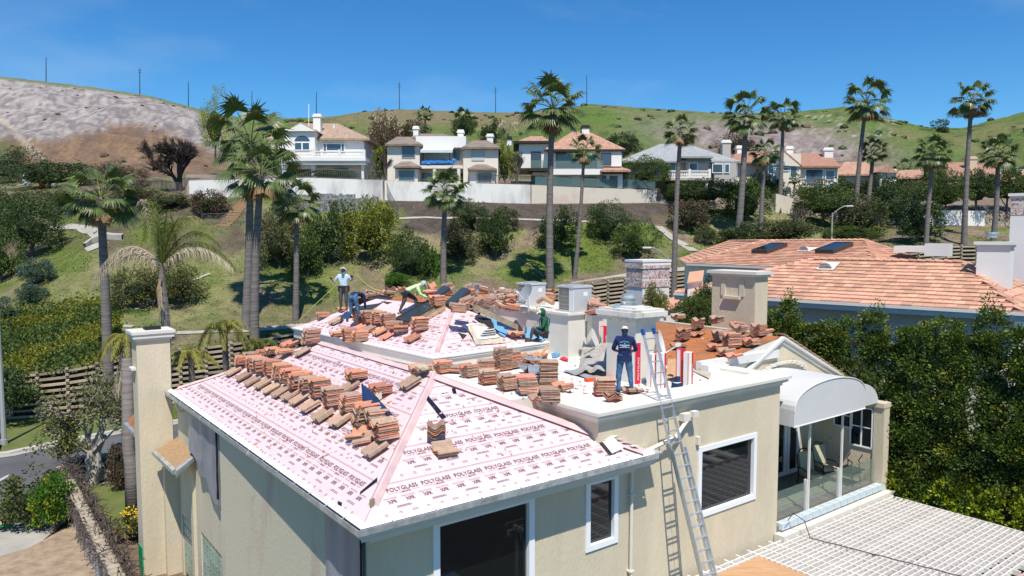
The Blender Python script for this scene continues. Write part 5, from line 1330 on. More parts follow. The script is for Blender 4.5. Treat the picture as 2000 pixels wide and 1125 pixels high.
# slope fence, stairs, terraces ---------------------------------------------------
def chainfence(label, pts, hgt=1.4, mname='fence', n=14):
    P = [hit(*p) for p in pts]; root = thing('fence', label, 'fence', tuple(P[0])); Q = []
    for a, b in zip(P, P[1:]):
        k = max(1, int((b - a).length / 1.8)); Q += [a.lerp(b, i / k) for i in range(k)]
    Q.append(P[-1]); m = MB()
    for q in Q: q.z = TZ(1000 + F * q.x / q.y, q.y); 
    for q in Q: mm = MB(); mm.tube([q, q + ZZ * hgt], .035, 5); mm.build('post', mname, root)
    m = MB(); m.tube([q + ZZ * hgt for q in Q], .025, 4); m.tube([q + ZZ * .1 for q in Q], .02, 4); m.build('rail', mname, root)
    m = MB()
    for a, b in zip(Q, Q[1:]):
        for i in range(n): p = a.lerp(b, i / n); m.tube([p, p + ZZ * hgt], .010, 3, caps=False)
    m.build('pickets', mname, root, kind='stuff')
chainfence('dark iron fence stepping up the slope beside the stairs', [(392, 425), (440, 398), (486, 372)])
chainfence('dark iron fence running down the slope below the white wall joint', [(752, 372), (762, 400), (778, 430)], 1.5)
chainfence('low iron fence across the slope under the burnt tree', [(230, 372), (300, 368), (372, 372)], 1.2)
chainfence('iron fence along the foot of the slate terraces', [(395, 440), (440, 438), (520, 430), (600, 412), (700, 408)], 1.1)
ter = thing('slate_terraces', 'dark slate terrace walls on the slope below the white wall', 'terrace', tuple(hit(660, 410)))
for (x0, x1, y) in ((560, 735, 384), (555, 738, 392), (548, 735, 400), (560, 728, 408)):
    a, b = hit(x0, y + 3), hit(x1, y + 1); m = MB(); n = 26
    for i in range(n):
        p = a.lerp(b, i / n); q = a.lerp(b, (i + .94) / n); p.z = TZ(1000 + F * p.x / p.y, p.y); m.box(p - ZZ * .2, (q - p), (0, .3, 0), ZZ * (.45 + .25 * rnd.random()))
    m.build('slate_course', mat('slate', (.12, .125, .14), .7, scale=3, col2=(.28, .29, .31), edge=(.45, .6)), ter)
stt = thing('hillside_stairs', 'flight of brown timber steps climbing the slope beside the fence', 'stairs', tuple(hit(445, 440)))
a, b = hit(438, 440), hit(487, 385); n = 13; sm0 = MB(); sm0.abox(-.7, .7, -.2, .2, -.2, .12); s0 = sm0.mesh('step', 'wood')
for i in range(n):
    p = a.lerp(b, i / n); p.z = TZ(1000 + F * p.x / p.y, p.y); o = bpy.data.objects.new('step', s0); COL.objects.link(o); o.parent = stt; o.location = p - WL[stt.name]
drape([(0, 622), (60, 627), (160, 634), (260, 640)], .5, 'drainage_channel', 'concrete', .08)
drape([(345, 652), (480, 648), (560, 640), (640, 632)], .5, 'drainage_channel', 'concrete', .08)
drape([(265, 606), (330, 575), (400, 540), (410, 536)], .3, 'drainage_channel', 'concrete', .10)
drape([(100, 443), (160, 446), (190, 460), (205, 462)], 1.1, 'footpath', 'concrete', .08)
drape([(165, 486), (178, 476), (205, 466), (240, 468)], .3, 'steps_wall', 'concrete', .1, .4)
drape([(168, 490), (185, 483), (208, 473)], 1.0, 'footpath', 'concrete', .1)
drape([(1285, 443), (1300, 455), (1330, 475), (1356, 492)], 1.3, 'footpath', 'concrete', .08)
drape([(1120, 560), (1180, 548), (1235, 537), (1330, 528), (1420, 512)], 1.0, 'footpath', 'concrete', .12)
drape([(1010, 503), (1050, 530), (1062, 541)], .10, 'hillside_pipe', 'concrete', .05)
drape([(780, 428), (860, 427), (990, 429), (1150, 434)], .35, 'drainage_channel', 'concrete', .08)
# poles on the ridge
for (px, y0, y1, lat) in ((90, 112, 155, 0), (273, 133, 180, 1), (368, 160, 208, 0), (492, 178, 232, 0), (618, 180, 232, 0), (780, 160, 215, 1), (968, 170, 222, 1), (1146, 147, 206, 0)):
    Yr = 378; p = PY(px, y1 + 4, Yr); q = PY(px, y0, Yr); m = MB(); m.tube([p, q], [.24, .16], 6)
    o = m.build('utility_pole', 'pole_dark'); o['group'] = 'utility poles along the ridge'; tag(o, {90: 'leftmost thin dark pole on the burnt hill crest', 273: 'dark pole with crossarms on the burnt hill crest', 368: 'thin dark pole left of the pale yellow green tree', 492: 'thin pole rising above the twin palm crowns', 618: 'thin pole above the balustraded house chimney', 780: 'dark pole on the brown crest left of centre', 968: 'dark pole on the crest left of the tallest palm', 1146: 'dark pole on the crest right of the tallest palm'}[px], 'pole', 'utility poles along the ridge')
    if lat:
        for f_ in (.1, .18): 
            c = q.lerp(p, f_); mm = MB(); mm.box(c - Vector((1.1, .1, 0)), (2.0, 0, 0), (0, .14, 0), (0, 0, .16)); mm.build('crossarm', 'pole_dark', o).location = (0, 0, 0)
m = MB(); m.tube([PY(603, 262, 92), PY(603, 203, 92)], .05, 5); tag(m.build('antenna_mast', 'box_white'), 'thin white antenna mast beside the tall white chimney', 'antenna')
# street lamps ---------------------------------------------------------------------
def lamp(base_, h_, arm, label, r=.09):
    b_ = Vector(base_); t = thing('street_lamp', label, 'street lamp', base_, 'street lamps'); m = MB(); m.tube([b_, b_ + ZZ * h_ * .5, b_ + ZZ * h_], [r * 1.3, r, r * .7], 8); m.tube([b_, b_ + ZZ * .3], r * 1.8, 8); m.build('pole', 'lamp_grey', t)
    P = [b_ + ZZ * (h_ - .2) + Vector(arm) * k + ZZ * (1.0 * math.sin(k * math.pi / 2)) for k in (0, .2, .4, .6, .8, 1)]
    m = MB(); m.tube(P, .04, 6); m.build('arm', 'lamp_grey', t); d = Vector(arm).normalized()
    m = MB(); s_ = Vector((-d.y, d.x, 0)); m.cbox(P[-1] + d * .3, d * .75, s_ * .28, ZZ * .12); m.cbox(P[-1] + d * .3 - ZZ * .08, d * .5, s_ * .2, ZZ * .06); m.build('lamp_head', 'dish_light', t)
lp = PZ(8, 868, -11.9); lamp(tuple(lp), 9.0, (-1.5, -1.2, 0), 'grey street lamp pole at the left edge, standing on the verge beside the road', .11)
p = PY(1304, 600, 62); lamp((p.x, p.y, PY(0, 640, 62).z), PY(0, 502, 62).z - PY(0, 640, 62).z, (-1.6, -.3, 0), 'street lamp with a curved arm behind the brick banded chimney')
p = hit(1624, 474); lamp(tuple(p), PY(0, 416, p.y).z - p.z, (1.5, -.3, 0), 'street lamp with a curved arm among the trees above the salmon roof')
# ------------------------------------------------------------------ vegetation
def leafquad(vs, fs, ms, c, d, up, ln, wd, mi):
    """one leaf: centre base c, direction d, up hint"""
    s = d.cross(up)
    if s.length < 1e-4: s = Vector((1, 0, 0))
    s.normalize(); k = len(vs)
    vs += [c, c + d * ln * .5 + s * wd * .5, c + d * ln, c + d * ln * .5 - s * wd * .5]; fs.append((k, k + 1, k + 2, k + 3)); ms.append(mi)
def rdir(r):
    while True:
        v = Vector((r.uniform(-1, 1), r.uniform(-1, 1), r.uniform(-1, 1)))
        if .05 < v.length < 1: return v.normalized()
_crown = {}
def crown_mesh(kind, seed, mat1, mat2=None, nc=70, nl=60, leaf=.085, frac2=.15, core=.50):
    key = (kind, seed, nc, nl, leaf, core)
    if key not in _crown:
        r = random.Random(seed * 13 + 5); vs = []; fs = []; ms = []; bumps = [(rdir(r), r.uniform(-.22, .28)) for _ in range(7)]
        for i in range(nc):
            d = rdir(r)
            if kind != 'ball' and d.z < -.55: d.z *= -.6; d.normalize()
            k = 1 + sum(a * max(0, d.dot(b) - .5) * 2 for b, a in bumps)
            rad = k * r.uniform(.66, 1.0) if kind != 'clip' else k * r.uniform(.86, .96)
            if kind == 'umbrella' and d.z < 0: d.z *= .35
            c = d * rad; cr = r.uniform(.16, .30) if kind != 'clip' else .2; tone = 1 if r.random() < frac2 else 0
            for j in range(nl):
                q = rdir(r); p = c + q * cr * r.uniform(.5, 1.0) ** .7
                dd = (q * .6 + d * .5 + rdir(r) * .7 + Vector((0, 0, .15))).normalized()
                leafquad(vs, fs, ms, p, dd, rdir(r), leaf * r.uniform(.7, 1.3), leaf * r.uniform(.45, .7), tone)
        _crown[key] = (vs, fs, ms)
    vs, fs, ms = _crown[key]; m = MB(); m.v = [tuple(v) for v in vs]; m.f = list(fs); m.m = list(ms)
    if core:
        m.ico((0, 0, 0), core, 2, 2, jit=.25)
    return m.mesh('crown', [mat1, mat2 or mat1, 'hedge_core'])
_cm = {}
def crown(kind, seed, m1, m2=None, **k):
    key = (kind, seed, m1, m2, tuple(sorted(k.items())))
    if key not in _cm: _cm[key] = crown_mesh(kind, seed, m1, m2, **k)
    return _cm[key]
def plant(pos, rx, ry, rz, mesh, label, name='shrub', cat='shrub', trunk=True, lift=.75, group=None, tm='bark', tr=.12):
    """pos: ground point; rx, ry, rz crown radii; crown centre lifted rz*lift"""
    t = thing(name, label, cat, tuple(pos), group)
    o = bpy.data.objects.new('crown', mesh); COL.objects.link(o); o.parent = t; o.location = (0, 0, rz * lift); o.scale = (rx, ry, rz); o.rotation_euler = (0, 0, rnd.uniform(0, 6.28) if abs(rx - ry) < .01 else 0)
    if trunk:
        m = MB(); b = Vector(pos) - ZZ * .4; m.tube([b, b + Vector((.1, .05, rz * lift * .5)), b + Vector((0, 0, rz * lift))], [tr * 1.3, tr, tr * .6], 6)
        for k in range(3):
            a = rnd.uniform(0, 6.28); m.tube([b + ZZ * rz * lift * .45, b + Vector((math.cos(a) * rx * .45, math.sin(a) * ry * .45, rz * lift * 1.0))], [tr * .7, tr * .3], 5)
        m.build('trunk', tm, t)
    return t
def bush(px, cy, rx, ry, m1, label, m2=None, kind='round', seed=None, lift=.78, name='shrub', cat='shrub', base_y=None, Y=None, group=None, trunk=True, leaf=None, dep=1.0, tm='bark'):
    by = base_y or (cy + ry * lift)
    g = hit(px, by) if Y is None else PY(px, by, Y)
    s = g.y / F; lf = leaf or max(.055, min(.16, .0032 * F / rx * 2.2 * .6))
    n = 110 if rx > 40 else (80 if rx > 20 else 40)
    mesh = crown(kind, seed if seed is not None else (int(px) % 4), m1, m2, nc=n, nl=58 if rx > 20 else 30, leaf=(.075 if rx > 40 else (.10 if rx > 20 else .15)) if leaf is None else leaf)
    return plant(g, rx * s, rx * s * dep, ry * s, mesh, label, name, cat, trunk, lift, group, tm)
D_, Mi, Ye, Ol, Br, Bl = 'leaf_dark', 'leaf_mid', 'leaf_yellow', 'leaf_olive', 'leaf_brown', 'leaf_blue'
B = bush
B(640, 470, 40, 58, D_, 'tall dark green shrub left of the yellow green bush on the slope', Mi)
B(722, 462, 52, 58, Ye, 'large rounded yellow green bush in the middle of the slope', Mi, leaf=.085)
B(800, 503, 42, 46, D_, 'dark green rounded bush right of the yellow green bush', Mi)
B(600, 500, 34, 50, Mi, 'green bush directly behind the short palm trunk on the slope', D_)
B(545, 478, 44, 60, Ol, 'olive green bush between the twin palms and the short palm', Br)
B(914, 428, 34, 28, D_, 'dark green bush behind the crown base of the middle palm', Mi)
B(896, 480, 36, 38, Ol, 'brownish olive bush touching the middle palm trunk', Br)
B(967, 466, 34, 48, D_, 'dark green bush right of the middle palm trunk', Mi)
B(985, 430, 28, 22, Ol, 'small olive bush above the dark bush by the middle palm', Mi)
B(1088, 455, 38, 40, D_, 'dark green bush between the two tall palm trunks', Mi)
B(1186, 440, 42, 36, D_, 'dark green bush right of the thin palm trunk', Mi)
B(1236, 476, 42, 36, Mi, 'mid green bush above the brick banded chimney', D_)
B(1345, 425, 38, 34, 'leaf_brown', 'clipped olive ball shrub casting shade on the grass', Ol, kind='clip')
B(1378, 380, 62, 24, D_, 'spreading flat topped tree above the clipped ball shrub', Ol, kind='umbrella', lift=1.5, name='tree', cat='tree')
B(1335, 380, 44, 24, Mi, 'green bush at the end of the beige retaining wall', D_)
B(1457, 400, 46, 44, Mi, 'bright green bush behind the palm trunk left of the cream gabled house', 'leaf_bright')
B(1500, 366, 32, 24, D_, 'rounded dark green shrub beside the cream gabled house steps', Mi)
B(1478, 352, 38, 20, D_, 'clipped dark hedge in front of the cream gabled house', Mi, kind='clip')
B(1606, 400, 56, 36, Mi, 'wide rounded green tree above the street lamp', Ol, kind='umbrella', lift=1.2, name='tree', cat='tree')
B(1535, 452, 62, 24, Ol, 'low olive hedge at the foot of the palms', D_)
B(1440, 462, 40, 22, D_, 'low dark shrub beside the leaning palm base', Ol)
B(1660, 458, 56, 14, 'leaf_mid', 'low bright clipped hedge above the salmon roof ridge', 'leaf_bright', kind='clip')
B(1740, 405, 52, 44, D_, 'dense dark tree between the paired palms', Mi, name='tree', cat='tree')
B(1690, 430, 40, 34, Ol, 'olive shrub at the foot of the paired palms', D_)
B(1790, 440, 40, 42, D_, 'dark bush beneath the palm right of the paired palms', Mi)
B(1845, 380, 44, 42, Mi, 'spreading green tree before the grey stained wall', Ol, kind='umbrella', lift=1.3, name='tree', cat='tree')
B(1905, 375, 36, 36, D_, 'dark tree beside the tallest right hand palm', Mi, kind='umbrella', lift=1.4, name='tree', cat='tree')
B(1965, 372, 40, 34, Mi, 'green tree at the right edge below the rust roofed house', D_, kind='umbrella', lift=1.4, name='tree', cat='tree')
B(1700, 372, 34, 22, D_, 'dark shrub below the orange tiled house', Ol)
B(1640, 372, 28, 22, 'leaf_dark', 'dark green shrub left of the orange tiled house', Mi)
B(1785, 375, 30, 18, Ol, 'small olive shrub on the terrace of the orange tiled house', Mi)
B(1880, 355, 70, 12, 'leaf_brown', 'long reddish brown clipped hedge in front of the rust roofed house', Ol, kind='clip')
B(1262, 342, 44, 26, Mi, 'rounded bright green tree between the glass balcony house and the grey house', 'leaf_bright', kind='clip', Y=93, base_y=366, name='tree', cat='tree', lift=1)
B(1690, 372, 16, 14, 'leaf_red', 'small dark red shrub beside the palm trunks', D_)
B(1380, 462, 22, 18, Ol, 'small olive shrub on the grass below the clipped ball shrub', D_)
B(1555, 505, 0.1 + 14, 12, Ye, 'small yellow shrub behind the salmon roof ridge', Mi) if False else None
B(1280, 575, 26, 30, 'leaf_yellow', 'loose yellow green shrub in front of the brick banded chimney', Ol, Y=33, base_y=640, lift=1.6)
B(1355, 600, 34, 36, Mi, 'green shrub between the brick banded chimney and the cream chimney', D_, Y=34, base_y=660, lift=1.3)
B(1385, 565, 20, 40, D_, 'narrow dark conical shrub left of the cream chimney', Mi, Y=35, base_y=640, lift=1.3)
# left side
B(62, 455, 56, 54, D_, 'large dark green oak like tree on the left grassy slope', Mi, name='tree', cat='tree', lift=1.0, base_y=505)
B(8, 430, 44, 48, D_, 'dark green tree at the left edge of the picture', Ol, name='tree', cat='tree')
B(0, 510, 34, 50, Mi, 'green tree below the dark tree at the left edge', D_, name='tree', cat='tree')
B(70, 535, 30, 24, Bl, 'grey blue rounded shrub on the left slope', D_)
B(65, 576, 27, 17, Bl, 'lower grey blue shrub beside the channel', D_)
B(18, 608, 20, 22, Bl, 'small grey blue shrub at the left edge', D_)
B(95, 345, 95, 28, D_, 'long dark hedge behind the blue lounger', Mi, dep=.5)
B(20, 330, 50, 34, Ol, 'grey olive scrub tree at the far left of the ridge foot', 'leaf_blue')
B(40, 400, 60, 22, Ol, 'olive scrub along the upper left slope', Mi)
B(130, 390, 50, 16, 'leaf_olive', 'low green brown scrub below the lounger terrace', Br)
B(230, 350, 50, 24, Br, 'burnt brown scrub left of the burnt tree', 'leaf_olive')
B(265, 390, 50, 24, Br, 'brown burnt scrub below the burnt tree', D_)
B(330, 395, 34, 14, Ol, 'scrub under the branches of the burnt tree', Br)
B(420, 240, 26, 60, 'leaf_lime', 'tall pale yellow green tree rising above the twin palms', 'leaf_olive', Y=110, base_y=310, lift=1.0, name='tree', cat='tree', leaf=.06)
B(270, 570, 46, 40, 'leaf_olive', 'thin brownish green shrub behind the drooping palm', 'queen_yellow')
B(345, 560, 50, 42, 'leaf_olive', 'thin olive shrub right of the drooping palm trunk', 'queen_yellow')
B(775, 548, 24, 16, 'leaf_bright', 'bright green low shrub behind the worker in the yellow shirt')
B(840, 515, 20, 34, 'leaf_bright', 'bright green shrub right of the dark rounded bush', Mi)
B(560, 400, 26, 24, D_, 'dark shrub behind the short palm crown', Mi)
B(410, 400, 34, 22, Br, 'brown shrub beside the iron fence on the slope', Ol)
# behind / between the houses
B(750, 288, 32, 56, Br, 'bronze brown burnt tree between the first two hill houses', 'queen_dry', Y=100, base_y=345, lift=.9, name='tree', cat='tree')
B(800, 262, 34, 26, Br, 'brown green tree behind the cream house', D_, Y=112, base_y=300, lift=1.1, name='tree', cat='tree')
B(742, 322, 16, 32, Ye, 'green climber covered shrub between the first two hill houses', 'leaf_bright', Y=91, base_y=355)
B(960, 258, 22, 24, D_, 'dark tree behind the right bay of the cream house', Mi, Y=115, base_y=290, lift=1, name='tree', cat='tree')
B(985, 310, 18, 44, Ye, 'tall green cypress hedge left of the glass balcony house', Mi, Y=93, base_y=362)
B(1218, 275, 32, 24, D_, 'dark tree behind the terracotta hip roof', Br, Y=115, base_y=310, name='tree', cat='tree')
B(905, 238, 24, 22, D_, 'dark tree crown behind the white parapet', Mi, Y=120, base_y=275, lift=1, name='tree', cat='tree')
B(1838, 250, 18, 18, D_, 'dark pine on the right hand ridge', Br, Y=300, base_y=275, lift=1, name='tree', cat='tree')
B(1900, 225, 24, 9, Br, 'bare dark scrub on the right hand ridge', D_, Y=350, base_y=232)
B(1810, 340, 14, 44, D_, 'tall dark cypress beside the rust roofed house', Mi, Y=103, base_y=378, name='cypress', cat='tree', leaf=.12)
B(1835, 335, 14, 42, D_, 'second dark cypress, nearer the rust roof', Mi, Y=103, base_y=374, name='cypress', cat='tree', leaf=.12)
B(1700, 245, 26, 16, Br, 'dark brown scrub on the right hill beside the leaning palm', D_, Y=320, base_y=258)
B(1760, 256, 22, 14, D_, 'dark scrub on the right hill near the saddle', Br, Y=320, base_y=268)
B(1790, 300, 26, 14, D_, 'green scrub on the lower right hill', Mi, Y=240, base_y=312)
B(1440, 290, 34, 22, Br, 'brown bare scrub behind the grey house chimney', 'leaf_brown', Y=150, base_y=308)
B(640, 340, 60, 10, D_, 'clipped hedge along the wall of the balustraded house', Mi, Y=86, base_y=350, dep=.3, kind='clip')
# scrub dotted over the hills as one mass
m = MB(); r_ = random.Random(3)
sb = []
for i in range(520):
    px = r_.uniform(-50, 2050); Y = r_.uniform(150, 372); X = (px - 1000) / F * Y; z = TZ(px, Y)
    if noise.noise(Vector((X * .03, Y * .03, 4))) < -.12: continue
    sz = r_.uniform(.35, 1.6) * (1.0 if px > 420 else .55); m.ico((X, Y, z + sz * .15), sz, 0 if r_.random() < .6 else 1, 1, (1.2, 1, .7), .5)
m.build('hill_scrub', ['leaf_dark', 'leaf_brown'], kind='stuff')
# grass tufts and weeds on the slope
vs = []; fs = []; ms = []
for i in range(22000):
    px = r_.uniform(-60, 2060); sp = spec(px); Y = r_.uniform(sp[5][0], sp[7][0]); X = (px - 1000) / F * Y
    c_ = cover(px, Y, TZ(px, Y))
    if c_[1] < c_[0] * 1.05 and r_.random() < .72: continue
    p = Vector((X, Y, TZ(px, Y) - .02)); h_ = r_.uniform(.05, .17); g = 0 if noise.noise(p * .15) > 0 else 1
    for k in range(3):
        a = r_.uniform(0, 6.28); d = Vector((math.cos(a) * .6, math.sin(a) * .6, 1)).normalized(); n0 = len(vs); s = Vector((-math.sin(a), math.cos(a), 0)) * .07
        vs += [p - s, p + s, p + d * h_]; fs.append((n0, n0 + 1, n0 + 2)); ms.append(g)
m = MB(); m.v = vs; m.f = fs; m.m = ms; m.build('grass', [mat('grass_a', (.16, .22, .05), .8, island=.3, trans=.5), mat('grass_b', (.34, .32, .12), .8, island=.4, trans=.4)], kind='stuff')
# ground cover ivy on the left bank above the crib wall
vs = []; fs = []; ms = []
for i in range(26000):
    px = r_.uniform(-80, 232); sp = spec(px); Y = r_.uniform(sp[5][0] - .4, sp[5][0] + 11.5)
    if r_.random() < (Y - sp[5][0] - 9.5) / 2: continue
    X = (px - 1000) / F * Y; base_ = TZ(px, max(Y, sp[5][0])) if Y > sp[5][0] else TZ(px, sp[5][0]) - r_.random() ** 2 * .7
    k = noise.noise(Vector((X * .5, Y * .5, 2))); p = Vector((X, Y - (.35 if Y < sp[5][0] else 0), base_ + .15 + .35 * max(0, k) * r_.random() + .1 * r_.random()))
    leafquad(vs, fs, ms, p, (rdir(r_) + Vector((0, -.4, .5))).normalized(), rdir(r_), r_.uniform(.14, .30), .14, 1 if noise.noise(p * .35) + r_.uniform(-.25, .25) > .0 else 0)
m = MB(); m.v = vs; m.f = fs; m.m = ms; m.build('ivy', ['leaf_mid', 'leaf_yellow'], kind='stuff')
# ------------------------------------------------------------------ burnt and bare trees
def bare_tree(root, base_, h_, spread, mname, seed=1, depth=5, r0=.25, nb=4, lean=(0, 0), part_name='branches'):
    r = random.Random(seed); m = MB(); tips = []
    def grow(p, d, L_, r1, lv):
        q = p + d * L_ * .5 + rdir(r) * L_ * .06; e_ = p + d * L_; m.tube([p, q, e_], [r1, r1 * .85, r1 * .65], 6 if lv > depth - 2 else (4 if lv > 1 else 3), caps=False)
        if lv == 0: tips.append(e_); return
        for k in range(nb if lv > 1 else nb - 1):
            nd = (d + rdir(r) * spread + Vector((0, 0, .10))).normalized(); grow(e_ if k else q, nd, L_ * r.uniform(.6, .85), r1 * .62, lv - 1)
    b = Vector(base_) - ZZ * .3; grow(b, Vector((lean[0], lean[1], 1)).normalized(), h_ * .32, r0, depth)
    m.build(part_name, mname, root); return tips
def bt(px, base_y, h_px, label, mname='burnt', Y=None, seed=1, spread=.75, depth=5, r0=.22, cat='tree', nb=4):
    g = hit(px, base_y) if Y is None else PY(px, base_y, Y); t = thing('bare_tree', label, cat, tuple(g)); bare_tree(t, g, h_px * g.y / F, spread, mname, seed, depth, r0, nb); return t
bt(352, 372, 105, 'large blackened burnt tree left of the white retaining wall', seed=4, depth=6, r0=.42, spread=.62, nb=4)
bt(110, 430, 45, 'small grey bare shrub above the left footpath', 'twig', seed=5, depth=4, r0=.12)
bt(752, 350, 50, 'dead dark brown shrub in front of the first gap between hill houses', 'twig', Y=90, seed=6, depth=5, r0=.14, spread=.35)
bt(1010, 362, 62, 'dead brown cypress beside the glass balcony house', 'twig', Y=91, seed=7, depth=5, r0=.16, spread=.32)
bt(300, 330, 60, 'thin burnt sapling beside the large burnt tree', seed=9, Y=100, depth=5, r0=.14)
bt(225, 372, 50, 'burnt brown thicket behind the left palm', 'twig', seed=12, depth=5, r0=.1, spread=.8)
bt(1565, 452, 60, 'twisted dark branched tree beside the olive hedge', 'bark', seed=13, depth=4, r0=.16)
bt(1985, 448, 75, 'dark bare trunk at the right edge by the brick chimney', 'burnt', seed=14, depth=3, r0=.2, spread=.3)
# ------------------------------------------------------------------ fan palms
def fan_crown(seed, nf=36, pet=1.0, blade=1.05, nleaf=24, dead=8, droop=1.0):
    r = random.Random(seed); g = MB(); dry = MB(); stems = MB()
    for i in range(nf + dead):
        isd = i >= nf
        az = i * 2.399 + r.uniform(-.3, .3); el = lerp(1.35, -.75, (i / nf) ** .8) if not isd else r.uniform(-1.25, -.95)
        d = Vector((math.cos(az) * math.cos(el), math.sin(az) * math.cos(el), math.sin(el))); pl = pet * r.uniform(.8, 1.15) * (1 if not isd else .55)
        p0 = d * .12; p1 = p0 + d * pl * .55; p2 = p1 + (d - ZZ * .22 * droop).normalized() * pl * .5; fd = (p2 - p1).normalized()
        if not isd: stems.tube([p0, p1, p2], [.035, .025, .018], 3, caps=False)
        s = fd.cross(ZZ)
        s = s.normalized() if s.length > .05 else Vector((math.sin(az), -math.cos(az), 0)); n = s.cross(fd).normalized(); tw = r.uniform(-.5, .5); s2 = s * math.cos(tw) + n * math.sin(tw); n = s2.cross(fd).normalized(); s = s2
        bl = blade * r.uniform(.85, 1.12) * (.8 if isd else 1); M_ = dry if isd else g
        fold = .35
        for k in range(nleaf):
            th = lerp(-1.95, 1.95, (k + .5) / nleaf) * (.35 if isd else 1); ld = (fd * math.cos(th) + s * math.sin(th) + n * (-fold * abs(math.sin(th)) * .5)).normalized()
            ln = bl * (1 - .28 * abs(th) / 1.95) * r.uniform(.88, 1.08); wv = ld.cross(n).normalized() * (.062 if not isd else .04)
            a0 = p2; a1 = p2 + ld * ln * .55; dz = ZZ * -1; a2 = a1 + (ld + dz * (.55 + .9 * r.random()) * droop * (.75 if not isd else 1.6)).normalized() * ln * .48
            M_.add([a0 - wv * .2, a0 + wv * .2, a1 + wv, a1 - wv, a2], [(0, 1, 2, 3), (3, 2, 4)])
    hd = MB()
    for k in range(26):
        a = k * 2.4; z = -.05 - k * .035; hd.tube([Vector((0, 0, z)), Vector((math.cos(a) * .28, math.sin(a) * .28, z + .16))], [.07, .02], 4)
    return g.mesh('fronds', 'palm_leaf'), dry.mesh('dead_skirt', 'palm_dry'), stems.mesh('leaf_stems', 'palm_leaf_bright'), hd.mesh('crown_boots', 'palm_dry')
FC = [fan_crown(1, 27, blade=1.15, pet=1.2), fan_crown(2, 24, droop=1.25, pet=1.15), fan_crown(3, 19, dead=10, droop=1.4, pet=1.1), fan_crown(4, 25, blade=1.25, pet=1.45, nleaf=26, droop=.85)]
def fan_palm(px, base_y, cx, cy, rad_px, label, v=0, Y=None, tw=None, cr=0, name='fan_palm'):
    g = hit(px, base_y) if Y is None else PY(px, base_y, Y)
    top = PY(cx, cy, g.y); t = thing(name, label, 'palm tree', tuple(g)); s = rad_px * g.y / F / 2.05
    L_ = top - g; m = MB(); pts = []; rs = []; n = max(10, int(L_.length / .35)); r0 = (tw * g.y / F / 2 * .80) if tw else .15
    bend = Vector((rnd.uniform(-1, 1), rnd.uniform(-1, 1), 0)) * L_.length * .012
    for i in range(n + 1):
        k = i / n; pts.append(g - ZZ * .4 * (1 - k) + L_ * k + bend * math.sin(math.pi * k)); rs.append((r0 * (1.25 - .5 * k) + .22 * r0 * math.exp(-k * 14)) * (1.0 + .06 * (i % 2)))
    m.tube(pts, rs, 9); m.build('trunk', 'palm_trunk', t, smooth=True)
    f, d, st2, hd = FC[v]; rz = rnd.uniform(0, 6.28)
    for nm, me in (('fronds', f), ('dead_fronds', d), ('leaf_stems', st2), ('leaf_bases', hd)):
        o = bpy.data.objects.new(nm, me); COL.objects.link(o); o.parent = t; o.location = top - WL[t.name]; o.scale = (s, s, s); o.rotation_euler = (0, 0, rz + cr)
    return t
fan_palm(214, 822, 196, 385, 72, 'fan palm with a full crown and dark trunk at the left of the slope', 0, tw=22, Y=48)
fan_palm(480, 642, 490, 280, 74, 'left of the twin fan palms, its crown tallest beside the balustraded house', 3, tw=18)
fan_palm(497, 700, 510, 335, 64, 'right of the twin fan palms with its trunk passing behind the tile stacks', 3, tw=19, Y=50)
fan_palm(505, 700, 468, 268, 60, 'third fan palm crown rising behind the twin palms', 1, tw=15, Y=58) if False else None
fan_palm(577, 628, 578, 400, 52, 'short fan palm right of the twin palms', 1, tw=13)
fan_palm(866, 552, 870, 375, 46, 'middle fan palm standing alone on the slope below the cream house', 0, tw=13)
fan_palm(1075, 590, 1079, 210, 62, 'tallest fan palm in the centre, crown against the sky', 0, tw=16, Y=66)
fan_palm(1120, 560, 1141, 295, 36, 'thin fan palm right of the tallest centre palm', 2, tw=9, Y=72)
fan_palm(1316, 600, 1329, 258, 38, 'fan palm standing behind the brick banded chimney', 2, tw=12, Y=66)
fan_palm(1440, 474, 1457, 225, 50, 'leaning fan palm with a full crown left of the cream gabled house', 1, tw=14)
fan_palm(1523, 410, 1530, 228, 36, 'dark trunked fan palm in front of the cream gabled house', 1, tw=9)
fan_palm(1486, 470, 1495, 300, 33, 'shorter fan palm between the leaning palm and the dark trunked palm', 2, tw=10)
fan_palm(1669, 448, 1692, 200, 48, 'tall leaning fan palm, left of a close pair on the right', 1, tw=10)
fan_palm(1690, 446, 1706, 296, 26, 'short palm of the close pair on the right', 0, tw=10)
fan_palm(1883, 480, 1898, 196, 44, 'tallest fan palm at the right, ragged crown against the sky', 2, tw=11)
fan_palm(1808, 495, 1824, 300, 36, 'fan palm in front of the cypresses at the right', 0, tw=10)
fan_palm(1940, 470, 1949, 300, 36, 'rightmost fan palm, below the rust roofed house', 0, tw=11)
fan_palm(830, 262, 830, 222, 18, 'small distant palm behind the cream house', 2, Y=125, tw=4)
fan_palm(905, 270, 908, 236, 22, 'dark distant palm behind the white parapet', 3, Y=125, tw=5)
fan_palm(1535, 410, 1540, 395, 1, 'x', 0) if False else None
fan_palm(1547, 398, 1553, 350, 14, 'small dark leaning palm before the cream gabled house balcony', 2, Y=99, tw=4)
fan_palm(1600, 420, 1650, 400, 1, 'x', 0) if False else None
fan_palm(1755, 352, 1765, 330, 22, 'distant low palm behind the orange tiled house', 1, Y=120, tw=4)
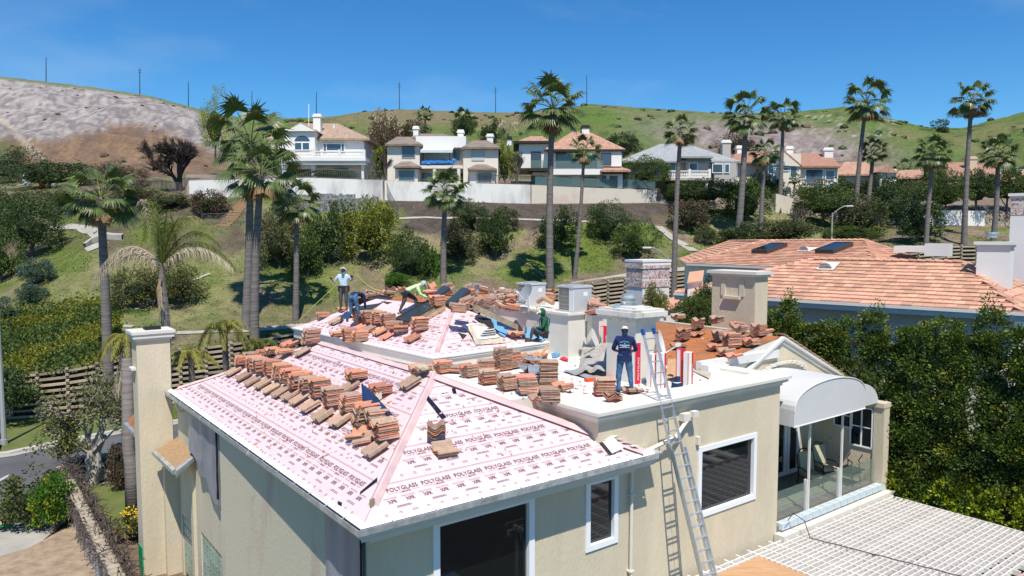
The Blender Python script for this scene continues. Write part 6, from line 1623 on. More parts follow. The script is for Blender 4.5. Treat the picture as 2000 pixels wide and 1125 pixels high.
# ------------------------------------------------------------------ feather palms
def frond(M_, P, ln, mi=0, n=46, droop=.9, wd=.035, r=rnd, split=1.0):
    """pinnate frond along rachis points P"""
    m = M_; m.tube(P, [lerp(.035, .008, i / (len(P) - 1)) for i in range(len(P))], 4, mi, caps=False)
    seg = [(b - a).length for a, b in zip(P, P[1:])]; tot = sum(seg)
    for i in range(n):
        t = (i + .5) / n * .97 + .03; d_ = t * tot; k = 0
        while k < len(seg) - 1 and d_ > seg[k]: d_ -= seg[k]; k += 1
        p = P[k].lerp(P[k + 1], min(1, d_ / seg[k])); tg = (P[k + 1] - P[k]).normalized(); s = tg.cross(ZZ)
        s = s.normalized() if s.length > .1 else Vector((1, 0, 0)); L_ = ln * (1 - .55 * abs(t - .45) / .55) * r.uniform(.8, 1.15)
        for q in (-1, 1):
            d = (s * q * (.75 - .3 * droop) + tg * .45 + ZZ * (.15 - .35 * droop) + rdir(r) * .12).normalized(); w_ = tg * wd * .5
            a1 = p + d * L_ * .45; a2 = a1 + (d * .6 - ZZ * (.5 + droop)).normalized() * L_ * .55
            mi2 = mi if not isinstance(mi, tuple) else mi[1 if r.random() < .3 else 0]
            m.add([p - w_, p + w_, a1 + w_ * .9, a1 - w_ * .9, a2], [(0, 1, 2, 3), (3, 2, 4)], mi2)
def arch(p, q, top, n=9):
    out = []
    for i in range(n + 1):
        t = i / n; out.append(p.lerp(q, t) + ZZ * top * 4 * t * (1 - t) * (1 - .15 * t))
    return out
def q_(px, py, Y): return PY(px, py, Y)
Yq = 34
t = thing('feather_palm', 'wind torn feather palm with green and straw coloured drooping fronds behind the left chimney', 'palm tree', tuple(PZ(330, 900, -12)))
c0 = q_(316, 520, Yq); bs = q_(324, 760, Yq); m = MB(); m.tube([Vector((bs.x, bs.y, -12)), q_(324, 640, Yq), q_(322, 600, Yq), q_(316, 550, Yq), c0], [.24, .20, .19, .15, .09], 8); m.build('trunk', 'palm_trunk', t)
for (ex, ey, tp, ln, mi, dy, n, dr) in ((282, 470, 2.6, .75, 'queen_leaf', .8, 60, .9), (300, 480, 2.4, .8, 'queen_leaf', -.6, 60, .9), (345, 480, 2.2, .8, 'queen_leaf', .3, 60, .8), (412, 450, 1.5, .75, 'queen_yellow', .3, 46, .8), (372, 430, 1.0, .6, 'queen_leaf', -.8, 46, .6),
                                     (458, 520, 1.25, .75, 'queen_leaf', .5, 60, 1.1), (455, 525, 1.0, .85, 'queen_dry', -.2, 56, 1.4), (180, 560, 1.15, .85, 'queen_dry', .3, 60, 1.5), (178, 550, 1.3, .6, 'queen_dry', -.5, 50, 1.5), (262, 440, 2.2, .6, 'queen_dry', 1.0, 50, .8), (430, 480, 1.2, .6, 'queen_leaf', 1.4, 50, 1), (350, 520, 2.3, .6, 'queen_leaf', 1.5, 50, .9)):
    m = MB(); frond(m, arch(c0, q_(ex, ey, Yq + dy), tp), ln, 0, n, dr, .04); m.build('frond', mi, t)
m = MB(); frond(m, [q_(314, 560, Yq - .3), q_(316, 600, Yq - .5), q_(306, 640, Yq - .5)], .7, 0, 40, 1.6, .03); m.build('dead_frond', 'queen_dry', t)
m = MB(); m.tube([q_(314, 545, Yq - .2), q_(310, 565, Yq - .3), q_(312, 620, Yq - .4)], [.06, .09, .03], 6); m.build('spathe', 'palm_dry', t)
def feather(px, cy, Y, rad, label, nf, matn, dry=4, trunk_to=None, seed=1, up=1.0):
    r = random.Random(seed); c = q_(px, cy, Y); t = thing('feather_palm', label, 'palm tree', (c.x, c.y, -12)); m = MB(); m.tube([Vector((c.x, c.y, -12)), Vector((c.x + .1, c.y, (c.z - 12) / 2)), c], [.22, .17, .15], 8); m.build('trunk', 'palm_trunk', t)
    for i in range(nf + dry):
        a = i * 2.4 + r.uniform(-.3, .3); isd = i >= nf; R_ = rad * r.uniform(.7, 1.05) * (.5 if isd else 1); e_ = c + Vector((math.cos(a) * R_, math.sin(a) * R_, (-.35 * rad if not isd else -2.2)))
        m = MB(); frond(m, arch(c, e_, (r.uniform(.35, .6) * rad * up) if not isd else .5, 8), .55 if not isd else .7, 0, 44, 1.0 if not isd else 1.7, .032, r); m.build('frond' if not isd else 'dead_frond', 'queen_dry' if isd else matn, t)
feather(250, 672, 33, 1.5, 'yellow green feather palm with a hanging dead skirt left of the left chimney', 12, 'queen_yellow', 16, seed=2)
feather(372, 690, 36, 1.7, 'yellow feather palm just right of the left chimney', 11, 'queen_yellow', 0, seed=3, up=.5)
feather(438, 655, 37, 1.6, 'upright yellow green feather palm between the left chimney and the tile stacks', 14, 'queen_yellow', 0, seed=4, up=1.2)
feather(505, 672, 38, 1.3, 'small yellow green feather palm behind the palm trunk at the roof edge', 10, 'queen_leaf', 0, seed=5, up=.7)
feather(752, 262, 110, 3.2, 'wind blown straw coloured palm between the first two hill houses', 10, 'queen_dry', 4, seed=6) if False else None
c = q_(762, 300, 104); t = thing('feather_palm', 'wind blown straw coloured palm beside the cream hill house', 'palm tree', (c.x, c.y, q_(762, 350, 104).z)); m = MB(); m.tube([Vector((c.x, c.y, q_(762, 352, 104).z)), q_(758, 280, 104)], .2, 6); m.build('trunk', 'bark', t)
for (x, y, tp, mt) in ((720, 262, 2.5, 'queen_yellow'), (738, 335, 5, 'queen_dry'), (725, 300, 4, 'queen_dry'), (780, 262, 3, 'queen_leaf'), (735, 245, 2, 'queen_yellow'), (770, 235, 1, 'queen_dry')):
    m = MB(); frond(m, arch(q_(758, 280, 104), q_(x, y, 104), tp, 7), 1.3, 0, 36, 1.0, .12); m.build('frond', mt, t)
c = q_(992, 262, 110); t = thing('feather_palm', 'pale yellow windswept palm left of the glass balcony house', 'palm tree', (c.x, c.y, q_(992, 300, 110).z)); m = MB(); m.tube([q_(992, 300, 110), c], .2, 6); m.build('trunk', 'bark', t)
for (x, y, tp) in ((970, 258, 1.5), (980, 240, 1.0), (1010, 240, .8), (1014, 268, 1.5), (1000, 232, .4)):
    m = MB(); frond(m, arch(c, q_(x, y, 110), tp, 7), 1.1, 0, 30, .8, .12); m.build('frond', 'queen_dry', t)
# ------------------------------------------------------------------ tall hedge on the right
def column_mesh(seed, n=16500, h=8.6, rad=1.1, core=True):
    r = random.Random(seed); vs = []; fs = []; ms = []
    lobes = [(rdir(r).xy * .35 * rad, r.uniform(.78, 1.0) * h, r.uniform(.35, .6)) for _ in range(5)]
    clumps = []
    for i in range(330):
        a = r.uniform(0, 6.28); z = r.uniform(.0, 1) ** .9 * h * .97; lb = lobes[r.randrange(5)]
        rr = rad * (1 - max(0, (z / h - .45)) ** 1.6 * 1.9) * r.uniform(.72, 1.1)
        if z > lb[1] * .8: x, y = lb[0]; rr = max(.08, (lb[1] * 1.02 - z) * .22); z = min(z, lb[1]); cx, cy = x + math.cos(a) * rr, y + math.sin(a) * rr
        else: cx, cy = math.cos(a) * rr, math.sin(a) * rr
        clumps.append((Vector((cx, cy, z)), r.uniform(.22, .42) * (1 if z < h * .8 else .7), Vector((math.cos(a), math.sin(a), r.uniform(.0, 1.2))).normalized(), r.random() < .13))
    per = n // len(clumps)
    for c, cr, d, tip in clumps:
        for j in range(per):
            q = rdir(r); p = c + q * cr * r.random() ** .5 + d * .1 * r.random()
            dd = (d * .9 + q * .6 + rdir(r) * .5).normalized(); leafquad(vs, fs, ms, p, dd, rdir(r), r.uniform(.075, .125), r.uniform(.04, .06), 1 if (tip and q.z > -.2) or r.random() < .02 else 0)
    m = MB(); m.v = [tuple(v) for v in vs]; m.f = fs; m.m = ms
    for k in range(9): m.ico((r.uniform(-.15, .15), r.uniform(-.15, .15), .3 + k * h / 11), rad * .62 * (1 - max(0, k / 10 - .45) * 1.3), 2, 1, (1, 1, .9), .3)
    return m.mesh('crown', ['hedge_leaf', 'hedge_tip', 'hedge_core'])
HM = [column_mesh(21), column_mesh(22), column_mesh(23), column_mesh(24)]
k = 0; b = -11.0
ORD = 'first second third fourth fifth sixth seventh eighth ninth tenth eleventh twelfth thirteenth fourteenth fifteenth sixteenth seventeenth eighteenth nineteenth twentieth twenty-first twenty-second twenty-third twenty-fourth'.split()
while b < 11.5:
    a = 22.6 + rnd.uniform(-.3, .4); p = H(a, b, -12)
    topz = -2.95 + rnd.uniform(-.7, .55) + (.5 if k % 4 == 1 else 0)
    t = thing('hedge_tree', 'tall evergreen of the green hedge, ' + ORD[k] + ' counting from the right edge of the picture', 'hedge tree', tuple(p), 'trees of the tall hedge')
    o = bpy.data.objects.new('crown', HM[k % 4]); COL.objects.link(o); o.parent = t; s = (topz + 12) / 8.4; o.scale = (rnd.uniform(1.1, 1.3), rnd.uniform(1.1, 1.3), s); o.rotation_euler = (0, 0, rnd.uniform(0, 6.28)); o.location = (0, 0, 0)
    m = MB(); m.tube([p, p + ZZ * 5], [.12, .07], 6); m.build('trunk', 'bark', t)
    b += 1.0; k += 1
for q_i, (b_, a_, r_0) in enumerate(((.6, 21.7, .75), (-.4, 21.6, .7), (-1.3, 21.8, .8), (-2.2, 21.7, .75), (-3.1, 21.8, .8), (-4.1, 21.9, .85), (-5.1, 21.9, .9))):
    mesh = crown('round', 2, 'leaf_lime', 'leaf_mid', nc=60, nl=50, leaf=.19, frac2=.3)
    plant(H(a_, b_, -11.9), r_0, r_0, r_0 * 1.0, mesh, 'yellow green shrub at the hedge foot, ' + ORD[q_i] + ' from the balcony', 'shrub', 'shrub', True, 3.3, 'lime shrubs along the pergola')
# ------------------------------------------------------------------ street side, lower left
t = thing('street_tree', 'small half bare street tree with a pale mottled trunk beside the road', 'tree', tuple(PZ(172, 945, -11.93)))
b0 = PZ(178, 945, -11.93); m = MB(); f1 = PY(178, 880, b0.y); f2 = PY(180, 860, b0.y)
m.tube([b0 - ZZ * .1, b0.lerp(f1, .3) + Vector((.1, 0, 0)), b0.lerp(f1, .65) + Vector((-.05, 0, 0)), f1], [.34, .25, .24, .23], 9); m.tube([b0 + ZZ * .1, b0.lerp(f1, .5) + Vector((.35, 0, 0)), PY(192, 880, b0.y), PY(205, 850, b0.y)], [.22, .16, .13, .1], 7); m.build('trunk', 'bark_pale', t)
r = random.Random(8); m = MB(); tips = []
def grow2(p, d, L_, r1, lv):
    q = p + d * L_ * .5 + rdir(r) * L_ * .10; e_ = p + d * L_; m.tube([p, q, e_], [r1, r1 * .8, r1 * .6], 5 if lv > 2 else 3, caps=False)
    if lv <= 1: tips.append(e_); tips.append(q)
    if lv == 0: return
    for k in range(3): grow2(e_, (d + rdir(r) * .75 + ZZ * .05).normalized(), L_ * r.uniform(.62, .85), r1 * .6, lv - 1)
for (x, y) in ((120, 830), (150, 770), (185, 760), (225, 775), (230, 830), (130, 860)):
    e_ = PY(x, y, b0.y + r.uniform(-1, 1)); st0 = PY(176, 885, b0.y); d = (e_ - st0); grow2(st0, d.normalized(), d.length * .42, .11, 4)
m.build('branches', 'bark_pale', t)
vs = []; fs = []; ms = []
for p in tips:
    if r.random() < .42: continue
    for k in range(7): leafquad(vs, fs, ms, p + rdir(r) * .30, rdir(r), rdir(r), .16, .09, 0 if r.random() < .8 else 1)
mm = MB(); mm.v = vs; mm.f = fs; mm.m = ms; mm.build('leaves', ['leaf_olive', 'leaf_yellow'], t, kind='stuff')
def small_bush(px, py, r_, m1, label, z=-11.93, m2=None, rz=None, leaf=.14, name='shrub'):
    mesh = crown('round', int(px) % 4, m1, m2, nc=60, nl=44, leaf=leaf, frac2=.4); return plant(PZ(px, py, z), r_, r_, rz or r_ * .9, mesh, label, name, 'shrub', True, .8)
small_bush(62, 1025, 1.15, 'leaf_mid', 'loose light green shrub beside the traffic cone', m2='leaf_olive'); small_bush(38, 1012, .6, 'leaf_mid', 'smaller light green shrub nearest the traffic cone', m2='leaf_bright'); small_bush(100, 1035, .7, 'leaf_bright', 'yellow green climber against the end of the garden wall', m2='leaf_lime', rz=1.2)
small_bush(262, 1055, .62, 'leaf_olive', 'yellow flowering shrub at the foot of the left chimney', m2='flower_yellow'); small_bush(248, 905, .6, 'leaf_brown', 'brown green shrub behind the green bins', m2='leaf_olive')
small_bush(236, 955, .55, 'leaf_brown', 'narrow dark brown shrub at the edge of the lawn', rz=1.1) ; small_bush(20, 800, 1.6, 'leaf_dark', 'dark shrub at the left end of the crib wall', m2='leaf_mid', z=-11.0)
p = PZ(262, 1010, -11.95); m = MB(); t = thing('palm_trunk', 'bare grey palm trunk rising from the lawn beside the left chimney', 'palm tree', tuple(p)); m.tube([p, p + Vector((-.1, .1, 2.2)), PY(250, 870, p.y + .4), PY(248, 700, p.y + .6)], [.34, .27, .25, .2], 10); m.build('trunk', 'palm_trunk', t, smooth=True)
# low stone edging, garden wall with vine, bins, cone
gs = thing('stone_edging', 'row of pale rough stones edging the lawn beside the road', 'stone border', tuple(PZ(180, 930, -11.9)))
for (x0, y0, x1, y1, n) in ((100, 955, 155, 946, 4), (155, 946, 205, 933, 4), (205, 933, 250, 938, 4), (250, 938, 290, 930, 3)):
    for i in range(n):
        p = PZ(lerp(x0, x1, (i + .5) / n), lerp(y0, y1, (i + .5) / n), -11.9); m = MB(); m.ico((p.x, p.y, p.z + .15), .42, 0, 2, (1.2, .9, .75), .22); m.build('stone', 'garden_stone', gs)
gw = thing('garden_wall', 'leaning low garden wall streaked black, topped with stones and dead vine', 'garden wall', tuple(PZ(160, 1010, -11.95)))
W0, W1 = PZ(118, 968, -11.95), PZ(262, 1290, -11.95); d = (W1 - W0).normalized(); s = Vector((-d.y, d.x, 0))
if s.x < 0: s = -s
hgt = 1.25
m = MB(); m.box(W0, W1 - W0, s * .35, ZZ * hgt); m.build('wall', 'garden_wall', gw)
L_ = (W1 - W0).length; k = 0.
while k < L_:
    p = W0 + d * k + s * .12 + ZZ * (hgt + .05); m = MB(); m.ico(tuple(p), .25, 0, 1, (1, 1, .5), .25); m.build('cap_stone', 'garden_stone', gw); k += .42
m = MB(); r = random.Random(5)
for i in range(2300):
    k = r.uniform(0, L_ * .95); p = W0 + d * k + s * r.uniform(-.05, .75) * (1 if r.random() < .7 else .3) + ZZ * (hgt * .75 + r.uniform(-.15, .45) + (.5 * r.random() if k < 2.5 else 0)); q = p + rdir(r) * r.uniform(.25, .6) + ZZ * -.08; m.tube([p, q], r.uniform(.008, .02), 3, caps=False)
for i in range(160):
    k = r.uniform(0, L_ * .5) ; p = W0 + d * k - s * .03 + ZZ * hgt; m.tube([p, p + rdir(r) * .2 - ZZ * r.uniform(.3, 1.1)], .012, 3, caps=False)
m.build('dead_vine', 'twig', gw, kind='stuff')
def bin_(px, py, mname, label, tilt=0):
    p = PZ(px, py, -11.93); t = thing('wheelie_bin', label, 'bin', tuple(p)); m = MB(); a = .30; 
    P = [Vector((x * k, y * k, z)) + p for k, z in ((.8, .06), (1, .95)) for x, y in ((-a, -a), (a, -a), (a, a), (-a, a))]; m.add(P, [(3, 2, 1, 0), (4, 5, 6, 7), (0, 1, 5, 4), (1, 2, 6, 5), (2, 3, 7, 6), (3, 0, 4, 7)]); m.build('body', mname, t)
    m = MB(); m.box(p + Vector((-a - .04, -a - .05, .95)), (2 * a + .08, 0, 0), (0, 2 * a + .12, 0), (0, 0, .07)); m.cbox(p + Vector((0, a + .08, .93)), (.5, 0, 0), (0, .05, 0), (0, 0, .05)); m.build('lid', mname, t)
    for x in (-a * .7, a * .7): m = MB(); m.tube([p + Vector((x - .03, a * .8, .1)), p + Vector((x + .03, a * .8, .1))], .1, 10); m.build('wheel', 'tool_black', t)
    m = MB(); m.box(p + Vector((-.14, -a * 1.0 - .02, .55)), (.28, 0, 0), (0, .01, 0), (0, 0, .22)); m.build('label_panel', 'dish', t)
bin_(205, 928, 'bin_green', 'dark green wheelie bin with a grey label behind the stone edging'); bin_(238, 905, 'bin_green', 'second green wheelie bin, half hidden by the palm trunk'); bin_(152, 935, 'bin_blue', 'dark grey bin behind the pale street tree trunk'); bin_(168, 932, 'bin_blue', 'dark blue bin close behind the street tree')
p = PZ(17, 1018, -11.95); t = thing('traffic_cone', 'orange traffic cone with a white band on the pavement', 'traffic cone', tuple(p)); m = MB(); m.tube([p + ZZ * .04, p + ZZ * .3], [.15, .11], 12); m.tube([p + ZZ * .5, p + ZZ * .72], [.07, .035], 12); m.abox(p.x - .2, p.x + .2, p.y - .2, p.y + .2, p.z, p.z + .04); m.build('cone', 'cone', t, kind='stuff')
m = MB(); m.tube([p + ZZ * .3, p + ZZ * .5], [.111, .071], 12); m.build('white_band', 'paint_white', t)
m = MB(); m.tube([PZ(-60, 1038, -11.8), PZ(0, 1029, -11.8), PZ(18, 1026, -11.85), PZ(26, 1022, -11.9)], [.09, .09, .09, .04], 8); tag(m.build('green_tube', 'green_hose'), 'green wrapped tube lying on the pavement beside the cone', 'tube')
m = MB(); m.hbox(-.98, -.94, 15.6, 16.2, -12, -10.9); tag(m.build('green_post', 'green_hose'), 'dark green painted post at the foot of the left chimney', 'post')
# terrace with blue lounger far left
Yl = 84
p = hit(50, 366); t = thing('lounger', 'blue grey lounger with a raised back on the upper left terrace', 'lounger', tuple(p)); m = MB(); m.prism([p + Vector((-.5, 0, .4)), p + Vector((.3, 0, .4)), p + Vector((.0, 0, 2.0)), p + Vector((-.25, 0, 2.0))], (0, .5, 0)); m.build('back', 'coping', t); m = MB(); m.cbox(p + ZZ * .35, (1.8, 0, 0), (0, .7, 0), (0, 0, .12)); m.build('seat', 'h_grey', t)
for x, c_, lb in ((82, 'cone', 'orange round pot on the upper left terrace'), (93, 'queen_dry', 'pale yellow round pot beside the orange pot'), (106, 'lamp_grey', 'grey urn right of the two round pots')):
    q = hit(x, 368); m = MB(); m.tube([q, q + ZZ * .3, q + ZZ * .6, q + ZZ * .7], [.15, .38, .33, .15], 10); tag(m.build('garden_pot', c_), lb, 'pot')
# ------------------------------------------------------------------ loose roof tiles in stacks
def tile_mesh(mname, seed):
    r = random.Random(seed); m = MB(); n = 11; L_, W_ = .50, .40; top = []; P = []
    for x in (0, 1):
        for s in (0, 1):
            for k in range(n + 1):
                y = -W_ / 2 + W_ * k / n; z = .056 * math.sin(2 * math.pi * k / n * 1.15 + .4) * (1.0 if x == 0 else .93)
                P.append((-L_ / 2 + L_ * x + r.uniform(-.003, .003), y * (1 if x == 0 else .96), z + (.017 if s else 0)))
    q = n + 1; f = []
    for k in range(n):
        f.append((q + k, 3 * q + k, 3 * q + k + 1, q + k + 1)); f.append((k, k + 1, 2 * q + k + 1, 2 * q + k))
        f.append((k, q + k, q + k + 1, k + 1)); f.append((2 * q + k, 2 * q + k + 1, 3 * q + k + 1, 3 * q + k))
    f += [(0, 2 * q, 3 * q, q), (n, q + n, 3 * q + n, 2 * q + n)]
    m.add(P, f); return m.mesh('roof_tile', mname)
TM = [tile_mesh('tile', 1), tile_mesh('tile', 2), tile_mesh('tile_dirty', 3)]
planes = {'WL': (H(0, 0, -5.38), (ZZ - U * SL).normalized()), 'WF': (H(0, 0, -5.38), (ZZ - V * SL).normalized()),
          'D': (H(0, 0, DK), ZZ), 'MF': pMF, 'ML': pML, 'P': (H(0, 0, -4.24), ZZ), 'A': (H(0, 0, -2.70), ZZ), 'B': (H(0, 0, -2.68), ZZ),
          'O': (H(17.5, 3, -3.56), ((H(17.5, 12, -3.56) - H(17.5, 3, -3.56)).cross(H(13, 3, -4.27) - H(17.5, 3, -3.56))).normalized())}
tiles = []
def stack(px, py, n, yaw, pl, label, mode='l', tilt=0, dirty=0, dz=.043, lift=0):
    p0, nn = planes[pl]; nn = nn if nn.z > 0 else -nn; p = PL(px, py, p0, nn)
    yw = HT + R(yaw); dx = Vector((math.cos(yw), math.sin(yw), 0)); dy = Vector((-dx.y, dx.x, 0))
    zpl = lambda q: p0.z - ((q - p0).x * nn.x + (q - p0).y * nn.y) / nn.z
    if mode == 's':      # lying on the slope
        ax = (dx - nn * dx.dot(nn)).normalized(); ay = nn.cross(ax)
        for k in range(n):
            o = p + nn * (.055 + k * .034) + ax * rnd.uniform(-.02, .02) + ay * rnd.uniform(-.015, .015)
            mw = Matrix((ax, ay, nn)).transposed().to_4x4(); tiles.append((Matrix.Translation(o) @ mw, label, dirty or rnd.random() < .3))
        return
    zb = max(zpl(p + dx * s + dy * q) for s in (-.2, .2) for q in (-.15, .15)) + .045 + lift
    c = Vector((p.x, p.y, zb)); ln = rdir(rnd) * .02
    for k in range(n):
        j = rnd.uniform(-.035, .035); e_ = Matrix.Rotation(yw + rnd.uniform(-.045, .045), 4, 'Z') @ Matrix.Rotation(R(tilt) + rnd.uniform(-.012, .012), 4, 'Y')
        o = c + ZZ * (k * dz) + dx * (rnd.uniform(-.018, .018) + ln.x * k * .5) + dy * (rnd.uniform(-.012, .012) + ln.y * k * .4)
        tiles.append((Matrix.Translation(o) @ e_, label, rnd.random() < (.75 if dirty else .33)))
LR = 'terracotta roof tile in the long row of stacks across the left pink roof slope'
LP = 'terracotta tile lying under the long row of stacks on the left pink slope'
def c4(x, y): return 430 + x / 4.328, 640 + y / 4.328
ctr = ['leftmost stack', 'second stack from the left', 'third stack from the left', 'fourth stack from the left', 'fifth stack from the left', 'sixth stack from the left', 'seventh stack from the left', 'eighth stack from the left',
       'ninth stack from the left', 'tenth stack from the left', 'eleventh stack from the left']
row = [(150, 350, 6, 0, 110, 400), (245, 390, 9, 0, 205, 440), (310, 425, 10, 0, 275, 482), (400, 440, 10, 0, 360, 508), (465, 480, 10, 0, 435, 545), (535, 510, 9, 0, 515, 575), (610, 558, 9, 0, 600, 600), (700, 575, 8, 0, 668, 640), (800, 630, 11, 0, 765, 700), (915, 705, 10, 0, 880, 775), (1055, 755, 9, 0, 1020, 820)]
for i, (x, y, n, a, x2, y2) in enumerate(row):
    stack(*c4(x + 50, y - 12), n, rnd.uniform(-6, 6), 'WL', 'terracotta tile in the ' + ctr[i] + ' in the long row on the left pink slope')
    stack(*c4(x2 + 10, y2 - 12), 2 + (i > 7), rnd.uniform(-6, 6), 'WL', 'worn terracotta tile lying below the ' + ctr[i] + ' in the long row', 's', dirty=1)
for x, y, n, a, lb in ((275, 300, 5, 8, 'behind the second stack'), (380, 270, 4, 8, 'behind the third stack'), (455, 250, 4, 12, 'at the back left of the row'), (490, 395, 4, 0, 'behind the fifth stack'), (600, 440, 5, 4, 'behind the seventh stack'), (700, 475, 5, 4, 'behind the eighth stack')):
    stack(*c4(x, y), n, a, 'WL', 'terracotta tile in a low pile ' + lb + ' on the left pink slope')
stack(*c4(1210, 860), 11, 0, 'WL', 'terracotta tile in the tall stack beside the blue felt offcut'); stack(*c4(1330, 870), 8, -10, 'WL', 'dark sided terracotta tile in the stack under the blue felt offcut', dirty=1)
stack(*c4(1180, 925), 3, -60, 'WL', 'terracotta tile leaning at the foot of the blue felt stack', 's'); stack(*c4(1240, 960), 2, -50, 'WL', 'terracotta tile half under the lowest stack near the hip', 's')
stack(*c4(1400, 985), 9, 0, 'WL', 'terracotta tile in the lowest stack near the front hip'); stack(*c4(1330, 1060), 3, -2, 'WL', 'worn terracotta tile below the lowest stack near the front hip', 's', dirty=1)
stack(*c4(1150, 475), 5, 5, 'WL', 'terracotta tile in the small stack above the row, mid slope'); stack(*c4(1110, 530), 3, 0, 'WL', 'terracotta tile supporting the small stack mid slope', 's', dirty=1)
stack(*c4(1350, 600), 5, 6, 'WL', 'terracotta tile in the small stack right of mid slope, above the blue felt')
stack(*c4(760, 165), 11, 0, 'WL', 'terracotta tile in the upright stack on the ridge of the left slope'); stack(*c4(705, 225), 2, 0, 'WL', 'terracotta tile below the upright ridge stack', 's', dirty=1)
stack(*c4(585, 195), 3, 30, 'WL', 'terracotta tile in the tilted pile left of the ridge stack', tilt=-8); stack(*c4(545, 255), 3, 5, 'WL', 'terracotta tile in the flat pile below the ridge stack')
def c5(x, y): return 780 + x / 5.624, 640 + y / 5.624
stack(*c5(230, 545), 4, 4, 'WL', 'terracotta tile in the short stack at the top of the front hip'); stack(*c5(140, 640), 3, -2, 'WL', 'worn tile below the short stack at the top of the hip', 's', dirty=1)
for x, y, n, a, lb, pl, dt in ((490, 500, 8, 2, 'wide stack at the ridge end left of the white deck', 'D', 0), (650, 500, 4, -50, 'tilted dirty pile right of the wide ridge stack', 'D', 1), (775, 545, 8, 8, 'stack right of the ridge end', 'D', 0), (945, 470, 7, -20, 'loose stack behind the ridge end stacks', 'D', 0),
                           (975, 625, 9, -8, 'stack at the edge where pink membrane meets the deck', 'D', 0), (1135, 470, 16, 0, 'tallest stack in front of the middle roof fascia', 'D', 0), (1255, 450, 12, 4, 'stack right of the tallest stack', 'D', 0), (1410, 385, 6, 30, 'fanned stack behind the grey vents', 'D', 0), (1530, 400, 7, 22, 'rounded stack behind the grey vents', 'D', 0),
                           (1195, 690, 9, -4, 'stack in front of the black cloth', 'D', 1), (1420, 740, 11, -30, 'dirty stack in front of the grey vents', 'D', 1), (1635, 655, 17, -35, 'tall dark sided stack right of the grey vents', 'D', 1), (1800, 700, 4, 10, 'bent low stack at the left end of the parapet', 'P', 0), (1655, 870, 8, -30, 'stack against the deck side wall', 'WF', 1), (1545, 835, 2, 10, 'single tile pair before the deck side wall', 'WF', 0)):
    stack(*c5(x, y), n, a, pl, 'terracotta tile in the ' + lb, dirty=dt)
stack(852, 862, 6, 60, 'WF', 'terracotta tile in the arched stack on the front pink slope', dirty=1); stack(866, 884, 3, -4, 'WF', 'terracotta tile below the arched stack on the front pink slope', 's')
stack(1178, 773, 10, -28, 'D', 'terracotta tile in the neat stack left of the man in navy'); stack(1196, 784, 4, 25, 'P', 'terracotta tile slumped against the neat stack by the man', tilt=18); stack(1236, 768, 2, -12, 'D', 'terracotta tile lying by the right foot of the man in navy', tilt=6)
stack(1138, 692, 3, -20, 'D', 'terracotta tile in the small pile beside the blue roll'); stack(1150, 680, 2, 20, 'D', 'terracotta tile lying behind the blue roll')
def c6(x, y): return 560 + x / 3.308, 500 + y / 3.308
for x, y, n, a, lb, pl, md in ((235, 415, 4, -10, 'small stack alone at the left of the middle roof', 'ML', 'l'), (325, 435, 3, 4, 'lower pile beside the bending worker', 'ML', 's'), (375, 375, 3, 0, 'upper pile at the feet of the bending worker', 'ML', 'l'),
                               (480, 445, 10, 2, 'first stack of four in the row on the middle roof', 'ML', 'l'), (537, 448, 10, 0, 'second stack of four in the row on the middle roof', 'ML', 'l'), (590, 455, 10, 0, 'third stack of four in the row on the middle roof', 'ML', 'l'), (655, 462, 9, 2, 'fourth stack of four in the row on the middle roof', 'ML', 'l'),
                               (470, 480, 2, 0, 'tiles propping the first of four stacks', 'ML', 's'), (535, 492, 3, -2, 'tiles propping the second of four stacks', 'ML', 's'), (610, 505, 3, -2, 'tiles propping the third of four stacks', 'ML', 's'),
                               (690, 495, 6, -50, 'fanned pile left of the big skylight foot', 'ML', 'l'), (740, 510, 4, -30, 'smaller fanned pile left of the big skylight foot', 'ML', 'l'), (657, 528, 1, 8, 'single tile below the fanned pile', 'ML', 's'),
                               (855, 500, 10, 0, 'stack below the big skylight', 'ML', 'l'), (822, 548, 3, 0, 'tiles propping the stack below the big skylight', 'ML', 's'), (470, 570, 8, 4, 'right stack in the pair behind the left ridge', 'ML', 'l'), (330, 535, 3, 10, 'left low pile behind the left ridge', 'ML', 'l'), (415, 575, 11, -4, 'tall stack behind the left ridge', 'ML', 'l'), (1480, 535, 3, 0, 'short pile near the blue film on the middle roof', 'MF', 'l')):
    stack(*c6(x, y), n, a, pl, 'terracotta tile in the ' + lb if 'tile' not in lb else 'terracotta ' + lb, md)
# messy rear heaps
rr = random.Random(11); sv = rnd; 
def heap(px, py, n, label, pl='B', spread=10):
    for k in range(n):
        stack(px + rr.uniform(-spread, spread), py + rr.uniform(-4, 4), rr.randint(2, 6), rr.uniform(-70, 70), pl, label, tilt=rr.uniform(-22, 22), dirty=rr.random() < .5, lift=rr.uniform(0, .08))
stack(855, 600, 9, 5, 'B', 'terracotta tile in the stack the yellow shirted worker is lifting')
heap(728, 583, 3, 'terracotta tile in the heap behind the left skylight'); heap(765, 578, 4, 'terracotta tile in the heap left of the yellow shirted worker', spread=14); heap(785, 576, 2, 'terracotta tile in the heap left of the yellow shirted worker')
heap(842, 572, 4, 'terracotta tile in the heap under the hands of the yellow shirted worker'); heap(880, 572, 4, 'terracotta tile in the heap left of the round flue', spread=14)
heap(930, 573, 5, 'terracotta tile in the heap under the round flue', spread=14); heap(978, 580, 6, 'terracotta tile in the long heap left of the first condenser', spread=18); heap(990, 592, 4, 'terracotta tile in the long heap left of the first condenser', spread=14)
heap(905, 598, 4, 'terracotta tile in the heap right of the middle roof apex', spread=14); heap(905, 612, 3, 'terracotta tile in the heap right of the middle roof apex'); heap(945, 602, 3, 'terracotta tile on the white parapet below the flue', 'A', 14); heap(1000, 606, 4, 'terracotta tile along the white parapet edge', 'A', 22)
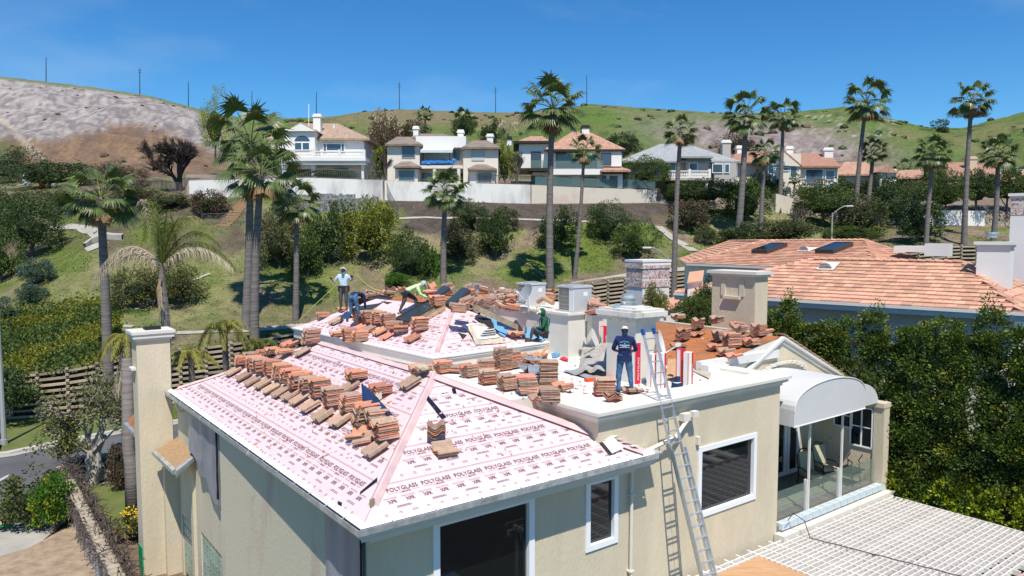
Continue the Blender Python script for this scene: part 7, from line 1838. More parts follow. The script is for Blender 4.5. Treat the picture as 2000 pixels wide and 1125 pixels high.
heap(1066, 578, 3, 'terracotta tile between the two condensers', 'A', 8); heap(1075, 590, 2, 'terracotta tile between the two condensers', 'A', 8); heap(1150, 596, 4, 'terracotta tile in the heap right of the second condenser'); heap(1165, 612, 3, 'terracotta tile in the heap right of the second condenser')
planes['R'] = (H(15, 8, -3.75), ZZ)
stack(1174, 645, 7, -20, 'R', 'terracotta tile in the stack behind the centre chimney'); stack(1164, 655, 3, 10, 'R', 'terracotta tile lying below the stack behind the centre chimney'); stack(1180, 610, 4, 20, 'R', 'terracotta tile in the pile behind the chimney cap')
def c7(x, y): return 1180 + x / 4.687, 480 + y / 4.687
for x, y, n, a, lb in ((675, 680, 4, 0, 'small stack left on the ridge of the orange felt roof'), (850, 770, 9, 22, 'long stack on the ridge of the orange felt roof'), (1030, 720, 6, 8, 'stack on the mortar ridge left of the cream chimney'), (715, 875, 10, 15, 'stack at the left, beside the second satellite dish'), (680, 945, 3, 0, 'low pile below the second satellite dish'),
                       (850, 832, 1, 20, 'single piece in the middle of the orange felt'), (1075, 880, 8, -10, 'stack left of centre on the orange felt'), (1165, 950, 12, -20, 'tall wavy stack in the middle of the orange felt'), (1225, 930, 8, 5, 'stack just right of the tall wavy stack'), (1215, 760, 4, 0, 'pile at the foot of the cream chimney'), (1240, 810, 6, 10, 'stack in front of the cream chimney'),
                       (1410, 840, 10, 5, 'stack at the right end of the orange felt'), (1350, 925, 5, 5, 'low stack below the right end stack'), (1020, 960, 3, 0, 'low pile left below the tall wavy stack'), (1120, 1010, 4, -5, 'pile near the valley'), (1190, 1035, 2, 5, 'last tiles near the white curb'), (1470, 815, 3, 0, 'few tiles at the gable verge')):
    stack(*c7(x, y), n, a, 'O', 'terracotta tile in the ' + lb + (' on orange felt' if 'orange' not in lb else ''), dirty=rnd.random() < .5, dz=.04)
tiles.sort(key=lambda q: q[0].translation.length)
chips = MB(); rc = random.Random(77)
for (pl_k, x0, x1, y0, y1, nn_) in (('WL', 470, 800, 700, 900, 150), ('WF', 830, 1000, 780, 900, 50), ('D', 1090, 1380, 690, 770, 200), ('D', 960, 1090, 730, 790, 60), ('ML', 640, 860, 610, 670, 90), ('O', 1260, 1470, 650, 710, 130), ('A', 960, 1080, 590, 612, 60), ('B', 760, 1000, 565, 600, 120)):
    for _ in range(nn_):
        p0, nv = planes[pl_k]; p = PL(rc.uniform(x0, x1), rc.uniform(y0, y1), p0, nv) + ZZ * .02
        if pl_k == 'WL' and AB(p)[0] > 3.8: continue
        s_ = rc.uniform(.012, .05); chips.cbox(p, rdir(rc) * s_ * 2, rdir(rc) * s_, ZZ * .02, 0 if rc.random() < .6 else 1)
chips.build('tile_chips', ['tile', 'mortar'], kind='stuff')
restt = MB()
for k, (mw, lb, dt) in enumerate(tiles):
    me = TM[2] if dt else TM[k % 2]
    if k < 299:
        o = bpy.data.objects.new('clay_tile', me); COL.objects.link(o); o.matrix_world = mw; lbw = ' '.join(lb.split()[:16]); tag(o, lbw, 'clay tile', lbw.replace('terracotta tile in', 'tiles in').replace('terracotta tile', 'tiles'))
    else: restt.add([mw @ v.co for v in me.vertices], [tuple(p.vertices) for p in me.polygons], 1 if dt else 0)
if restt.v: o = restt.build('clay_tiles', ['tile', 'tile_dirty'], kind='stuff'); tag(o, 'terracotta roof tiles heaped in stacks over the rear roofs and orange felt', 'clay tiles')
# ------------------------------------------------------------------ things on the roofs
# skylights on the middle roof
def roof_skylight(bl, br, tl, label):
    nn = nmL; a = PL(*bl, mC + nn * .05, nn); b = PL(*br, mC + nn * .05, nn); c = PL(*tl, mC + nn * .05, nn); d = b + (c - a)
    t = thing('skylight', label, 'skylight', tuple(a)); m = MB(); h = .16; P = [a, b, d, c]; Q = [p + nn * h for p in P]
    m.prism(P, nn * h * .8); m.build('curb', 'old_wood', t)
    m = MB(); cc = sum(Q, Vector()) / 4; Rr = [q.lerp(cc, .09) for q in Q]
    for i in range(4): m.box(Q[i] - nn * .02, (Q[(i + 1) % 4] - Q[i]), (Rr[i] - Q[i]) * .7, nn * .05)
    m.build('frame', 'dark_frame', t)
    m = MB(); m.poly([r - nn * .005 for r in Rr]); m.build('pane', 'glass_sky', t); ed = (b - a).normalized(); up = (c - a)
    for k, (o_, w_, l_) in enumerate(((.06, .10, 1.0), (.22, .09, .95), (.36, .05, .9))):
        m = MB(); q = b + ed * o_ + nn * .02 + up * .02; m.box(q, ed * w_, up * l_, nn * (.05 - .01 * k)); tag(m.build('board', 'plywood' if k else 'old_wood', None), ['flat grey board directly beside the ', 'pale board second from the ', 'thin pale batten farthest from the '][k] + label.split(' on ')[0], 'board')
roof_skylight((688, 612), (712, 618), (744, 583), 'left dark glass skylight on the middle roof')
roof_skylight((774, 630), (800, 636), (838, 594), 'large dark glass skylight on the middle roof')
nn = nmL; planes['B2'] = (H(9, 14, -2.62), (ZZ - U * .3).normalized())
for pts, lb in ((((870, 596), (884, 602), (905, 566)), 'long grey skylight panel lying among the rear tile heaps'), (((846, 580), (858, 585), (868, 562)), 'short grey skylight panel behind the yellow shirted worker')):
    pp, pn = planes['B2']; a, b, c = (PL(x, y, pp, pn) for x, y in pts); m = MB(); m.prism([a, b, b + c - a, c], pn * .12); t = m.build('skylight', 'dark_frame'); tag(t, lb, 'skylight'); loc0 = WL[t.name]
    g = MB(); e1 = (b - a) * .12; e2 = (c - a) * .06; g.poly([a + e1 + e2 + pn * .125, b - e1 + e2 + pn * .125, b + c - a - e1 - e2 + pn * .125, c + e1 - e2 + pn * .125]); o = g.build('pane', 'glass_sky', None, loc=tuple(loc0)); o.parent = t; o.location = (0, 0, 0)
# condensers
def condenser(px, py, w_, h_, label, z=-2.70, yaw=0):
    p = PZ(px, py, z); t = thing('air_conditioner', label, 'condenser', tuple(p)); u_ = Matrix.Rotation(R(yaw), 3, 'Z') @ U; v_ = Matrix.Rotation(R(yaw), 3, 'Z') @ V
    m = MB(); m.box(p + u_ * .04 + v_ * .04, u_ * (w_ - .08), v_ * (w_ - .08), ZZ * h_); m.build('coil', 'ac_coil', t)
    m = MB(); m.box(p - u_ * .02 - v_ * .02, u_ * (w_ + .04), v_ * (w_ + .04), ZZ * .06); m.box(p - u_ * .03 - v_ * .03 + ZZ * (h_ - .05), u_ * (w_ + .06), v_ * (w_ + .06), ZZ * .07); m.build('base_and_lid', 'ac', t)
    m = MB(); m.box(p + u_ * .02 - v_ * .005, u_ * (w_ - .02), v_ * .04, ZZ * (h_ - .02)); m.build('side_panel', 'ac', t)
    m = MB(); m.box(p - u_ * .004 + v_ * .0, u_ * .04, v_ * .24, ZZ * (h_ - .02)); m.build('corner_panel', 'dish_light', t)
    m = MB()
    for k in range(9): m.box(p - u_ * .015 + v_ * (.28 + k * (w_ - .3) / 9) + ZZ * .06, u_ * .006, v_ * .006, ZZ * (h_ - .1))
    for k in range(6): m.box(p - u_ * .018 + v_ * .24 + ZZ * (.12 + k * h_ / 6.5), u_ * .006, v_ * (w_ - .26), ZZ * .007)
    m.build('guard_wires', 'ac', t, kind='stuff')
    m = MB(); m.box(p + u_ * w_ * .55 - v_ * .01 + ZZ * h_ * .62, u_ * w_ * .22, v_ * .006, ZZ * h_ * .16); m.build('rating_label', 'box_white', t)
    m = MB(); m.tube([p + u_ * w_ / 2 + v_ * w_ / 2 + ZZ * (h_ + .01), p + u_ * w_ / 2 + v_ * w_ / 2 + ZZ * (h_ + .05)], w_ * .4, 14); m.build('fan_grille', 'dish', t)
    return t
condenser(1034, 598, .80, .86, 'white air conditioning condenser behind the first satellite dish')
condenser(1120, 611, .86, .92, 'white air conditioning condenser on the platform above the green hooded worker')
# satellite dishes
def dish(base_, c, nrm, r_, label, mname):
    t = thing('satellite_dish', label, 'satellite dish', tuple(base_)); m = MB(); n = 18; nrm = Vector(nrm).normalized(); x = nrm.orthogonal().normalized(); y = nrm.cross(x); vs = [c - nrm * r_ * .22]
    for k in (1, 2, 3):
        for i in range(n): a = i * 2 * math.pi / n; rr_ = r_ * k / 3; vs.append(c + x * math.cos(a) * rr_ + y * math.sin(a) * rr_ * 1.08 - nrm * r_ * .22 * (1 - (k / 3) ** 2))
    fs = [(0, 1 + i, 1 + (i + 1) % n) for i in range(n)]
    for k in (0, 1): fs += [(1 + k * n + i, 1 + (k + 1) * n + i, 1 + (k + 1) * n + (i + 1) % n, 1 + k * n + (i + 1) % n) for i in range(n)]
    m.add(vs, fs); m.build('reflector', mname, t)
    f_ = c + nrm * r_ * 1.15 - ZZ * r_ * .35; m = MB(); m.tube([c - ZZ * r_ * .9 - nrm * .05, f_], .018, 5); m.build('feed_arm', 'dish_light', t); m = MB(); m.cbox(f_, nrm * .16, Vector((-nrm.y, nrm.x, 0)).normalized() * .16, ZZ * .09); m.build('receiver', 'dish_light', t)
    m = MB(); m.tube([Vector(base_), Vector(base_) + ZZ * .15, c - nrm * r_ * .35], .028, 6); m.build('mast', 'lamp_grey', t)
cD1 = PY(1026, 572, 27.6); dish(PZ(1032, 610, -2.70), cD1, (-.78, -.45, .42), .36, 'grey satellite dish in front of the left condenser', 'dish')
cD2 = H(10.75, 2.3, -3.15); dish(H(10.95, 2.5, DK), cD2, (.93, -.3, .25), .42, 'pale satellite dish seen edge on beside the centre chimney', 'dish_light')
# boxed membrane rolls standing on the deck
def rollbox(px, py, yaw, label, h_=1.03, style=0, z=DK):
    p = PZ(px, py, z + .004); t = thing('membrane_roll', label, 'boxed roll', tuple(p)); ang = HT + R(yaw); u_ = Vector((math.cos(ang), math.sin(ang), 0)); v_ = Vector((-u_.y, u_.x, 0)); w_ = .19
    m = MB(); m.box(p - u_ * w_ / 2, u_ * w_, v_ * w_, ZZ * h_); m.build('carton', 'red' if style == 0 else 'box_white', t)
    m = MB()
    if style == 0:
        m.box(p - u_ * (w_ / 2 + .003) + v_ * .03, u_ * .004, v_ * (w_ - .06), ZZ * h_ * .98)
    else: m.box(p + u_ * (w_ / 2 - .07) - v_ * .004, u_ * .074, v_ * .005, ZZ * h_ * .99); m.box(p + u_ * (w_ / 2), u_ * .004, v_ * (w_ * .9), ZZ * h_ * .99)
    m.build('side_stripe', 'box_white' if style == 0 else 'red', t)
    m = MB(); m.box(p - u_ * (w_ / 2 + .006) + v_ * .015, u_ * .004, v_ * .03, ZZ * h_ * .98); m.build('orange_stripe', 'orange_stripe', t)
    m = MB()
    fn = lambda s, q: p - v_ * .006 + u_ * (.06 - q) + ZZ * s if style == 0 else p - v_ * .007 + u_ * (w_ / 2 - .015 - q) + ZZ * s
    stamp(m, 'POLYGLASS', fn, .12, .02, .55 * h_, .07 if style == 0 else .035, .022); m.build('printed_lettering', 'box_white', t)
rollbox(1183, 692, 5, 'red boxed roll standing behind the left shoulder of the man in navy', style=0)
rollbox(1246, 750, 0, 'red boxed roll just right of the man in navy', 1.2, 0); rollbox(1068, 668, 0, 'red boxed roll behind the green hooded worker', 1.1, 0, -4.05)
rollbox(1272, 722, 4, 'white and red boxed roll left of the ladder top', style=1); rollbox(1277, 756, 2, 'red striped boxed roll seen through the ladder', .95, 1); rollbox(1296, 758, 8, 'white boxed roll with red edge just right of the ladder', 1.0, 1)
rollbox(1334, 752, 3, 'red boxed roll in the pair right of the ladder', 1.05, 0); rollbox(1349, 756, 6, 'white boxed roll with a wide red edge, right one of the pair', 1.0, 1)
p = PZ(1322, 762, DK); t = thing('carton', 'small navy and white carton on the deck right of the ladder', 'carton', tuple(p)); m = MB(); m.box(p, U * .26, V * .2, ZZ * .18); m.build('box', 'navy_felt', t); m = MB(); m.box(p + U * .02 - V * .003, U * .22, V * .003, ZZ * .06); m.box(p + ZZ * .181 + U * .03 + V * .03, U * .2, V * .14, ZZ * .003); m.build('white_print', 'box_white', t); m = MB(); m.box(p + U * .12 + V * .1 + ZZ * .18, U * .14, V * .1, ZZ * .16); m.build('open_flap', 'navy_felt', t)
# felt, film and flashing debris
def cloth(name, corners, mname, label, cat, nu=10, nv=8, amp=.12, lift=.03, kind=None, seed=0):
    a, b, c, d = corners; m = MB(); vs = []; fs = []
    for j in range(nv + 1):
        for i in range(nu + 1):
            s, t = i / nu, j / nv; p = a.lerp(b, s).lerp(d.lerp(c, s), t); k = noise.noise(Vector((s * 2.6 + seed, t * 2.6, seed))) + .4 * noise.noise(Vector((s * 7 + seed, t * 7, 1)))
            vs.append(p + ZZ * (lift + amp * abs(k) * 1.5) + U * amp * .3 * k)
    fs = [(j * (nu + 1) + i, j * (nu + 1) + i + 1, (j + 1) * (nu + 1) + i + 1, (j + 1) * (nu + 1) + i) for j in range(nv) for i in range(nu)]
    m.add(vs, fs); m.add([(x, y, z - .012) for x, y, z in vs], [f[::-1] for f in fs]); o = m.build(name, mname, None, smooth=True)
    if label: tag(o, label, cat)
    return o
def q4(pl, pts, dz=(0, 0, 0, 0)):
    p0, nn = planes[pl]; return [PL(x, y, p0, nn) + ZZ * k for (x, y), k in zip(pts, dz)]
cloth('blue_film', q4('MF', ((958, 628), (1000, 650), (985, 662), (968, 651)), (.12, .05, .02, .02)), 'blue_film', 'sky blue release film folded back beside the sleeper board', 'film', amp=.05)
cloth('blue_film', q4('MF', ((1025, 650), (1072, 662), (1058, 672), (1026, 668)), (.2, .08, .03, .12)), 'blue_film', 'blue backed membrane end curled near the green hooded worker', 'film', amp=.07, seed=3)
cloth('black_felt', q4('MF', ((926, 624), (958, 626), (976, 654), (966, 653)), (.02, .02, .02, .02)), 'black_felt', 'black felt strip beside the sleeper board', 'felt', amp=.02, lift=.05)
cloth('black_felt', q4('MF', ((998, 640), (1008, 637), (1030, 662), (1024, 664)), (.02, .2, .02, .02)), 'black_felt', 'narrow black strip between the two blue films', 'felt', amp=.03, lift=.05)
cloth('black_felt', q4('MF', ((895, 651), (912, 656), (904, 664), (903, 663))), 'black_felt', 'small black felt triangle left of the dormer vent', 'felt', amp=.01)
cloth('flashing', q4('MF', ((912, 647), (945, 640), (988, 672), (930, 677)), (.16, .12, .0, .02)), 'mortar', None, '', amp=.04)
o = bpy.data.objects[-1] if False else [x for x in COL.objects if x.name.startswith('flashing')][-1]; tag(o, 'pale flashing skirt around the dormer vent on the middle roof', 'flashing')
pv = PL(951, 663, mC, nmF) + nmF * .10; t = thing('dormer_vent', 'white half round louvred vent lying on the middle pink roof', 'roof vent', tuple(pv)); louvre(t, pv, axF, upmF, nmF, .36, 'box_white')
def debris_vent(px, py, yaw, tilt, label, r_=.34):
    p = PZ(px, py, DK) + ZZ * .1; t = thing('dormer_vent', label, 'roof vent', tuple(p)); ang = HT + R(yaw); wx = Vector((math.cos(ang), math.sin(ang), 0)); ny = Vector((-wx.y, wx.x, 0)); ax = Matrix.Rotation(R(tilt), 3, wx); louvre(t, p, wx, ax @ ny, ax @ ZZ, r_, 'metal_flash')
debris_vent(1063, 752, -35, 18, 'grey louvred roof vent dumped among the tile stacks'); debris_vent(1055, 738, -20, 5, 'second grey louvred vent behind the first, partly under flashing', .3)
for i, (x, y, l_, w_, a, h_) in enumerate(((1045, 722, .9, .22, 10, .55), (1035, 735, .7, .18, -20, .45), (1048, 748, .8, .2, 15, .3), (1070, 742, .6, .16, 40, .35))):
    p = PZ(x, y, DK) + ZZ * h_ * .6; an = HT + R(a); d = Vector((math.cos(an), math.sin(an), rnd.uniform(-.2, .2))); s = Vector((-d.y, d.x, .1)); m = MB(); m.cbox(p, d * l_, s * w_, ZZ * .02); m.cbox(p + s * w_ / 2 + ZZ * .04, d * l_, s * .02, ZZ * .1)
    tag(m.build('sheet_metal', 'metal_flash'), ['bent grey sheet metal on top of the dumped vents', 'bent grey flashing left of the dumped vents', 'grey flashing strip lying before the dumped vents', 'short grey flashing right of the dumped vents'][i], 'flashing')
m = MB(); p = PZ(1052, 728, DK) + ZZ * .5; m.tube([p, p + U * .5 + ZZ * .25 + V * .2], .05, 6); tag(m.build('wood_stake', 'plywood'), 'short pale wooden stake sticking out of the dumped vents', 'stake')
cloth('black_cloth', [PZ(x, y, DK) + ZZ * k for (x, y), k in zip(((1022, 740), (1040, 730), (1046, 742), (1026, 752)), (.1, .3, .2, .05))], 'tool_black', 'crumpled black cloth between the tile stacks', 'cloth', amp=.14)
cloth('felt_offcut', [PL(x, y, *planes['WL']) + ZZ * k for (x, y), k in zip(((706, 800), (722, 806), (768, 838), (712, 842)), (.62, .55, .30, .30))], 'navy_felt', 'dark blue felt offcut draped over a tile stack on the left slope', 'felt', amp=.06, seed=5)
cloth('felt_scrap', [PL(x, y, *planes['WL']) + ZZ * k for (x, y), k in zip(((722, 800), (738, 790), (748, 800), (730, 806)), (.25, .25, .2, .2))], 'mortar', 'pale crumpled scrap behind the blue felt offcut', 'scrap', amp=.12, seed=9)
m = MB(); m.ico(tuple(PL(822, 742, *planes['WL']) + ZZ * .32), .15, 0, 2, (1.5, .9, .6), .15); tag(m.build('mortar_lump', 'mortar'), 'grey mortar lump stuck on the short stack at the hip top', 'mortar')
# crumpled light grey sheet metal heap on the deck
cloth('metal_sheet_heap', [PZ(x, y, DK) + ZZ * k for (x, y), k in zip(((1128, 735), (1200, 738), (1195, 700), (1142, 682)), (.02, .15, .3, .5))], 'galv', 'large crumpled pale flashing sheet heaped left of the man in navy', 'flashing', 16, 14, .14, seed=4)
m = MB(); p = PZ(1151, 716, DK) + ZZ * .52; m.cbox(p, U * .3 + ZZ * .1, V * .22 - ZZ * .1, (ZZ - V * .3) * .07); tag(m.build('box_flashing', 'mortar'), 'small square box flashing on the crumpled pale sheet', 'flashing')
cloth('dark_sheet', [PZ(x, y, DK) for x, y in ((1100, 728), (1160, 745), (1175, 738), (1130, 722))], 'dish', 'dark grey metal sheet under the crumpled pale flashing', 'flashing', amp=.05, seed=2)
m = MB(); p = PZ(1180, 742, DK); m.cbox(p + ZZ * .05, U * 1.3 - V * .2, V * .16, ZZ * .08); tag(m.build('orange_level', 'cone'), 'orange and red tool lying behind the man in navy', 'tool')
cloth('pale_sheet', [PZ(x, y, DK) + ZZ * k for (x, y), k in zip(((1245, 748), (1275, 748), (1275, 735), (1250, 735)), (.02, .02, .3, .2))], 'dirty_white', 'pale curled flashing scrap left of the ladder', 'flashing', amp=.08, seed=7)
cloth('pale_sheet', [PZ(x, y, DK) + ZZ * k for (x, y), k in zip(((1300, 745), (1328, 742), (1326, 722), (1304, 722)), (.02, .02, .35, .3))], 'plywood', 'tan curled sheet between the boxed rolls', 'sheet', amp=.06, seed=8)
m = MB(); a, b = PZ(1082, 700, DK) + ZZ * .1, PZ(1100, 690, DK) + ZZ * .1; m.tube([a, b], .10, 12); m.tube([a - (b - a) * .02, a], .05, 8); tag(m.build('film_roll', 'blue_film'), 'short blue roll lying on the white deck before the green hooded worker', 'roll')
cloth('red_wrapper', [PZ(x, y, DK) for x, y in ((1092, 702), (1105, 700), (1112, 708), (1100, 706))], 'red', 'crumpled red wrapper beside the blue roll', 'wrapper', 5, 4, .08)
m = MB(); a, b = PZ(1072, 686, DK) + ZZ * .05, PZ(1148, 690, DK) + ZZ * .05; m.tube([a, a.lerp(b, .6) + ZZ * .02, b + ZZ * .08], [.03, .05, .09], 6); tag(m.build('pink_offcut', 'tile'), 'long narrow terracotta ridge piece on the deck behind the blue roll', 'ridge tile')
cloth('wing_flap', [PZ(x, y, -4.2) + ZZ * k for (x, y), k in zip(((1142, 662), (1160, 655), (1178, 620), (1168, 618)), (.02, .1, .4, .3))], 'blue_film', 'blue grey felt flap right of the white pillar', 'felt', amp=.08, seed=6)
cloth('black_felt', [PZ(x, y, -4.2) + ZZ * .03 for x, y in ((1142, 668), (1170, 655), (1172, 640), (1146, 655))], 'black_felt', 'black felt lying in the corner right of the white pillar', 'felt', amp=.06, seed=12)
cloth('deck_scraps', [PZ(x, y, DK) for x, y in ((1140, 676), (1185, 684), (1190, 672), (1150, 668))], 'dirty_white', 'torn pale scraps along the back of the deck', 'scraps', 12, 4, .06, seed=14)
cloth('valley_debris', [PZ(x, y, DK) for x, y in ((1340, 720), (1385, 742), (1392, 722), (1352, 704))], 'mortar', 'grey grit and scraps in the valley left of the white curb', 'debris', 10, 6, .05, seed=15)
m = MB(); p = PY(932, 556, 32.5); m.tube([p, p + ZZ * .05], .22, 14); m.tube([p - ZZ * .35, p], .1, 10); tag(m.build('round_flue', 'metal_flash'), 'round metal flue cap on the rear roof among the tile heaps', 'flue'); m = MB(); p = PY(981, 564, 33); m.tube([p - ZZ * .3, p - ZZ * .02], .07, 8); m.tube([p - ZZ * .02, p + ZZ * .06], .11, 10); tag(m.build('vent_pipe', 'box_white'), 'small white capped vent pipe left of the first condenser', 'vent')
cloth('rear_flashing', [PY(x, y, 29.5) for x, y in ((930, 592), (968, 588), (972, 574), (945, 584))], 'metal_flash', 'bent grey flashing among the rear tile heaps', 'flashing', amp=.06, seed=17)
m = MB(); m.tube([PY(1050, 590, 28.4), PY(1062, 582, 28.2), PY(1080, 592, 27.6)], .09, 8); tag(m.build('insulated_pipe', 'plywood'), 'tan insulated duct running between the two condensers', 'duct')
# ropes of the workers
m = MB(); m.tube([PY(610, 600, 30.5).lerp(PY(683, 533, 29.5), k / 8) - ZZ * .25 * math.sin(math.pi * k / 8) * 0 for k in range(9)], .014, 4); m.tube([PY(570, 640, 31.5), PY(610, 600, 30.5)], .014, 4); tag(m.build('safety_rope', mat('rope', (.6, .7, .1), .7)), 'yellow green rope from the standing worker down to the left roof edge', 'rope')
m = MB(); A_, B_2 = PY(698, 538, 29.5), PY(742, 568, 30); m.tube([A_.lerp(B_2, k / 8) - ZZ * .12 * math.sin(math.pi * k / 8) for k in range(9)], .012, 4); tag(m.build('safety_rope', bpy.data.materials['rope']), 'yellow rope from the standing worker to the tile heap on his right', 'rope')
# ------------------------------------------------------------------ balcony furniture
def armchair(a, b, yaw, label, n_=1):
    c = H(a, b, BF); t = thing('patio_chair', label, 'chair', tuple(c)); an = HT + R(yaw); x = Vector((math.cos(an), math.sin(an), 0)); y = Vector((-x.y, x.x, 0))   # y points to the back
    m = MB(); m.cbox(c + ZZ * .42, x * .56, y * .58, ZZ * .13); m.build('seat_cushion', 'cushion', t)
    m = MB()
    for k in range(5): m.cbox(c + x * (-.21 + k * .105) + y * .34 + ZZ * .82, x * .10, (y * .35 + ZZ) .normalized().cross(x) * .13, (ZZ + y * .25).normalized() * .68)
    m.build('back_cushion', 'cushion', t)
    m = MB(); bk = [c + x * (.30 * math.cos(math.pi * k / 8)) + y * (.40 + .22 * math.sin(math.pi * k / 8) * .5) + ZZ * (.85 + .40 * math.sin(math.pi * k / 8)) for k in range(9)]; m.tube([c + x * .30 + y * .3 + ZZ * .35] + bk + [c - x * .30 + y * .3 + ZZ * .35], .022, 6); m.build('back_frame', 'iron', t)
    for s in (-1, 1):
        m = MB(); m.tube([c + x * .32 * s + y * .32 + ZZ * .62, c + x * .34 * s - y * .1 + ZZ * .66, c + x * .33 * s - y * .32 + ZZ * .6, c + x * .31 * s - y * .25 + ZZ * .35], .022, 6); m.build('armrest', 'iron', t)
        for q in (-.26, .3): m = MB(); m.tube([c + x * .28 * s + y * q + ZZ * .36, c + x * .31 * s + y * (q * 1.2) + ZZ * 0.02], .02, 6); m.build('leg', 'iron', t)
    m = MB(); m.cbox(c + ZZ * .34, x * .58, y * .58, ZZ * .03); m.build('seat_frame', 'iron', t)
armchair(18.55, 2.1, -28, 'patio armchair with cream striped cushions nearer the french doors'); armchair(19.75, 2.25, -20, 'patio armchair with cream cushion behind the second awning post')
armchair(20.0, 1.45, 150, 'third patio armchair with a dark table resting on it by the glass guard') if False else None
c = H(19.85, 1.35, BF); t = thing('patio_table', 'dark patio side table stacked upside down on a cushioned stool', 'table', tuple(c)); m = MB(); m.cbox(c + ZZ * .42, U * .6, V * .6, ZZ * .12); m.build('stool_cushion', 'cushion', t); m = MB(); m.cbox(c + ZZ * .56, U * .8, V * .7, ZZ * .035); m.build('table_top', 'iron', t)
for s, q in ((-.25, -.2), (.25, -.2), (-.2, .22), (.22, .22)): m = MB(); b_ = c + U * s + V * q + ZZ * .57; m.tube([b_, b_ + U * s * .3 + ZZ * .2, b_ - U * s * .2 + ZZ * .32, b_ + U * s * .9 + ZZ * .48], .02, 5); m.build('leg', 'iron', t)
for s in (-.25, .25): m = MB(); m.tube([c + U * s - V * .25 + ZZ * .36, c + U * s - V * .28], .02, 5); m.build('stool_leg', 'iron', t)
# ------------------------------------------------------------------ people
def person(label, joints, bones, regions, extras, loc):
    """joints: name -> (Vector, radius); bones: (a, b, region); one continuous skinned body, faces coloured by the nearest bone"""
    names = list(joints); idx = {n: i for i, n in enumerate(names)}
    me = bpy.data.meshes.new('person'); me.from_pydata([tuple(joints[n][0]) for n in names], [(idx[a], idx[b]) for a, b, _ in bones], [])
    o = bpy.data.objects.new('person', me); COL.objects.link(o); md = o.modifiers.new('s', 'SKIN'); md.use_smooth_shade = True
    for i, n in enumerate(names):
        r = joints[n][1]; r = r if hasattr(r, '__len__') else (r, r); me.skin_vertices[0].data[i].radius = r; me.skin_vertices[0].data[i].use_root = (n == 'pelvis')
    sd = o.modifiers.new('d', 'SUBSURF'); sd.levels = 2; sd.render_levels = 2
    dg = bpy.context.evaluated_depsgraph_get(); dg.update(); ev = bpy.data.meshes.new_from_object(o.evaluated_get(dg)); bpy.data.objects.remove(o)
    mats = []
    for _, _, g in bones:
        if g not in mats: mats.append(g)
    ev.materials.clear()
    for g in mats: ev.materials.append(M[g])
    segs = [(joints[a][0], joints[b][0], mats.index(g), (max(joints[a][1]) if hasattr(joints[a][1], '__len__') else joints[a][1])) for a, b, g in bones]
    for v in ev.vertices:
        n_ = noise.noise(v.co * 9) * .012; v.co += v.normal * n_
    for p in ev.polygons:
        best = 1e9; c = p.center
        for a, b, g, r in segs:
            d = b - a; t = max(0, min(1, (c - a).dot(d) / max(d.length_squared, 1e-9))); q = (c - a - d * t).length - r * .5
            if q < best: best = q; p.material_index = g
        p.use_smooth = True
    root = bpy.data.objects.new('person', ev); COL.objects.link(root); ev.transform(Matrix.Translation(-Vector(loc))); root.location = loc; WL[root.name] = Vector(loc)
    root['label'] = label; root['category'] = 'person'
    for nm, mn, mb in extras:
        ch = mb.build(nm, mn, None, loc=tuple(loc)); ch.parent = root; ch.location = (0, 0, 0)
    return root
def hand_tubes(mb, wrist, d, up, curl=.5, s=1.0, mi=0):
    """palm and five separate bent fingers"""
    d = d.normalized(); sd = d.cross(up).normalized(); n = sd.cross(d); palm = wrist + d * .08 * s
    mb.cbox(wrist + d * .045 * s, d * .09 * s, sd * .08 * s, n * .03 * s, mi)
    for k, (o, l) in enumerate(((-.03, .065), (-.01, .075), (.01, .07), (.03, .055))):
        b = palm + sd * o * s; m1 = b + (d - n * curl * .5).normalized() * l * .55 * s; m2 = m1 + (d * (1 - curl) - n * curl).normalized() * l * .5 * s; mb.tube([b, m1, m2], [.010 * s, .009 * s, .007 * s], 5, mi)
    b = wrist + d * .02 * s - sd * .035 * s; mb.tube([b, b + (d * .6 - sd * .7).normalized() * .04 * s, b + (d * 1.0 - sd * .4).normalized() * .07 * s], [.012 * s, .011 * s, .008 * s], 5, mi)
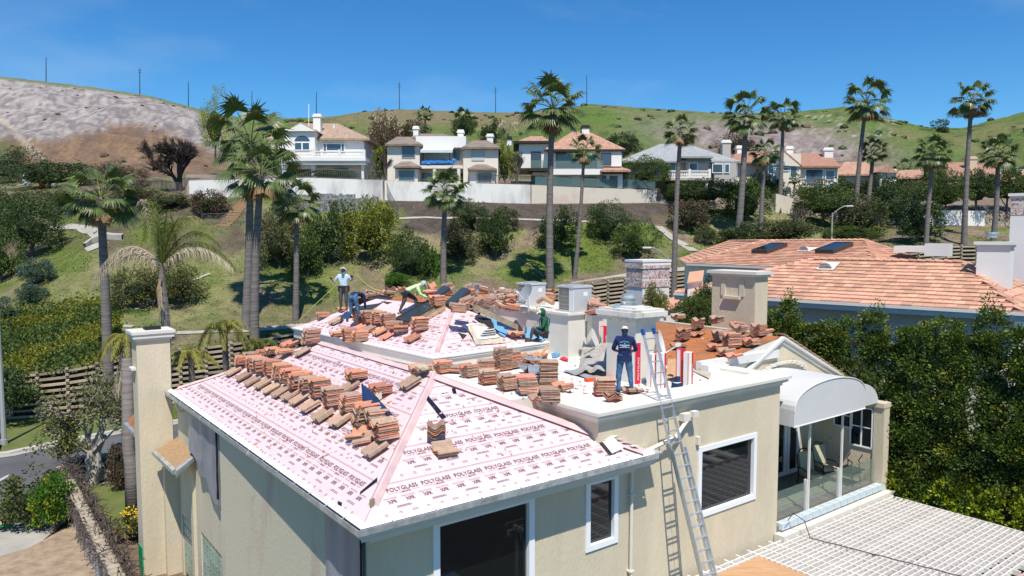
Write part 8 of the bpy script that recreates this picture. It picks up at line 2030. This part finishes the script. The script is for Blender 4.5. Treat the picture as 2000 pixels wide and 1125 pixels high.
def head_parts(c, f, up, hair=None, hat=None, hood=None, ears=True, r=.098):
    """face details on a head centred c, looking along f"""
    f = f.normalized(); sd = f.cross(up).normalized(); up = sd.cross(f); out = []
    fc = MB(); fc.tube([c + f * .088 + up * .012, c + f * .118 - up * .018, c + f * .095 - up * .028], [.010, .016, .008], 6)
    for s in (-1, 1):
        if ears: fc.ico(tuple(c + sd * s * .082 - f * .005), .022, 0, 1, (.6, .8, 1.3))
    out.append(('nose_and_ears', 'skin', fc))
    ey = MB()
    for s in (-1, 1): ey.ico(tuple(c + f * .090 + sd * s * .032 + up * .018), .011, 0, 1)
    out.append(('eye', 'hair', ey)); mo = MB(); mo.cbox(c + f * .098 - up * .048, sd * .045, f * .008, up * .008); out.append(('mouth', 'red', mo))
    if hair:
        h = MB(); h.ico(tuple(c - f * .012 + up * .022), .104, 0, 2, (1, 1, 1.02)); out.append(('hair', hair, h))
    if hat:
        h = MB(); n = 14
        for ring_ in range(5):
            a = ring_ / 4 * math.pi / 2
        vs = []; fs = []
        for i in range(5):
            a = math.pi / 2 * i / 4
            for k in range(n): b = 2 * math.pi * k / n; vs.append(c + up * (.022 + .102 * math.sin(a)) + (f * math.cos(b) * 1.05 + sd * math.sin(b) * .92) * .112 * math.cos(a) - f * .006)
        for i in range(4):
            for k in range(n): fs.append((i * n + k, i * n + (k + 1) % n, (i + 1) * n + (k + 1) % n, (i + 1) * n + k))
        h.add(vs, fs); br = [c + up * .03 + f * .10 + sd * .07, c + up * .015 + f * .19 + sd * .045, c + up * .015 + f * .19 - sd * .045, c + up * .03 + f * .10 - sd * .07]; h.prism(br, up * .01); out.append(('cap', hat, h))
    if hood:
        h = MB(); n = 14; vs = []; fs = []
        for i in range(7):
            a = -1.0 + (math.pi / 2 + 1.0) * i / 6
            for k in range(n):
                b = 2 * math.pi * k / n; open_ = max(0, math.cos(b)); rr_ = .128 * math.cos(a) * (1 - .26 * open_ ** 3 * (1 if a < .7 else 0)); vs.append(c - f * .02 + up * (.01 + .135 * math.sin(a) - (.02 if i == 0 else 0)) + (f * math.cos(b) * (.72 if math.cos(b) > 0 else 1.05) + sd * math.sin(b)) * rr_ * 1.0)
        for i in range(6):
            for k in range(n): fs.append((i * n + k, i * n + (k + 1) % n, (i + 1) * n + (k + 1) % n, (i + 1) * n + k))
        h.add(vs, fs); out.append(('hood', hood, h))
    return out
def build_person(label, base, fwd, pose, shirt, pants, sleeve='long', hair=None, hat=None, hood=None, glove=None, shoe='boots', extra=(), S=1.0, head_f=None, mask=None):
    """pose: joint name -> (side, forward, up) in metres from the base; side > 0 is the person's right"""
    fwd = Vector((fwd[0], fwd[1], 0)).normalized(); rt = Vector((fwd.y, -fwd.x, 0)); B0 = Vector(base)
    W = lambda p: B0 + (rt * p[0] + fwd * p[1] + ZZ * p[2]) * S
    J = {}
    rad = dict(pelvis=(.17, .13), waist=(.165, .12), chest=(.205, .135), neck=.058, headb=.075, head=(.088, .10), htop=.07, shL=.085, shR=.085, elL=.055, elR=.055, wrL=.035, wrR=.035, hipL=.115, hipR=.115, thL=.105, thR=.105, knL=.078, knR=.078, cfL=.07, cfR=.07, anL=.043, anR=.043, toL=.035, toR=.035)
    for n, p in pose.items(): r = rad[n]; J[n] = (W(p), (r[0] * S, r[1] * S) if isinstance(r, tuple) else r * S)
    for s in 'LR':
        J['th' + s] = (J['hip' + s][0].lerp(J['kn' + s][0], .35), rad['thL'] * S); J['cf' + s] = (J['kn' + s][0].lerp(J['an' + s][0], .35), rad['cfL'] * S)
    sk = 'skin'; up_sl = shirt; lo_sl = shirt if sleeve == 'long' else sk
    bones = [('pelvis', 'waist', shirt), ('waist', 'chest', shirt), ('chest', 'neck', shirt), ('neck', 'headb', mask or sk), ('headb', 'head', sk), ('head', 'htop', sk)]
    for s in 'LR':
        bones += [('chest', 'sh' + s, shirt), ('sh' + s, 'el' + s, up_sl), ('el' + s, 'wr' + s, lo_sl), ('pelvis', 'hip' + s, pants), ('hip' + s, 'th' + s, pants), ('th' + s, 'kn' + s, pants), ('kn' + s, 'cf' + s, pants), ('cf' + s, 'an' + s, pants), ('an' + s, 'to' + s, shoe)]
    hf = W(head_f) - W((0, 0, 0)) if head_f else fwd; hc = J['head'][0]; upv = (J['htop'][0] - J['headb'][0]).normalized()
    ex = head_parts(hc, hf, upv, hair, hat, hood)
    for s in 'LR':
        hm = MB(); hand_tubes(hm, J['wr' + s][0], (J['wr' + s][0] - J['el' + s][0]), ZZ if abs((J['wr' + s][0] - J['el' + s][0]).normalized().z) < .8 else fwd, .6, S); ex.append(('hand', glove or 'skin', hm))
    for s in 'LR':
        sh = MB(); a, t = J['an' + s][0], J['to' + s][0]; d = (t - a); d.z = 0; d.normalize(); sd = Vector((-d.y, d.x, 0)); g = min(a.z, t.z) - .045 * S; q = Vector((a.x, a.y, g)); sh.box(q - d * .08 * S - sd * .048 * S, d * .27 * S, sd * .096 * S, ZZ * .045 * S); ex.append(('boot_sole', shoe, sh))
    ex += [(n, mt, fn(J, W, fwd, rt)) for n, mt, fn in extra]
    return person(label, J, bones, None, ex, tuple(B0))
# standing man in navy seen from behind
base_ = PZ(1219, 769, DK + .003); fw = Vector((.15, 1, 0))
def logo(J, W, fwd, rt):
    m = MB(); c = W((0, -.155, 1.33)); bk = -fwd
    for s, h_ in ((-.085, .02), (-.04, .045), (.0, .03), (.045, .05), (.09, .02)):
        pass
    pts = [(-.13, .0), (-.09, .035), (-.06, .01), (-.02, .055), (.03, .015), (.06, .04), (.12, .0)]
    for (x0, y0), (x1, y1) in zip(pts, pts[1:]): m.tube([c + rt * x0 + ZZ * y0, c + rt * x1 + ZZ * y1], .006, 4)
    m.cbox(c - ZZ * .02, rt * .03, fwd * .006, ZZ * .03); return m
def textlines(J, W, fwd, rt):
    m = MB(); c = W((0, -.158, 1.27)); k = 0
    for (w_, z, h_) in ((.26, 0, .022), (.13, -.035, .012), (.27, -.06, .013)):
        x = -w_ / 2
        while x < w_ / 2: l = rnd.uniform(.012, .026); m.cbox(c + rt * (x + l / 2) + ZZ * z, rt * l * .8, fwd * .006, ZZ * h_); x += l + .004
    return m
def phone(J, W, fwd, rt): m = MB(); m.cbox(W((0, .30, 1.08)), rt * .16, fwd * .10, ZZ * .02); return m
def shirt_tail(J, W, fwd, rt):
    m = MB(); n = 14; vs = []
    for z, rx, ry in ((1.0, .185, .145), (.86, .195, .155)):
        for k in range(n): a = 2 * math.pi * k / n; vs.append(W((math.cos(a) * rx, math.sin(a) * ry - .01, z)))
    m.add(vs, [(k, (k + 1) % n, n + (k + 1) % n, n + k) for k in range(n)]); return m
def collar(J, W, fwd, rt):
    m = MB(); m.tube([W((0, -.02, 1.47)), W((0, -.015, 1.52))], .075, 10); return m
P_nav = dict(pelvis=(0, 0, .95), waist=(0, -.01, 1.12), chest=(0, -.02, 1.34), neck=(0, -.01, 1.48), headb=(0, .035, 1.55), head=(0, .06, 1.62), htop=(0, .075, 1.68), shL=(-.19, -.01, 1.41), shR=(.19, -.01, 1.41), elL=(-.29, .04, 1.13), elR=(.29, .04, 1.13), wrL=(-.17, .25, 1.05), wrR=(.17, .25, 1.05),
             hipL=(-.09, 0, .90), hipR=(.09, 0, .90), knL=(-.14, .02, .50), knR=(.15, .01, .50), anL=(-.14, -.02, .09), anR=(.19, -.02, .09), toL=(-.15, .14, .045), toR=(.22, .14, .045))
build_person('man in navy polo shirt, jeans and white cap, back turned, beside the ladder', base_, fw, P_nav, 'navy_shirt', 'jeans', 'short', hair='hair', hat='cap_white', extra=(('shirt_logo', 'shirt_logo', logo), ('shirt_print', 'shirt_print', textlines), ('held_papers', 'box_white', phone), ('shirt_tail', 'navy_shirt', shirt_tail), ('collar', 'navy_shirt', collar)), S=1.07, head_f=(0, 1, -.45))
def belt(J, W, fwd, rt):
    m = MB(); c = J['pelvis'][0]; up = (J['waist'][0] - c).normalized(); s = rt; f = s.cross(up)
    for k in range(16):
        a0, a1 = 2 * math.pi * k / 16, 2 * math.pi * (k + 1) / 16; P = [c + up * .05 + (s * math.cos(a) * .165 + f * math.sin(a) * .135) for a in (a0, a1)]; m.tube(P, .025, 4)
    for k in (-1, 1): m.cbox(c + s * k * .18 - up * .05, s * .09, f * .16, up * .22)
    m.cbox(c - f * .13 - up * .04, s * .12, f * .06, up * .18); return m
# standing worker, pale blue shirt
gb2 = PY(672, 606, 29.6)
P_std = dict(pelvis=(0, 0, .93), waist=(0, .0, 1.10), chest=(0, .02, 1.32), neck=(0, .03, 1.46), headb=(0, .05, 1.53), head=(0, .07, 1.60), htop=(0, .075, 1.66), shL=(-.19, .02, 1.39), shR=(.19, .02, 1.39), elL=(-.36, .02, 1.20), elR=(.38, -.03, 1.17), wrL=(-.34, .14, 1.34), wrR=(.46, .12, 1.27),
             hipL=(-.09, 0, .88), hipR=(.09, 0, .88), knL=(-.10, .03, .48), knR=(.12, .02, .48), anL=(-.10, 0, .09), anR=(.13, -.02, .09), toL=(-.12, .15, .045), toR=(.16, .13, .045))
build_person('worker in pale blue shirt and grey hood standing at the left roof edge', (gb2.x, gb2.y, gb2.z), (.10, -1, 0), P_std, 'light_shirt', 'grey_pants', 'short', hat='tool_black', hood='hood_grey', glove='tool_black', extra=(('tool_belt', 'tool_black', belt),), mask='hood_grey', S=.99, head_f=(0, 1, -.3))
# bending worker, navy shirt and jeans, seen from behind
g3 = PY(692, 622, 28.6)
P_bend = dict(pelvis=(0, -.10, .86), waist=(.02, .06, .97), chest=(.05, .28, .95), neck=(.07, .42, .86), headb=(.08, .48, .80), head=(.085, .53, .75), htop=(.09, .57, .70), shL=(-.13, .32, .90), shR=(.23, .32, .90), elL=(-.14, .38, .60), elR=(.26, .36, .58), wrL=(-.08, .48, .34), wrR=(.22, .44, .33),
              hipL=(-.10, -.08, .84), hipR=(.10, -.08, .84), knL=(-.13, .02, .46), knR=(.15, .0, .46), anL=(-.18, -.02, .09), anR=(.22, -.02, .09), toL=(-.20, .14, .045), toR=(.26, .13, .045))
build_person('worker in a navy shirt and jeans bending over beside the left skylight', (g3.x, g3.y, g3.z), (.35, .9, 0), P_bend, 'navy_shirt', 'jeans', 'long', hair='hair', hat='plywood', S=1.0, head_f=(0, .4, -.9))
# hi-vis worker bending to the right with one leg forward
g4 = PY(786, 612, 28.4)
P_hv = dict(pelvis=(0, .12, .78), waist=(0, .26, .90), chest=(0, .50, 1.02), neck=(0, .66, 1.07), headb=(0, .74, 1.09), head=(0, .81, 1.08), htop=(0, .86, 1.11), shL=(-.17, .55, 1.0), shR=(.17, .55, 1.0), elL=(-.15, .66, .72), elR=(.17, .66, .72), wrL=(-.10, .90, .62), wrR=(.10, .92, .60),
            hipL=(-.10, .12, .76), hipR=(.10, .12, .76), knL=(-.12, .52, .52), knR=(.12, .05, .44), anL=(-.12, .52, .16), anR=(.12, -.12, .09), toL=(-.12, .68, .12), toR=(.13, .04, .045))
build_person('worker in a pale yellow green shirt bending to lift tiles between the two skylights', (g4.x, g4.y, g4.z), (.97, .2, 0), P_hv, 'hivis', 'grey_pants', 'long', hat='light_shirt', hood='hood_grey', extra=(('tool_belt', 'tool_black', belt),), S=1.02, head_f=(0, .7, -.7))
# sitting worker with green hood facing left
g5 = PY(1064, 662, 25.4)
P_sit = dict(pelvis=(0, 0, .20), waist=(0, -.02, .38), chest=(0, .02, .60), neck=(0, .05, .74), headb=(0, .08, .81), head=(0, .11, .88), htop=(0, .12, .94), shL=(-.18, .03, .67), shR=(.18, .03, .67), elL=(-.24, .12, .42), elR=(.24, -.02, .40), wrL=(-.14, .34, .40), wrR=(.16, .02, .12),
             hipL=(-.09, .02, .17), hipR=(.10, .02, .17), knL=(-.10, .42, .40), knR=(.12, .40, .30), anL=(-.10, .50, .02), anR=(.12, .16, .02), toL=(-.10, .64, -.02), toR=(.14, .30, -.02))
def harness(J, W, fwd, rt):
    m = MB()
    for s in (-1, 1): m.tube([W((.12 * s, -.12, .45)), W((.12 * s, -.12, .66)), W((.10 * s, .02, .78)), W((.11 * s, .16, .62)), W((.12 * s, .14, .40))], .016, 5)
    return m
build_person('worker in green hooded top sitting in front of a red boxed roll', (g5.x, g5.y, g5.z), (-.97, -.2, 0), P_sit, 'green_hoodie', 'grey_pants', 'long', hood='green_hoodie', hat='cap_white', extra=(('harness', 'tool_black', harness), ('tool_belt', 'tool_black', belt)), S=1.05, head_f=(0, 1, -.3))
